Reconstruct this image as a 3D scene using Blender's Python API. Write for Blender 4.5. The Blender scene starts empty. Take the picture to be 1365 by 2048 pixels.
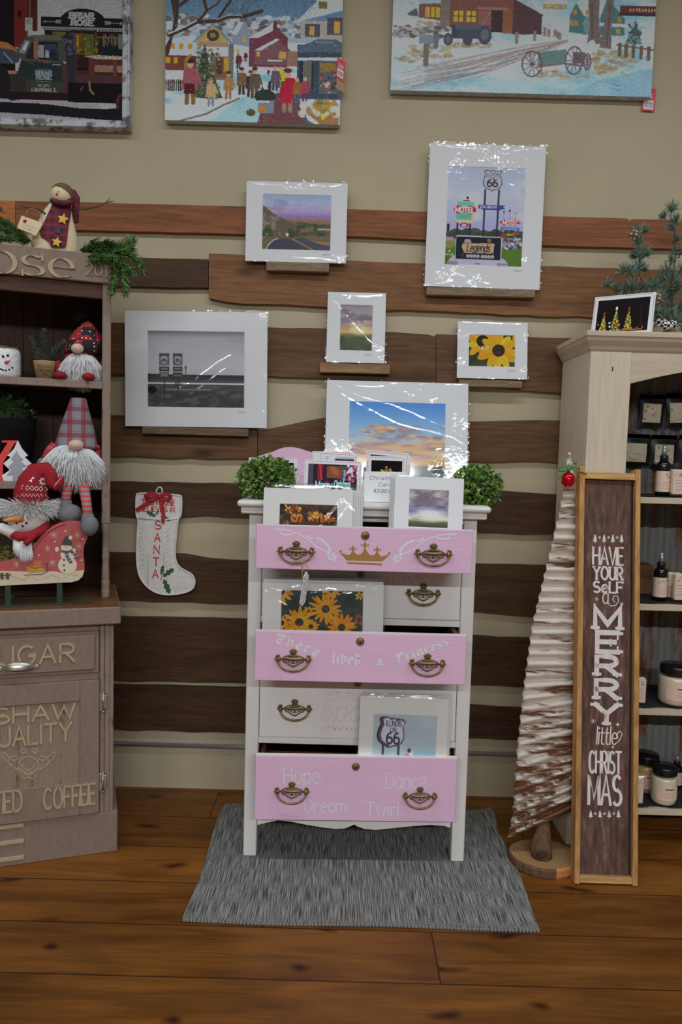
import bpy, bmesh, math, random
import numpy as np
from mathutils import Vector, Matrix

random.seed(7)
rng = np.random.default_rng(7)
SC = bpy.context.scene
COL = SC.collection
RAD = math.radians

# ------------------------------------------------------------------ camera
F_PX, CAM_H, PITCH, ROLL = 1500.0, 1.40, RAD(4.16), RAD(1.55)
_fw = np.array([0, math.cos(PITCH), -math.sin(PITCH)])
_r0 = np.array([1.0, 0, 0]); _u0 = np.cross(_r0, _fw)
_R = _r0*math.cos(ROLL) + _u0*math.sin(ROLL)
_U = _u0*math.cos(ROLL) - _r0*math.sin(ROLL)
_C = np.array([0, 0, CAM_H])
cam_d = bpy.data.cameras.new('camera'); cam = bpy.data.objects.new('camera', cam_d); COL.objects.link(cam)
cam_d.sensor_fit = 'VERTICAL'; cam_d.sensor_height = 36.0; cam_d.lens = F_PX/2048*36
cam_d.clip_start = 0.05
cam.matrix_world = Matrix(((_R[0], _U[0], -_fw[0], 0), (_R[1], _U[1], -_fw[1], 0), (_R[2], _U[2], -_fw[2], CAM_H), (0, 0, 0, 1)))
SC.camera = cam

# ------------------------------------------------------------------ light
SC.view_settings.view_transform = 'Standard'; SC.view_settings.look = 'None'
SC.view_settings.gamma = 1.0; SC.view_settings.use_curve_mapping = False
SC.view_settings.exposure = EXPOSURE = 0.12
w = bpy.data.worlds.new('shop_ambience'); SC.world = w; w.use_nodes = True
w.node_tree.nodes['Background'].inputs[0].default_value = (1.0, 0.98, 0.94, 1)
w.node_tree.nodes['Background'].inputs[1].default_value = 0.09
CEIL_Z = 3.6
ROWS = ((1.2, 17), (-4.0, 128))
# rows of long ceiling tube fixtures, parallel to the display wall
for ry, pw in ROWS:
    for cx, side in ((-1.9, .75), (0.1, 1.1), (2.1, .95)):
        ld = bpy.data.lights.new('ceiling_tube', 'AREA'); ld.shape = 'RECTANGLE'
        ld.size = 1.7; ld.size_y = 0.10; ld.energy = pw*side; ld.color = (0.94, 1.0, 1.06)
        lo = bpy.data.objects.new('ceiling_tube', ld); COL.objects.link(lo)
        lo.location = (cx, ry, CEIL_Z)

# ------------------------------------------------------------------ projection helpers
def ray(px, py):
    return _fw + _R*((px-682.5)/F_PX) - _U*((py-1024)/F_PX)
def P(px, py, Y):
    d = ray(px, py); return Vector(_C + d*(Y/d[1]))
def Pz(px, py, z=0.0):
    d = ray(px, py); return Vector(_C + d*((z-CAM_H)/d[2]))
class Fr:
    """a frame standing at o, turned rz about z and then tipped back by lean; h() reads a point of its plane y=off"""
    def __init__(s, o, rz=0.0, lean=0.0, roll=0.0):
        s.m = Matrix.Translation(Vector(o)) @ Matrix.Rotation(rz, 4, 'Z') @ Matrix.Rotation(-lean, 4, 'X') @ Matrix.Rotation(roll, 4, 'Y')
        s.i = s.m.inverted(); s.o = Vector(o); s.rz = rz; s.lean = lean
    def h(s, px, py, off=0.0):
        c = s.i @ Vector(_C); d = s.i.to_3x3() @ Vector(ray(px, py))
        return c + d*((off-c.y)/d.y)
    def w(s, p): return s.m @ Vector(p)

# ------------------------------------------------------------------ colour / materials
def auto_lean(Y, zb, zt, lo=1.2, hi=6.5):
    """a lean at which the flat of a sleeve mirrors the dark ceiling between the tube rows"""
    best = (-1, lo)
    for a in np.arange(lo, hi, .1):
        d = 9
        for z in np.linspace(zb, zt, 9):
            e = math.atan2(z-CAM_H, Y)+2*RAD(a)
            if e > .02:
                y = Y-(CEIL_Z-z)/math.tan(e); s = (CEIL_Z-z)/math.sin(e)
                d = min(d, min(abs(y-r)*math.sin(e)/s for r, _ in ROWS))
        if d > best[0]: best = (d, a)
    return best[1]
def s2l(c):
    c = np.asarray(c, float)/255.0
    return np.where(c <= 0.04045, c/12.92, ((c+0.055)/1.055)**2.4)
def A(r, g, b, ill=0.55):
    """surface colour that shows as (r,g,b) under the light level ill"""
    v = np.clip(s2l((r, g, b))/ill, 0.002, 0.92)
    return (float(v[0]), float(v[1]), float(v[2]), 1.0)
MATS = {}
def nt(name):
    m = bpy.data.materials.new(name); m.use_nodes = True
    t = m.node_tree; b = t.nodes['Principled BSDF']
    return m, t, t.nodes, t.links, b
def ramp(N, stops, interp='LINEAR'):
    r = N.new('ShaderNodeValToRGB'); e = r.color_ramp.elements; r.color_ramp.interpolation = interp
    while len(e) < len(stops): e.new(0.5)
    for k, (p, c) in enumerate(stops): e[k].position = p; e[k].color = c
    return r
def sc(c, f): return (min(c[0]*f, .95), min(c[1]*f, .95), min(c[2]*f, .95), 1.0)
def plain(name, c, rough=0.5, metal=0.0, var=0.0, vs=20, bump=0.0, bs=200, spec=0.5, stretch=None):
    if name in MATS: return MATS[name]
    m, t, N, L, b = nt(name)
    b.inputs['Base Color'].default_value = c; b.inputs['Roughness'].default_value = rough
    b.inputs['Metallic'].default_value = metal; b.inputs['Specular IOR Level'].default_value = spec
    tc = N.new('ShaderNodeTexCoord'); src = tc.outputs['Object']
    if stretch:
        mp = N.new('ShaderNodeMapping'); mp.inputs['Scale'].default_value = stretch; L.new(src, mp.inputs[0]); src = mp.outputs[0]
    if var > 0:
        n = N.new('ShaderNodeTexNoise'); n.inputs['Scale'].default_value = vs; n.inputs['Detail'].default_value = 4
        L.new(src, n.inputs['Vector'])
        r = ramp(N, [(0.3, sc(c, 1-var)), (0.7, sc(c, 1+var))]); L.new(n.outputs['Fac'], r.inputs[0]); L.new(r.outputs[0], b.inputs['Base Color'])
    if bump > 0:
        n2 = N.new('ShaderNodeTexNoise'); n2.inputs['Scale'].default_value = bs; n2.inputs['Detail'].default_value = 3
        L.new(src, n2.inputs['Vector'])
        bp = N.new('ShaderNodeBump'); bp.inputs['Strength'].default_value = bump; bp.inputs['Distance'].default_value = 0.004
        L.new(n2.outputs['Fac'], bp.inputs['Height']); L.new(bp.outputs[0], b.inputs['Normal'])
    MATS[name] = m; return m
def wood(name, c, contrast=0.45, scale=(1.2, 14, 14), rough=0.6, knots=0.0, coord='Object', bump=0.25, dist=0.6, fine=0.7):
    """grain running along the axis with the small scale"""
    if name in MATS: return MATS[name]
    m, t, N, L, b = nt(name); b.inputs['Roughness'].default_value = rough
    b.inputs['Specular IOR Level'].default_value = 0.3
    tc = N.new('ShaderNodeTexCoord'); mp = N.new('ShaderNodeMapping'); mp.inputs['Scale'].default_value = scale
    oi = N.new('ShaderNodeObjectInfo'); ad = N.new('ShaderNodeVectorMath'); ad.operation = 'ADD'
    mu = N.new('ShaderNodeMath'); mu.operation = 'MULTIPLY'; mu.inputs[1].default_value = 37.0
    L.new(oi.outputs['Random'], mu.inputs[0]); L.new(mu.outputs[0], ad.inputs[1])
    L.new(tc.outputs[coord], ad.inputs[0]); L.new(ad.outputs[0], mp.inputs[0])
    n1 = N.new('ShaderNodeTexNoise'); n1.inputs['Scale'].default_value = 1.6; n1.inputs['Detail'].default_value = 9
    n1.inputs['Roughness'].default_value = 0.62; n1.inputs['Distortion'].default_value = dist
    L.new(mp.outputs[0], n1.inputs['Vector'])
    r1 = ramp(N, [(0.28, sc(c, 1-contrast)), (0.5, c), (0.74, sc(c, 1+contrast*0.75))]); L.new(n1.outputs['Fac'], r1.inputs[0])
    n2 = N.new('ShaderNodeTexNoise'); n2.inputs['Scale'].default_value = 9; n2.inputs['Detail'].default_value = 5
    L.new(mp.outputs[0], n2.inputs['Vector'])
    r2 = ramp(N, [(0.35, (0.62, 0.62, 0.62, 1)), (0.6, (1.08, 1.08, 1.08, 1))]); L.new(n2.outputs['Fac'], r2.inputs[0])
    mx = N.new('ShaderNodeMixRGB'); mx.blend_type = 'MULTIPLY'; mx.inputs[0].default_value = fine
    L.new(r1.outputs[0], mx.inputs[1]); L.new(r2.outputs[0], mx.inputs[2]); out = mx.outputs[0]
    if knots > 0:
        mp2 = N.new('ShaderNodeMapping'); mp2.inputs['Scale'].default_value = (scale[0]*2.2, scale[1]*0.55, scale[2]*0.55)
        L.new(ad.outputs[0], mp2.inputs[0])
        v = N.new('ShaderNodeTexVoronoi'); v.inputs['Scale'].default_value = 1.0; L.new(mp2.outputs[0], v.inputs['Vector'])
        r3 = ramp(N, [(0.04, (0.10, 0.08, 0.06, 1)), (0.16, (1, 1, 1, 1))]); L.new(v.outputs['Distance'], r3.inputs[0])
        m3 = N.new('ShaderNodeMixRGB'); m3.blend_type = 'MULTIPLY'; m3.inputs[0].default_value = knots
        L.new(out, m3.inputs[1]); L.new(r3.outputs[0], m3.inputs[2]); out = m3.outputs[0]
    L.new(out, b.inputs['Base Color'])
    bp = N.new('ShaderNodeBump'); bp.inputs['Strength'].default_value = bump; bp.inputs['Distance'].default_value = 0.003
    L.new(n1.outputs['Fac'], bp.inputs['Height']); L.new(bp.outputs[0], b.inputs['Normal'])
    MATS[name] = m; return m
def worn(name, c, under, amount=0.5, scale=9, rough=0.6, stretch=(1, 1, 1)):
    """paint with patches rubbed through to what is under it"""
    if name in MATS: return MATS[name]
    m, t, N, L, b = nt(name); b.inputs['Roughness'].default_value = rough; b.inputs['Specular IOR Level'].default_value = 0.3
    tc = N.new('ShaderNodeTexCoord'); mp = N.new('ShaderNodeMapping'); mp.inputs['Scale'].default_value = stretch
    L.new(tc.outputs['Object'], mp.inputs[0])
    n = N.new('ShaderNodeTexNoise'); n.inputs['Scale'].default_value = scale; n.inputs['Detail'].default_value = 10; n.inputs['Roughness'].default_value = 0.68
    L.new(mp.outputs[0], n.inputs['Vector'])
    r = ramp(N, [(amount-0.05, under), (amount+0.03, c), (1.0, sc(c, 1.08))]); L.new(n.outputs['Fac'], r.inputs[0])
    n2 = N.new('ShaderNodeTexNoise'); n2.inputs['Scale'].default_value = 60; L.new(mp.outputs[0], n2.inputs['Vector'])
    r2 = ramp(N, [(0.3, (0.9, 0.9, 0.9, 1)), (0.7, (1.04, 1.04, 1.04, 1))]); L.new(n2.outputs['Fac'], r2.inputs[0])
    mx = N.new('ShaderNodeMixRGB'); mx.blend_type = 'MULTIPLY'; mx.inputs[0].default_value = 1
    L.new(r.outputs[0], mx.inputs[1]); L.new(r2.outputs[0], mx.inputs[2]); L.new(mx.outputs[0], b.inputs['Base Color'])
    bp = N.new('ShaderNodeBump'); bp.inputs['Strength'].default_value = 0.2; bp.inputs['Distance'].default_value = 0.002
    L.new(n.outputs['Fac'], bp.inputs['Height']); L.new(bp.outputs[0], b.inputs['Normal'])
    MATS[name] = m; return m
def spots(name, base, dot, scale=60, thr=0.22, rough=0.8, second=None):
    """woven cloth with small dots; second adds buffalo checks"""
    if name in MATS: return MATS[name]
    m, t, N, L, b = nt(name); b.inputs['Roughness'].default_value = rough
    tc = N.new('ShaderNodeTexCoord'); v = N.new('ShaderNodeTexVoronoi'); v.inputs['Scale'].default_value = scale; v.inputs['Randomness'].default_value = 0.25
    L.new(tc.outputs['Object'], v.inputs['Vector'])
    r = ramp(N, [(thr, dot), (thr+0.03, base)]); L.new(v.outputs['Distance'], r.inputs[0])
    out = r.outputs[0]
    if second:
        ck = N.new('ShaderNodeTexChecker'); ck.inputs['Scale'].default_value = second[1]; ck.inputs[1].default_value = base; ck.inputs[2].default_value = second[0]
        L.new(tc.outputs['Object'], ck.inputs['Vector'])
        mx = N.new('ShaderNodeMixRGB'); gt = N.new('ShaderNodeMath'); gt.operation = 'LESS_THAN'; gt.inputs[1].default_value = thr
        L.new(v.outputs['Distance'], gt.inputs[0]); L.new(gt.outputs[0], mx.inputs[0]); L.new(ck.outputs[0], mx.inputs[1]); mx.inputs[2].default_value = dot
        out = mx.outputs[0]
    L.new(out, b.inputs['Base Color']); MATS[name] = m; return m
def plaid(name, base, c1, c2, scale=30, rough=0.85):
    """crossing woven bands over a base colour, along object x and z"""
    if name in MATS: return MATS[name]
    m, t, N, L, b = nt(name); b.inputs['Roughness'].default_value = rough
    tc = N.new('ShaderNodeTexCoord'); sp = N.new('ShaderNodeSeparateXYZ'); L.new(tc.outputs['Object'], sp.inputs[0])
    cur = None
    for ax, (lo, hi) in (('X', (0.45, 0.8)), ('Z', (0.4, 0.75))):
        mu = N.new('ShaderNodeMath'); mu.operation = 'MULTIPLY'; mu.inputs[1].default_value = scale; L.new(sp.outputs[ax], mu.inputs[0])
        fr = N.new('ShaderNodeMath'); fr.operation = 'FRACT'; L.new(mu.outputs[0], fr.inputs[0])
        r = ramp(N, [(0.0, (0, 0, 0, 1)), (lo, (1, 1, 1, 1)), (hi, (0, 0, 0, 1)), (hi+0.08, (0.75, 0.75, 0.75, 1)), (hi+0.12, (0, 0, 0, 1))], 'CONSTANT')
        L.new(fr.outputs[0], r.inputs[0])
        mx = N.new('ShaderNodeMixRGB'); mx.inputs[2].default_value = c1 if ax == 'X' else c2
        hf = N.new('ShaderNodeMath'); hf.operation = 'MULTIPLY'; hf.inputs[1].default_value = 0.72
        L.new(r.outputs[0], hf.inputs[0]); L.new(hf.outputs[0], mx.inputs[0])
        if cur is None: mx.inputs[1].default_value = base
        else: L.new(cur, mx.inputs[1])
        cur = mx.outputs[0]
    L.new(cur, b.inputs['Base Color']); MATS[name] = m; return m
def stripes(name, c1, c2, scale, axis='Z', rough=0.85):
    if name in MATS: return MATS[name]
    m, t, N, L, b = nt(name); b.inputs['Roughness'].default_value = rough
    tc = N.new('ShaderNodeTexCoord'); sp = N.new('ShaderNodeSeparateXYZ'); L.new(tc.outputs['Object'], sp.inputs[0])
    mu = N.new('ShaderNodeMath'); mu.operation = 'MULTIPLY'; mu.inputs[1].default_value = scale; L.new(sp.outputs[axis], mu.inputs[0])
    fr = N.new('ShaderNodeMath'); fr.operation = 'FRACT'; L.new(mu.outputs[0], fr.inputs[0])
    r = ramp(N, [(0.0, c1), (0.5, c2)], 'CONSTANT'); L.new(fr.outputs[0], r.inputs[0]); L.new(r.outputs[0], b.inputs['Base Color'])
    MATS[name] = m; return m
def picture_mat():
    if 'printed_picture' in MATS: return MATS['printed_picture']
    m, t, N, L, b = nt('printed_picture'); a = N.new('ShaderNodeAttribute'); a.attribute_name = 'Col'
    L.new(a.outputs['Color'], b.inputs['Base Color']); b.inputs['Roughness'].default_value = 0.6; b.inputs['Specular IOR Level'].default_value = 0.08
    MATS['printed_picture'] = m; return m
def film_mat(name='clear_sleeve_film', refl=1.7, rough=0.075):
    if name in MATS: return MATS[name]
    m, t, N, L, b = nt(name); N.remove(b)
    tr = N.new('ShaderNodeBsdfTransparent'); tr.inputs[0].default_value = (1, 1, 1, 1)
    gl = N.new('ShaderNodeBsdfGlossy'); gl.inputs['Roughness'].default_value = rough
    lw = N.new('ShaderNodeLayerWeight'); fr = N.new('ShaderNodeMath'); fr.operation = 'POWER'; fr.inputs[1].default_value = 5.0; L.new(lw.outputs['Facing'], fr.inputs[0])
    mu = N.new('ShaderNodeMath'); mu.operation = 'MULTIPLY_ADD'; mu.inputs[1].default_value = 0.6; mu.inputs[2].default_value = 0.04*refl; mu.use_clamp = True
    mx = N.new('ShaderNodeMixShader'); L.new(fr.outputs[0], mu.inputs[0]); L.new(mu.outputs[0], mx.inputs[0])
    L.new(tr.outputs[0], mx.inputs[1]); L.new(gl.outputs[0], mx.inputs[2]); L.new(mx.outputs[0], N['Material Output'].inputs[0])
    MATS[name] = m; return m

# ------------------------------------------------------------------ objects
def thing(name, label, cat, loc=(0, 0, 0), rz=0.0, group=None):
    o = bpy.data.objects.new(name, None); COL.objects.link(o)
    o.location = loc; o.rotation_euler = (0, 0, rz); o.empty_display_size = 0.05
    return tag(o, label, cat, group)
def tag(o, label, cat, group=None):
    o['label'] = label; o['category'] = cat
    if group: o['group'] = group
    return o
def copy_thing(root, loc, rz, label, group=None):
    r = root.copy(); COL.objects.link(r); r.location = loc; r.rotation_euler = (0, 0, rz); r['label'] = label
    if group: r['group'] = group
    for ch in list(root.children):
        c = ch.copy(); COL.objects.link(c); c.parent = r
        for g in list(ch.children):
            d = g.copy(); COL.objects.link(d); d.parent = c
    return r
def root_of(o):
    while o.parent: o = o.parent
    return o

class MB:
    """collects shapes; build() links them as ONE mesh object"""
    def __init__(s, T=None): s.V = []; s.Fc = []; s.I = []; s.S = []; s.mats = []; s.T = T; s.nz = 0
    def mi(s, m):
        if m not in s.mats: s.mats.append(m)
        return s.mats.index(m)
    def add(s, vs, fs, m, smooth=False, X=None):
        o = len(s.V); k = s.mi(m)
        for v in vs:
            v = Vector(v)
            if X is not None: v = X @ v
            if s.T is not None: v = s.T @ v
            s.V.append(v)
        for f in fs: s.Fc.append(tuple(i+o for i in f)); s.I.append(k); s.S.append(smooth)
        return s
    def from_bm(s, bm, m, smooth=False, X=None):
        bm.verts.index_update()
        s.add([v.co.copy() for v in bm.verts], [[v.index for v in f.verts] for f in bm.faces], m, smooth, X); bm.free(); return s
    def box(s, x0, x1, y0, y1, z0, z1, m, bev=0.0, X=None, seg=1):
        bm = bmesh.new(); bmesh.ops.create_cube(bm, size=1)
        for v in bm.verts: v.co = Vector(((x0+x1)/2+v.co.x*(x1-x0), (y0+y1)/2+v.co.y*(y1-y0), (z0+z1)/2+v.co.z*(z1-z0)))
        if bev > 0: bmesh.ops.bevel(bm, geom=list(bm.edges), offset=bev, segments=seg, affect='EDGES', profile=0.5)
        return s.from_bm(bm, m, False, X)
    def ell(s, c, r, m, seg=16, rings=10, X=None, wob=0.0):
        vs = []; fs = []
        if not hasattr(r, '__len__'): r = (r, r, r)
        for i in range(rings+1):
            th = math.pi*i/rings
            for j in range(seg):
                ph = 2*math.pi*j/seg; k = 1+wob*math.sin(3.1*ph+2*i)*math.sin(th*2.3)
                vs.append((c[0]+r[0]*k*math.sin(th)*math.cos(ph), c[1]+r[1]*k*math.sin(th)*math.sin(ph), c[2]+r[2]*k*math.cos(th)))
        for i in range(rings):
            for j in range(seg): fs.append((i*seg+j, (i+1)*seg+j, (i+1)*seg+(j+1) % seg, i*seg+(j+1) % seg))
        return s.add(vs, fs, m, True, X)
    def lathe(s, prof, m, seg=24, c=(0, 0, 0), X=None, smooth=True, sx=1.0, sy=1.0):
        vs = []; fs = []; n = len(prof)
        for r, z in prof:
            for j in range(seg):
                a = 2*math.pi*j/seg; vs.append((c[0]+r*sx*math.cos(a), c[1]+r*sy*math.sin(a), c[2]+z))
        for i in range(n-1):
            for j in range(seg): fs.append((i*seg+j, i*seg+(j+1) % seg, (i+1)*seg+(j+1) % seg, (i+1)*seg+j))
        if prof[0][0] > 1e-5: fs.append(tuple(range(seg))[::-1])
        if prof[-1][0] > 1e-5: fs.append(tuple((n-1)*seg+j for j in range(seg)))
        return s.add(vs, fs, m, smooth, X)
    def tube(s, pts, r, m, seg=8, X=None, flat=1.0):
        pts = [Vector(p) for p in pts]; n = len(pts); vs = []; fs = []
        rr = r if hasattr(r, '__len__') else [r]*n
        prev = None
        for i, p in enumerate(pts):
            d = (pts[min(i+1, n-1)]-pts[max(i-1, 0)]).normalized()
            a = Vector((0, 0, 1)) if abs(d.z) < 0.9 else Vector((1, 0, 0))
            if prev is not None: a = prev
            u = (a-d*a.dot(d)).normalized(); prev = u; v = d.cross(u)
            for j in range(seg):
                t = 2*math.pi*j/seg; vs.append(p+u*(rr[i]*math.cos(t)*flat)+v*(rr[i]*math.sin(t)))
        for i in range(n-1):
            for j in range(seg): fs.append((i*seg+j, i*seg+(j+1) % seg, (i+1)*seg+(j+1) % seg, (i+1)*seg+j))
        fs.append(tuple(range(seg))[::-1]); fs.append(tuple((n-1)*seg+j for j in range(seg)))
        return s.add(vs, fs, m, True, X)
    def prism(s, out, y0, y1, m, X=None, side=None, chamfer=0.0):
        """outline of (x,z) points, front at y0, back at y1"""
        n = len(out); fr = [(p[0], y0, p[1]) for p in out]; bk = [(p[0], y1, p[1]) for p in out]
        s.add(fr, [tuple(range(n))], m, False, X); s.add(bk, [tuple(range(n))[::-1]], m, False, X)
        return s.add(fr+bk, [(i, (i+1) % n, n+(i+1) % n, n+i) for i in range(n)], side or m, False, X)
    def sheet(s, out, y, m, X=None):
        s.nz += 1; y -= s.nz*1.2e-5
        return s.add([(p[0], y, p[1]) for p in out], [tuple(range(len(out)))], m, False, X)
    def grid(s, fn, nu, nv, m, smooth=True, X=None):
        vs = [fn(i/(nu-1), j/(nv-1)) for j in range(nv) for i in range(nu)]
        fs = [(j*nu+i, j*nu+i+1, (j+1)*nu+i+1, (j+1)*nu+i) for j in range(nv-1) for i in range(nu-1)]
        return s.add(vs, fs, m, smooth, X)
    def ribbon(s, pl, w, y, m, ext=0.0, nib=None, X=None, side=None):
        """a painted (ext=0) or raised stroke along (x,z) points"""
        s.nz += 1; y = y-s.nz*1.2e-5; n = len(pl)
        if n < 2: return s
        a = []; b = []
        for i in range(n):
            p = Vector((pl[i][0], pl[i][1]))
            if nib is not None: q = Vector((math.cos(nib), math.sin(nib)))*(w/2)
            else:
                d = Vector(pl[min(i+1, n-1)])-Vector(pl[max(i-1, 0)])
                if d.length < 1e-9: d = Vector((1, 0))
                d.normalize(); q = Vector((-d.y, d.x))*(w/2)
                if 0 < i < n-1:
                    d1 = (Vector(pl[i])-Vector(pl[i-1])); 
                    if d1.length > 1e-9:
                        d1.normalize(); k = max(0.45, abs(Vector((-d1.y, d1.x)).dot(q.normalized()))); q = q/k
                elif i == 0: p = p-d*(w*0.3)
                else: p = p+d*(w*0.3)
            a.append(p+q); b.append(p-q)
        vs = [(p.x, y-ext, p.y) for p in a]+[(p.x, y-ext, p.y) for p in b]
        s.add(vs, [(i, i+1, n+i+1, n+i) for i in range(n-1)], m, False, X)
        if ext > 0:
            lp = a+b[::-1]; k = len(lp)
            s.add([(p.x, y-ext, p.y) for p in lp]+[(p.x, y, p.y) for p in lp], [(i, (i+1) % k, k+(i+1) % k, k+i) for i in range(k)], side or m, False, X)
        return s
    def text(s, txt, x0, x1, z0, z1, y, m, w, ext=0.0, nib=None, slab=0.0, slant=0.0, gap=1.3, warp=None, X=None, side=None, ang=0, font=None):
        for pl, ends in glyphs(txt, x0, x1, z0, z1, slant, gap, font):
            if ang and len(pl) > 4: pl = pl[::ang]+([pl[-1]] if (len(pl)-1) % ang else [])
            q = [warp(p) for p in pl] if warp else pl
            s.ribbon(q, w, y, m, ext, nib, X, side)
            if slab > 0:
                for e in (0, -1):
                    if (pl[0] != pl[-1]) and (abs(pl[e][1]-z0) < 0.03*(z1-z0) or abs(pl[e][1]-z1) < 0.03*(z1-z0)):
                        p = q[e]; up = 1 if abs(pl[e][1]-z0) < 0.03*(z1-z0) else -1
                        s.ribbon([(p[0]-slab, p[1]+up*w*0.12), (p[0]+slab, p[1]+up*w*0.12)], w*0.62, y, m, ext, None, X, side)
        return s
    def build(s, name, parent=None, world=False, loc=None):
        inv = None
        if parent is not None and world:
            rt = root_of(parent); inv = (Matrix.Translation(rt.location) @ Matrix.Rotation(rt.rotation_euler.z, 4, 'Z')).inverted()
        elif loc is not None: inv = Matrix.Translation(-Vector(loc))
        V = [inv @ v for v in s.V] if inv is not None else s.V
        me = bpy.data.meshes.new(name); me.from_pydata([tuple(v) for v in V], [], s.Fc)
        for m in s.mats: me.materials.append(m)
        me.polygons.foreach_set('material_index', s.I); me.polygons.foreach_set('use_smooth', s.S); me.update()
        o = bpy.data.objects.new(name, me); COL.objects.link(o)
        if parent is not None: o.parent = parent
        if loc is not None and parent is None: o.location = loc
        return o
def struct(o): o['kind'] = 'structure'; return o

# ------------------------------------------------------------------ stroke lettering
GL = {}
def _g(spec, into=None):
    into = GL if into is None else into
    for ln in spec.strip().split('\n'):
        ch, wd, body = ln.strip().split(' ', 2); st = []
        for part in body.split(';'):
            pts = []
            for tk in part.split():
                if tk[0] == '@':
                    cx, cy, rx, ry, a0, a1 = map(float, tk[1:].split(',')); n = max(4, int(abs(a1-a0)/18))
                    pts += [(cx+rx*math.cos(RAD(a0+(a1-a0)*i/n)), cy+ry*math.sin(RAD(a0+(a1-a0)*i/n))) for i in range(n+1)]
                else: pts.append(tuple(map(float, tk.split(','))))
            cl = [pts[0]]
            for p in pts[1:]:
                if abs(p[0]-cl[-1][0])+abs(p[1]-cl[-1][1]) > 0.02: cl.append(p)
            st.append(cl)
        into[ch] = (float(wd), st)
_g('''A 5 0,0 2.5,7 5,0;1,2.4 4,2.4
B 4.6 0,0 0,7 2.5,7 @2.5,5.3,1.9,1.7,90,-90 0,3.6;2.5,3.6 @2.6,1.8,2.1,1.8,90,-90 0,0
C 5 @2.7,3.5,2.6,3.5,50,310
D 4.8 0,0 0,7 2,7 @2,3.5,2.8,3.5,90,-90 0,0
E 4 4,0 0,0 0,7 4,7;0,3.6 3.4,3.6
F 4 0,0 0,7 4,7;0,3.6 3.3,3.6
G 5.4 @2.8,3.5,2.7,3.5,50,340 5.4,3.2 3.4,3.2
H 4.6 0,0 0,7;4.6,0 4.6,7;0,3.6 4.6,3.6
I 0.4 0.2,0 0.2,7
K 4.6 0,0 0,7;4.4,7 0,3;1.5,4.4 4.6,0
L 3.8 0,7 0,0 3.8,0
M 5.6 0,0 0,7 2.8,1.5 5.6,7 5.6,0
N 4.6 0,0 0,7 4.6,0 4.6,7
O 5.4 @2.7,3.5,2.7,3.5,90,450
P 4.4 0,0 0,7 2.4,7 @2.4,5.2,2,1.8,90,-90 0,3.4
Q 5.4 @2.7,3.5,2.7,3.5,90,450;3.4,1.6 5.4,-0.6
R 4.6 0,0 0,7 2.4,7 @2.4,5.2,2,1.8,90,-90 0,3.4;2,3.4 4.6,0
S 4.4 @2.2,5.2,2.0,1.8,40,270 @2.2,1.75,2.2,1.75,90,-140
T 5 0,7 5,7;2.5,7 2.5,0
U 4.6 0,7 0,2.3 @2.3,2.3,2.3,2.3,180,360 4.6,7
V 4.8 0,7 2.4,0 4.8,7
W 7 0,7 1.7,0 3.5,6 5.3,0 7,7
Y 5 0,7 2.5,3.6 5,7;2.5,3.6 2.5,0
a 3.9 @2,2.4,1.9,2.4,60,330;3.9,5 3.9,0
b 4 0,7.5 0,0;@2,2.4,2,2.4,160,-160
c 3.6 @2.1,2.4,2.1,2.4,50,310
d 4 @2,2.4,2,2.4,20,340;4,7.5 4,0
e 4 0.1,2.6 4,2.6 @2.05,2.5,2,2.5,0,310
f 3 3.2,6.9 @2.2,6,1.2,1.3,60,180 1,0;0,4.6 2.6,4.6
g 4 @2,2.4,2,2.4,20,340;4,5 4,-1 @2,-1,2,1.4,0,-150
h 3.8 0,7.5 0,0;0,3 @1.9,3,1.9,1.9,180,0 3.8,0
i 0.4 0.2,5 0.2,0;0.2,6.5 0.2,7
k 3.6 0,7.5 0,0;3.4,5 0,2;1.2,3 3.6,0
l 0.4 0.2,7.5 0.2,0
m 6 0,5 0,0;0,3.2 @1.5,3.2,1.5,1.7,180,0 3,0;3,3.2 @4.5,3.2,1.5,1.7,180,0 6,0
n 3.8 0,5 0,0;0,3 @1.9,3,1.9,1.9,180,0 3.8,0
o 4.2 @2.1,2.5,2.1,2.5,90,450
p 4 0,5 0,-2.4;@2,2.4,2,2.4,160,-160
r 2.6 0,5 0,0;0,3 @1.6,3,1.6,1.9,180,50
s 3.4 @1.7,3.7,1.5,1.25,40,270 @1.7,1.25,1.7,1.25,90,-140
t 2.6 1,7 1,1.2 @2.2,1.2,1.2,1.2,180,300;0,4.8 2.6,4.8
u 3.8 0,5 0,2 @1.9,2,1.9,2,180,360 3.8,5;3.8,5 3.8,0
v 3.8 0,5 1.9,0 3.8,5
w 5.2 0,5 1.3,0 2.6,4.4 3.9,0 5.2,5
y 3.8 0,5 1.9,0;3.8,5 1.2,-2.2
0 4.2 @2.1,3.5,2.1,3.5,90,450
1 1.6 0,5.6 1.4,7 1.4,0
2 4.2 @2.1,5,2,2,160,-30 0,0 4.2,0
3 4 @1.9,5.3,1.8,1.7,140,-80;@1.9,1.8,2.1,1.8,85,-150
4 4.4 3.2,0 3.2,7 0,2.2 4.4,2.2
6 4.2 @3.2,3.4,3.1,3.6,95,180 @2.1,2.1,2.05,2.1,180,540
$ 4.2 @2.1,5,1.8,1.5,40,270 @2.1,2,2,1.5,90,-140;2.1,-0.6 2.1,7.4
. 0.5 0,0 0.5,0.3
, 0.8 0.6,0.3 0,-1.2
- 2.4 0,2.8 2.4,2.8''')
BLK = {}
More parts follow.
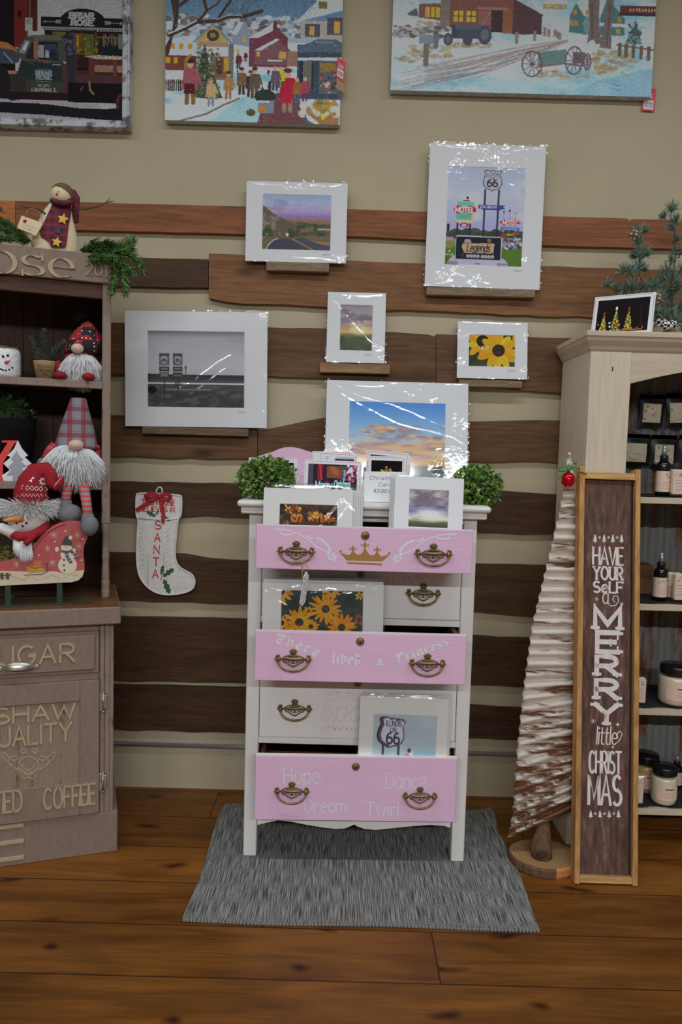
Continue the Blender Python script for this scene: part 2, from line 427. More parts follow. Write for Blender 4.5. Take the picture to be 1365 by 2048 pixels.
_g('''T 4.8 4.8,6.2 3.6,7.2 1.6,6.5 0.2,7.1;2.2,6.6 1,5 1,1.4 2.4,0 4.4,1.3;3,6.6 3,1.7
P 4.4 0,6.4 1.2,7.1 1.2,0.4 0.2,-0.6;1.2,6.3 3,7.2 4.3,6 4.3,4 3,3 1.2,3.9;2.3,6.4 2.3,3.7
a 4 0.6,4.2 2,5 3.2,4.2 3.2,0.7 4,0;3.2,2.7 1.6,2.6 0.8,1.7 0.8,0.8 1.8,0 3.2,1
c 3.4 3.3,1 2.2,0 0.9,0.9 0.9,4.1 2.2,5 3.3,4.2
d 3.6 3.4,4.2 2.2,5 0.9,4 0.9,0.9 2.2,0 3.4,0.9 3.4,4.2 2.6,5.6 0.4,7.4
e 3.6 3.5,1 2.2,0 0.9,0.9 0.9,4.1 2.2,5 3.5,4.1 3.4,3.1;0.9,2 3.4,3.1
h 3.6 0,6.8 0.9,7.5 0.9,0.5 1.5,0;0.9,4.2 2.6,5 3.5,4.2 3.5,1 2.6,-0.8
i 1.8 0,4.3 0.9,5 0.9,0.7 1.8,0;0.6,6.2 1.2,6.8
l 1.8 0,6.8 0.9,7.5 0.9,0.7 1.8,0
m 6.6 0,4.3 0.9,5 0.9,0.5 1.5,0;0.9,4.2 2.5,5 3.3,4.2 3.3,0.5 3.9,0;3.3,4.2 4.9,5 5.7,4.2 5.7,0.7 6.6,0
n 4.2 0,4.3 0.9,5 0.9,0.5 1.5,0;0.9,4.2 2.6,5 3.4,4.2 3.4,0.7 4.2,0
o 3.6 2.2,5 0.9,4 0.9,0.9 2.2,0 3.5,0.9 3.5,4 2.2,5
p 3.6 0,4.3 0.9,5 0.9,-2.2;0.9,4.2 2.4,5 3.5,4 3.5,1 2.2,0 0.9,0.8
r 3 0,4.3 0.9,5 0.9,0.5 1.6,0;0.9,4.2 2.2,5 3,4.2
s 3.4 3.3,4.3 2.2,5 1,4.2 1.2,3 3.1,2.1 3.1,0.9 1.9,0 0.5,0.8
t 2.6 0.9,6.4 0.9,0.8 2,0 2.7,0.5;0,4.8 2.5,4.8
u 4.2 0,4.3 0.9,5 0.9,0.9 2,0 3.4,1;3.4,5 3.4,0.7 4.2,0
v 3.6 0,5.8 0.9,6.4 0.9,0.9 2.2,0 3.5,1 3.5,4.3 2.3,5
. 0.6 0,0 0.6,0.6''', BLK)
def glyphs(txt, x0, x1, z0, z1, slant=0.0, gap=1.3, font=None):
    font = font or GL
    out = []; x = 0.0
    for ch in txt:
        if ch == ' ': x += 3.0; continue
        wd, st = font[ch]
        for pl in st: out.append([(x+p[0], p[1]) for p in pl])
        x += wd+gap
    W = max(x-gap, 0.5); kx = (x1-x0)/W; kz = (z1-z0)/7.0
    return [([(x0+(p[0]+slant*p[1])*kx, z0+p[1]*kz) for p in pl], True) for pl in out]

# ------------------------------------------------------------------ printed pictures (colour per mesh point)
def vnoise(h, w, cell, seed, octv=4):
    g = np.random.default_rng(seed); out = np.zeros((h, w)); amp = 1.0; tot = 0
    for o in range(octv):
        c = max(cell/2**o, 1.0); gh, gw = int(h/c)+3, int(w/c)+3; r = g.random((gh, gw))
        yy = np.arange(h)/c; xx = np.arange(w)/c; yi = yy.astype(int); xi = xx.astype(int)
        fy = (yy-yi)[:, None]; fx = (xx-xi)[None, :]; fy = fy*fy*(3-2*fy); fx = fx*fx*(3-2*fx)
        a = r[yi][:, xi]; b = r[yi][:, xi+1]; c2 = r[yi+1][:, xi]; d = r[yi+1][:, xi+1]
        out += amp*((a*(1-fx)+b*fx)*(1-fy)+(c2*(1-fx)+d*fx)*fy); tot += amp; amp *= 0.55
    return out/tot
class Pic:
    def __init__(s, x0, x1, y0, y1, res, bg=(128, 128, 128)):
        """drawn in its own units x0..x1 (right), y0..y1 (down); res points per unit"""
        s.x0, s.y0, s.k = x0, y0, res; s.w = int((x1-x0)*res); s.h = int((y1-y0)*res)
        s.a = np.empty((s.h, s.w, 3)); s.a[:] = bg
        s.X = x0+(np.arange(s.w)+.5)/res; s.Y = y0+(np.arange(s.h)+.5)/res
    def _bb(s, xa, xb, ya, yb):
        i0 = max(int((xa-s.x0)*s.k)-1, 0); i1 = min(int((xb-s.x0)*s.k)+2, s.w); j0 = max(int((ya-s.y0)*s.k)-1, 0); j1 = min(int((yb-s.y0)*s.k)+2, s.h)
        return i0, i1, j0, j1
    def put(s, sl, m, c):
        j0, j1, i0, i1 = sl; v = s.a[j0:j1, i0:i1]; v[:] = v*(1-m[..., None])+np.asarray(c, float)*m[..., None]
    def grad(s, stops, x0=None, x1=None):
        ys = [p[0] for p in stops]; c = np.stack([np.interp(s.Y, ys, [p[1][k] for p in stops]) for k in range(3)], -1)[:, None, :]
        m = ((s.Y >= ys[0]) & (s.Y <= ys[-1])); i0 = 0 if x0 is None else max(int((x0-s.x0)*s.k), 0); i1 = s.w if x1 is None else min(int((x1-s.x0)*s.k), s.w)
        s.a[m, i0:i1] = np.broadcast_to(c, (s.h, i1-i0, 3))[m]
        return s
    def poly(s, pts, c, al=1.0, tex=0):
        p = np.asarray(pts, float); i0, i1, j0, j1 = s._bb(p[:, 0].min(), p[:, 0].max(), p[:, 1].min(), p[:, 1].max())
        if i1 <= i0 or j1 <= j0: return s
        X, Y = np.meshgrid(s.X[i0:i1], s.Y[j0:j1]); ins = np.zeros(X.shape, bool); n = len(p)
        for i in range(n):
            xa, ya = p[i]; xb, yb = p[(i+1) % n]
            if ya == yb: continue
            cr = ((ya > Y) != (yb > Y)) & (X < (xb-xa)*(Y-ya)/(yb-ya)+xa); ins ^= cr
        m = ins*al
        cc = np.asarray(c, float)
        if tex: cc = cc*(1+tex*(rng.random(X.shape)[..., None]-.5))
        s.put((j0, j1, i0, i1), m, cc); return s
    def rect(s, xa, ya, xb, yb, c, al=1.0, tex=0): return s.poly([(xa, ya), (xb, ya), (xb, yb), (xa, yb)], c, al, tex)
    def ell(s, cx, cy, rx, ry, c, al=1.0, rot=0.0, soft=0.0):
        R = max(rx, ry)*(1+soft); i0, i1, j0, j1 = s._bb(cx-R, cx+R, cy-R, cy+R)
        if i1 <= i0 or j1 <= j0: return s
        X, Y = np.meshgrid(s.X[i0:i1]-cx, s.Y[j0:j1]-cy); ca, sa = math.cos(rot), math.sin(rot)
        d = np.sqrt(((X*ca+Y*sa)/rx)**2+((-X*sa+Y*ca)/ry)**2)
        m = np.clip((1+soft-d)/(2*soft), 0, 1) if soft > 0 else (d <= 1).astype(float)
        s.put((j0, j1, i0, i1), m*al, c); return s
    def line(s, pts, w, c, al=1.0):
        for (xa, ya), (xb, yb) in zip(pts[:-1], pts[1:]):
            i0, i1, j0, j1 = s._bb(min(xa, xb)-w, max(xa, xb)+w, min(ya, yb)-w, max(ya, yb)+w)
            if i1 <= i0 or j1 <= j0: continue
            X, Y = np.meshgrid(s.X[i0:i1], s.Y[j0:j1]); dx, dy = xb-xa, yb-ya; L2 = dx*dx+dy*dy+1e-9
            t = np.clip(((X-xa)*dx+(Y-ya)*dy)/L2, 0, 1); d = np.hypot(X-xa-t*dx, Y-ya-t*dy)
            s.put((j0, j1, i0, i1), np.clip((w/2-d)*s.k+.5, 0, 1)*al, c)
        return s
    def text(s, txt, xa, ya, xb, yb, w, c, slant=0.0, gap=1.3, slab=0):
        for pl, _ in glyphs(txt, xa, xb, -yb, -ya, slant, gap):
            q = [(p[0], -p[1]) for p in pl]; s.line(q, w, c)
            if slab:
                for e in (0, -1):
                    if abs(q[e][1]-yb) < .03*(yb-ya) or abs(q[e][1]-ya) < .03*(yb-ya): s.line([(q[e][0]-slab, q[e][1]), (q[e][0]+slab, q[e][1])], w*.7, c)
        return s
    def speck(s, n, xa, xb, ya, yb, r, cols, al=0.8, asp=1.0):
        for _ in range(n):
            k = r*(.5+rng.random()); s.ell(xa+(xb-xa)*rng.random(), ya+(yb-ya)*rng.random(), k*asp, k, cols[rng.integers(len(cols))], al)
        return s
    def clouds(s, ya, yb, cell, c, thr=.5, gain=4, seed=1, al=.8, sx=3.0, xa=None, xb=None):
        n = vnoise(s.h, max(int(s.w/sx)+2, 4), cell*s.k, seed); n = n[:, np.clip((np.arange(s.w)/sx).astype(int), 0, n.shape[1]-1)]
        m = np.clip((n-thr)*gain, 0, 1)*al; m *= ((s.Y >= ya) & (s.Y <= yb))[:, None]
        if xa is not None: m *= ((s.X >= xa) & (s.X <= xb))[None, :]
        s.put((0, s.h, 0, s.w), m, c); return s
    def dabs(s, n, r, amt, seed=1, asp=1.6):
        """brush marks: small strokes of the colour already there, a little lighter or darker"""
        g = np.random.default_rng(seed); x1 = s.X[-1]; y1 = s.Y[-1]
        for _ in range(n):
            x = g.uniform(s.x0, x1); y = g.uniform(s.y0, y1); j = min(int((y-s.y0)*s.k), s.h-1); i = min(int((x-s.x0)*s.k), s.w-1)
            c = s.a[j, i]*(1+g.uniform(-amt, amt))+g.uniform(-6, 6, 3); k = r*g.uniform(.5, 1.4); s.ell(x, y, k*asp, k, np.clip(c, 0, 255), .65, g.uniform(-.5, .5))
        return s
    def grain(s, amt=.1, cell=3, seed=5):
        s.a *= 1+amt*(vnoise(s.h, s.w, cell, seed, 3)[..., None]-.5)*2; return s
    def build(s, name, parent, fr, x0, x1, z0, z1, y, ill=0.55, world=True):
        """a flat rectangle of the frame fr at depth y carrying the picture"""
        xs = x0+(x1-x0)*np.arange(s.w)/(s.w-1); zs = z1-(z1-z0)*np.arange(s.h)/(s.h-1)
        X, Z = np.meshgrid(xs, zs); V = np.stack([X.ravel(), np.full(X.size, y), Z.ravel(), np.ones(X.size)])
        rt = root_of(parent); inv = (Matrix.Translation(rt.location) @ Matrix.Rotation(rt.rotation_euler.z, 4, 'Z')).inverted()
        V = (np.array(inv @ fr.m) @ V)[:3].T
        idx = np.arange(s.h*s.w).reshape(s.h, s.w); Fq = np.stack([idx[:-1, :-1], idx[1:, :-1], idx[1:, 1:], idx[:-1, 1:]], -1).reshape(-1, 4)
        me = bpy.data.meshes.new(name); me.vertices.add(len(V)); me.vertices.foreach_set('co', V.ravel().astype(np.float32))
        nf = len(Fq); me.loops.add(nf*4); me.loops.foreach_set('vertex_index', Fq.ravel().astype(np.int32))
        me.polygons.add(nf); me.polygons.foreach_set('loop_start', np.arange(nf, dtype=np.int32)*4)
        ca = me.color_attributes.new('Col', 'FLOAT_COLOR', 'POINT'); c = np.ones((len(V), 4), np.float32)
        c[:, :3] = np.clip(s2l(np.clip(s.a, 0, 255)).reshape(-1, 3)/ill, 0.002, 0.92); ca.data.foreach_set('color', c.ravel())
        me.materials.append(picture_mat()); me.update(calc_edges=True); me.validate()
        o = bpy.data.objects.new(name, me); COL.objects.link(o); o.parent = parent; return o
# ------------------------------------------------------------------ the room: wall, floor, wall boards
WALL_Y = 3.05
BOARD_Y = 3.026
def wall_mat():
    m, t, N, L, b = nt('painted_wall'); b.inputs['Roughness'].default_value = 0.75; b.inputs['Specular IOR Level'].default_value = 0.2
    tc = N.new('ShaderNodeTexCoord'); n = N.new('ShaderNodeTexNoise'); n.inputs['Scale'].default_value = 3.5; n.inputs['Detail'].default_value = 6
    L.new(tc.outputs['Object'], n.inputs['Vector'])
    c = A(150, 139, 115, .52); r = ramp(N, [(0.3, sc(c, .95)), (0.7, sc(c, 1.04))]); L.new(n.outputs['Fac'], r.inputs[0]); L.new(r.outputs[0], b.inputs['Base Color'])
    n2 = N.new('ShaderNodeTexNoise'); n2.inputs['Scale'].default_value = 90; L.new(tc.outputs['Object'], n2.inputs['Vector'])
    bp = N.new('ShaderNodeBump'); bp.inputs['Strength'].default_value = 0.12; bp.inputs['Distance'].default_value = 0.003
    L.new(n2.outputs['Fac'], bp.inputs['Height']); L.new(bp.outputs[0], b.inputs['Normal']); return m
def floor_mat():
    m, t, N, L, b = nt('amber_pine_boards'); b.inputs['Roughness'].default_value = 0.42; b.inputs['Specular IOR Level'].default_value = 0.35
    def math_(op, a, v=None):
        k = N.new('ShaderNodeMath'); k.operation = op
        if isinstance(a, float): k.inputs[0].default_value = a
        else: L.new(a, k.inputs[0])
        if v is not None:
            if isinstance(v, (int, float)): k.inputs[1].default_value = v
            else: L.new(v, k.inputs[1])
        return k.outputs[0]
    tc = N.new('ShaderNodeTexCoord'); sp = N.new('ShaderNodeSeparateXYZ'); L.new(tc.outputs['Object'], sp.inputs[0])
    yy = math_('DIVIDE', math_('SUBTRACT', sp.outputs['Y'], 2.135), 0.222)
    row = math_('FLOOR', yy); fr = math_('FRACT', yy)
    wn = N.new('ShaderNodeTexWhiteNoise'); wn.noise_dimensions = '1D'; L.new(row, wn.inputs['W'])
    xs = math_('ADD', math_('DIVIDE', sp.outputs['X'], 2.3), math_('MULTIPLY', wn.outputs['Value'], 5.3))
    bx = math_('FLOOR', xs); fx = math_('FRACT', xs)
    wn2 = N.new('ShaderNodeTexWhiteNoise'); wn2.noise_dimensions = '2D'; cb = N.new('ShaderNodeCombineXYZ'); L.new(row, cb.inputs[0]); L.new(bx, cb.inputs[1]); L.new(cb.outputs[0], wn2.inputs['Vector'])
    off = N.new('ShaderNodeVectorMath'); off.operation = 'SCALE'; off.inputs['Scale'].default_value = 31.0; L.new(wn2.outputs['Color'], off.inputs[0])
    ad = N.new('ShaderNodeVectorMath'); ad.operation = 'ADD'; L.new(tc.outputs['Object'], ad.inputs[0]); L.new(off.outputs[0], ad.inputs[1])
    def noise(scale, det, dist, vec=(1, 1, 1)):
        mp = N.new('ShaderNodeMapping'); mp.inputs['Scale'].default_value = vec; L.new(ad.outputs[0], mp.inputs[0])
        n = N.new('ShaderNodeTexNoise'); n.inputs['Scale'].default_value = scale; n.inputs['Detail'].default_value = det; n.inputs['Distortion'].default_value = dist
        L.new(mp.outputs[0], n.inputs['Vector']); return n.outputs['Fac'], mp.outputs[0]
    n1, _ = noise(2.0, 6, 1.2, (0.9, 6, 1)); n2, _ = noise(5, 8, .5, (1.2, 28, 1)); n3, _ = noise(2.3, 3, .2, (1, 2.2, 1))
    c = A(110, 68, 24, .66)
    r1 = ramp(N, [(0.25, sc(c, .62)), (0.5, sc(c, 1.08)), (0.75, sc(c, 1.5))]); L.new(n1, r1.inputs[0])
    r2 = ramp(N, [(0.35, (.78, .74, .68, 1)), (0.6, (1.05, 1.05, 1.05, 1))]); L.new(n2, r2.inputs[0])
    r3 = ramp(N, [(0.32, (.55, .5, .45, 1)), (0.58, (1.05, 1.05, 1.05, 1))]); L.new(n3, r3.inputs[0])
    def mul(a, bb, f=1.0):
        k = N.new('ShaderNodeMixRGB'); k.blend_type = 'MULTIPLY'; k.inputs[0].default_value = f; L.new(a, k.inputs[1]); L.new(bb, k.inputs[2]); return k.outputs[0]
    col = mul(mul(r1.outputs[0], r2.outputs[0], .8), r3.outputs[0], .7)
    # knots
    mp = N.new('ShaderNodeMapping'); mp.inputs['Scale'].default_value = (1.9, 4.6, 1); L.new(ad.outputs[0], mp.inputs[0])
    nd = N.new('ShaderNodeTexNoise'); nd.inputs['Scale'].default_value = 6; L.new(ad.outputs[0], nd.inputs['Vector'])
    av = N.new('ShaderNodeVectorMath'); av.operation = 'SCALE'; av.inputs['Scale'].default_value = .35; L.new(nd.outputs['Color'], av.inputs[0])
    a2 = N.new('ShaderNodeVectorMath'); a2.operation = 'ADD'; L.new(mp.outputs[0], a2.inputs[0]); L.new(av.outputs[0], a2.inputs[1])
    v = N.new('ShaderNodeTexVoronoi'); v.inputs['Scale'].default_value = 1.0; v.voronoi_dimensions = '2D'; L.new(a2.outputs[0], v.inputs['Vector'])
    rk = ramp(N, [(0.012, (.05, .03, .02, 1)), (0.035, (.3, .2, .12, 1)), (0.10, (1, 1, 1, 1))]); L.new(v.outputs['Distance'], rk.inputs[0])
    col = mul(col, rk.outputs[0], .9)
    # board to board tone
    rt = ramp(N, [(0, (.72, .7, .66, 1)), (1, (1.12, 1.1, 1.05, 1))]); L.new(wn2.outputs['Value'], rt.inputs[0]); col = mul(col, rt.outputs[0])
    # seams
    e = math_('MINIMUM', fr, math_('SUBTRACT', 1.0, fr)); e2 = math_('MULTIPLY', math_('MINIMUM', fx, math_('SUBTRACT', 1.0, fx)), 10.0)
    rs = ramp(N, [(0.004, (.18, .14, .1, 1)), (0.014, (1, 1, 1, 1))]); L.new(math_('MINIMUM', e, e2), rs.inputs[0]); col = mul(col, rs.outputs[0])
    L.new(col, b.inputs['Base Color'])
    rr = ramp(N, [(0.3, (.33, .33, .33, 1)), (0.7, (.55, .55, .55, 1))]); L.new(n1, rr.inputs[0]); L.new(rr.outputs[0], b.inputs['Roughness'])
    bp = N.new('ShaderNodeBump'); bp.inputs['Strength'].default_value = 0.25; bp.inputs['Distance'].default_value = 0.003; L.new(rs.outputs[0], bp.inputs['Height'])
    L.new(bp.outputs[0], b.inputs['Normal']); return m
mb = MB(); mb.box(-3.0, 3.0, WALL_Y, WALL_Y+0.12, 0, 3.75, wall_mat()); struct(mb.build('wall_back'))
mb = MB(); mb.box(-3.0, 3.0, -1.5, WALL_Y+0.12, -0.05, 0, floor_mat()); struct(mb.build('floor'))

trim_n = [0]
def jag(pts, step=34, amp=1.4, seed=0):
    g = random.Random(seed); out = []
    for (xa, ya), (xb, yb) in zip(pts[:-1], pts[1:]):
        n = max(1, int(abs(xb-xa)/step))
        for i in range(n): out.append((xa+(xb-xa)*i/n, ya+(yb-ya)*i/n+(g.uniform(-amp, amp) if 0 < i else 0)))
    out.append(pts[-1]); return out
def board(top, bot, m, amp=1.3, th=0.024):
    trim_n[0] += 1; k = trim_n[0]
    o = [P(x, y, BOARD_Y) for x, y in jag(top, amp=amp*.5, seed=k)]+[P(x, y, BOARD_Y) for x, y in jag(bot, amp=amp, seed=k+50)[::-1]]
    mb = MB(); mb.prism([(p.x, p.z) for p in o], WALL_Y-th, WALL_Y, m)
    z0 = min(p.z for p in o); x0 = sum(p.x for p in o)/len(o)
    struct(mb.build('trim_%d' % k, loc=(x0, WALL_Y-th/2, z0)))
W_orange = wood('barn_board_orange', A(112, 68, 40, .5), .22, (1.0, 12, 12), knots=.5)
W_tan = wood('barn_board_tan', A(150, 92, 48, .5), .3, (1.0, 12, 12), knots=.5)
W_mid = wood('barn_board_brown', A(104, 70, 42, .5), .32, (1.0, 11, 11), knots=.6)
W_dark = wood('barn_board_dark', A(80, 55, 34, .5), .45, (1.0, 12, 12), knots=.7)
W_deep = wood('barn_board_deep', A(60, 40, 24, .5), .45, (1.0, 12, 12), knots=.7)
board([(-160, 398), (30, 402)], [(-160, 448), (30, 456)], W_tan)
board([(31, 402), (150, 404), (490, 413), (700, 418), (1085, 432), (1255, 437), (1260, 441), (1265, 438), (1480, 443)], [(31, 456), (490, 468), (700, 472), (1085, 490), (1480, 501)], W_orange, .5)
board([(120, 511), (230, 514), (417, 519)], [(120, 570), (240, 572), (417, 575)], W_deep)
board([(418, 507), (490, 510), (700, 521), (850, 527), (1085, 532), (1230, 536), (1480, 544)], [(418, 596), (450, 603), (520, 608), (620, 612), (700, 616), (850, 621), (1050, 630), (1190, 635), (1480, 645)], W_mid, 2)
board([(120, 642), (230, 645), (540, 655), (650, 657), (770, 663), (855, 669), (872, 673)], [(120, 747), (230, 750), (530, 751), (640, 756), (780, 762), (872, 766)], W_dark, 1.5)
board([(873, 668), (1060, 674), (1110, 676), (1480, 686)], [(873, 766), (1060, 782), (1110, 786), (1480, 796)], W_dark, 1.5)
board([(120, 828), (230, 830), (515, 838)], [(120, 910), (230, 913), (495, 917), (515, 916)], W_dark, 2)
board([(517, 862), (580, 849), (650, 835), (940, 843), (1080, 840), (1480, 850)], [(517, 915), (650, 917), (940, 922), (1080, 922), (1480, 930)], W_dark, 2)
board([(120, 961), (230, 963), (470, 967), (700, 972), (1000, 981), (1096, 988), (1480, 999)], [(120, 1027), (230, 1031), (350, 1035), (415, 1030), (500, 1035), (1000, 1065), (1094, 1067), (1480, 1078)], W_deep, 2)
board([(120, 1102), (230, 1105), (368, 1108), (418, 1117), (500, 1122), (700, 1126), (1000, 1129), (1480, 1138)], [(120, 1197), (230, 1200), (495, 1207), (940, 1222), (1070, 1234), (1480, 1246)], W_deep, 2)
board([(120, 1230), (230, 1233), (500, 1239), (1000, 1276), (1480, 1288)], [(120, 1358), (230, 1361), (500, 1366), (1000, 1371), (1480, 1383)], W_deep, 2)
board([(120, 1368), (230, 1371), (500, 1377), (1000, 1416), (1480, 1428)], [(120, 1456), (230, 1459), (500, 1466), (1000, 1479), (1480, 1490)], W_deep, 2)

# steel conduit along the foot of the wall
zc = P(300, 1490, 3.03).z
mb = MB(); st = plain('galvanised_steel', A(150, 152, 155, .55), .35, .8)
mb.tube([(-1.5, 3.036, zc), (1.6, 3.036, zc)], .0095, st, 12)
tag(mb.build('conduit_pipe', loc=(0, 3.036, zc-.0095)), 'thin grey steel conduit running along the foot of the beige wall', 'pipe')

# rug
def rug_mat():
    m, t, N, L, b = nt('heathered_rug_weave'); b.inputs['Roughness'].default_value = .95; b.inputs['Specular IOR Level'].default_value = .1
    tc = N.new('ShaderNodeTexCoord')
    def noise(vec, s, d):
        mp = N.new('ShaderNodeMapping'); mp.inputs['Scale'].default_value = vec; L.new(tc.outputs['Object'], mp.inputs[0])
        n = N.new('ShaderNodeTexNoise'); n.inputs['Scale'].default_value = s; n.inputs['Detail'].default_value = d; L.new(mp.outputs[0], n.inputs['Vector']); return n.outputs['Fac']
    a = noise((380, 11, 1), 1, 3); b2 = noise((520, 260, 1), 1, 2)
    ad = N.new('ShaderNodeMath'); ad.operation = 'ADD'; mu = N.new('ShaderNodeMath'); mu.operation = 'MULTIPLY'; mu.inputs[1].default_value = .5
    L.new(a, ad.inputs[0]); L.new(b2, mu.inputs[0]); L.new(mu.outputs[0], ad.inputs[1])
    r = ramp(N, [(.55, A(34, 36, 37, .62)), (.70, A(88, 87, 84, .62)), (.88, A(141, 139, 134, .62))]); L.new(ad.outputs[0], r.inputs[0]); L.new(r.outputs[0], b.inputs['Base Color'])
    bp = N.new('ShaderNodeBump'); bp.inputs['Strength'].default_value = .6; bp.inputs['Distance'].default_value = .004; L.new(ad.outputs[0], bp.inputs['Height']); L.new(bp.outputs[0], b.inputs['Normal']); return m
mb = MB(); RX0, RX1, RY0, RY1 = -.437, .633, 2.150, 2.90
def rugpt(u, v):
    x = RX0+(RX1-RX0)*u; y = RY0+(RY1-RY0)*v
    y += .004*math.sin(x*9)*(1-v); x += .005*math.sin(y*11)
    cx = min(u, 1-u)*1.07; cy = min(v, 1-v)*.75
    z = .011 + .0025*math.sin(x*13+y*4)*max(0, .12-min(cx, cy))/.12
    if (1-u) < .06 and v > .85: z += .012*(.06-(1-u))/.06
    return (x, y, max(z, .004))
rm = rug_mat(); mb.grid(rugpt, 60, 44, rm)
E_ = [rugpt(i/59, 0) for i in range(60)]+[rugpt(1, i/43) for i in range(1, 44)]+[rugpt(1-i/59, 1) for i in range(1, 60)]+[rugpt(0, 1-i/43) for i in range(1, 43)]
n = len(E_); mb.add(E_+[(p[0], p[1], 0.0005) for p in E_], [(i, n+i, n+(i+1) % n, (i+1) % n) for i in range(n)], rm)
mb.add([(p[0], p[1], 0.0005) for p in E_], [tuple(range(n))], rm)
rug = mb.build('rug', loc=(.1, 2.52, 0)); tag(rug, 'grey heathered woven rug lying under the pink and white dresser', 'rug')
mb = MB()
for i in range(100):
    x, y, z = rugpt((i+.5)/100, 0); mb.box(x-.0035, x+.0035, y-.006, y+.001, .002, .009, plain('rug_binding', A(104, 104, 106, .55), .95), .001)
mb.build('bound_edge', rug, world=True)
RUG_Z = .0115
# ------------------------------------------------------------------ the dresser
WHITE = plain('white_chalk_paint', (.90, .855, .80, 1), .5, var=.04, vs=14, bump=.15, bs=120, stretch=(1, 1, .15))
PINK = plain('pink_chalk_paint', A(224, 154, 176, .56), .5, var=.03, vs=10, bump=.12, bs=140, stretch=(.12, 1, 1))
PALE = plain('pale_stencil_paint', (.90, .87, .87, 1), .55)
BLUSH = plain('blush_stencil_paint', A(206, 160, 178, .55), .55)
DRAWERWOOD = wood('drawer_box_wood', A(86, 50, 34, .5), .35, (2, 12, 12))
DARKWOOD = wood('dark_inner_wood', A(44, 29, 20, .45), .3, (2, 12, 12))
BRASS = plain('aged_brass', A(112, 94, 62, .6), .45, .75, var=.35, vs=60)
GOLD = plain('gold_stencil_paint', A(140, 104, 52, .55), .5, .2)
BLACK = plain('black_void', (0.006, .006, .006, 1), .8)
DX = .0755; DX0, DX1 = -.308, .459; OX0, OX1 = -.263, .414; DY = 2.51; DTOP = 1.25
dresser = thing('dresser', 'tall white dresser with three pink drawers pulled open, standing on grey rug', 'dresser', (DX, 2.735, RUG_Z))
mb = MB()
for xa, xb in ((DX0, OX0), (OX1, DX1)):                       # front posts down to the floor, rear posts
    mb.box(xa, xb, DY, DY+.05, RUG_Z, 1.205, WHITE, .003)
    mb.box(xa, xb, 2.91, 2.96, RUG_Z, 1.205, WHITE, .003)
mb.box(DX0+.006, DX0+.02, DY+.05, 2.91, .16, 1.205, WHITE); mb.box(DX1-.02, DX1-.006, DY+.05, 2.91, .16, 1.205, WHITE)
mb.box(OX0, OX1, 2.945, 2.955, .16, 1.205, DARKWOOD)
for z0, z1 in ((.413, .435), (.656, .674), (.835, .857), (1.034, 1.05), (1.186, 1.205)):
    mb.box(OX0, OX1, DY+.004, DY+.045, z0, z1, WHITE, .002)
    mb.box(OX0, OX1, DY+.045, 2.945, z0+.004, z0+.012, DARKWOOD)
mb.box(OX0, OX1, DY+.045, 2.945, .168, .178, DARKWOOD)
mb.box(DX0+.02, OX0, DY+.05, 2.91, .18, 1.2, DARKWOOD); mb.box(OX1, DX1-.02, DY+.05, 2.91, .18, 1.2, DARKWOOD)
mb.build('case', dresser, world=True)
# scalloped apron
ap = [P(x, y, DY) for x, y in ((515, 1651), (535, 1646), (556, 1642), (580, 1644), (610, 1650), (645, 1656), (672, 1659), (690, 1658), (703, 1653), (709, 1650), (715, 1654), (730, 1659), (752, 1661), (790, 1657), (830, 1653), (862, 1651), (890, 1653), (901, 1657))]
mb = MB(); mb.prism([(OX0, .182)]+[(min(max(p.x, OX0), OX1), p.z) for p in ap]+[(OX1, .182)], DY+.004, DY+.022, WHITE); mb.build('apron', dresser, world=True)
# bullnose top over a stepped moulding
mb = MB(); n = 9
prof = [(2.475+.011-.011*math.cos(RAD(a)), 1.239+.011*math.sin(RAD(a))) for a in np.linspace(-90, 90, n)]
xs0, xs1 = -.345, .498
sec = prof+[(2.976, 1.25), (2.976, 1.228)]
def rnd(x, s): return x
vs = []; fs = []
for x in (xs0+.004, xs0+.0, xs1-.0, xs1-.004):
    k = .0025 if x in (xs0, xs1) else 0
    vs += [(x, y+(k if y < 2.6 else -k), z-(k if z > 1.245 else 0)) for y, z in sec]
m_ = len(sec)
vs2 = []
for x, k in ((xs0, .006), (xs0+.006, 0), (xs1-.006, 0), (xs1, .006)): vs2 += [(x, y+(k if y < 2.6 else -k), 1.239+(z-1.239)*(1-k*60)) for y, z in sec]
for a in range(3):
    for j in range(m_): fs.append((a*m_+j, a*m_+(j+1) % m_, (a+1)*m_+(j+1) % m_, (a+1)*m_+j))
fs += [tuple(range(m_)), tuple(range(3*m_, 4*m_))[::-1]]
mb.add(vs2, fs, WHITE)
mb.box(-.334, .487, 2.488, 2.965, 1.205, 1.228, WHITE, .004)
mb.build('top', dresser, world=True)
# arched pink splashback
hp = [P(x, y, 2.955) for x, y in ((503, 985), (503, 930), (507, 921), (515, 913), (530, 908), (545, 904), (558, 898), (570, 894.5), (582, 894), (597, 896), (612, 901), (630, 906), (660, 911), (700, 913))]
pr = [(p.x, max(p.z, 1.25)) for p in hp]; mid = DX; full = pr+[(2*mid-x, z) for x, z in pr[::-1] if 2*mid-x > pr[-1][0]]
mb = MB(); mb.prism(full, 2.955, 2.974, PINK)
sw = [P(x, y, 2.955) for x, y in ((596, 962), (598, 952), (601, 944), (606, 941), (610, 944), (606, 948), (603, 946))]
for sgn in (0, 1):
    mb.ribbon([((2*mid-p.x if sgn else p.x), p.z) for p in sw], .006, 2.9548, PALE)
mb.build('splashback', dresser, world=True)

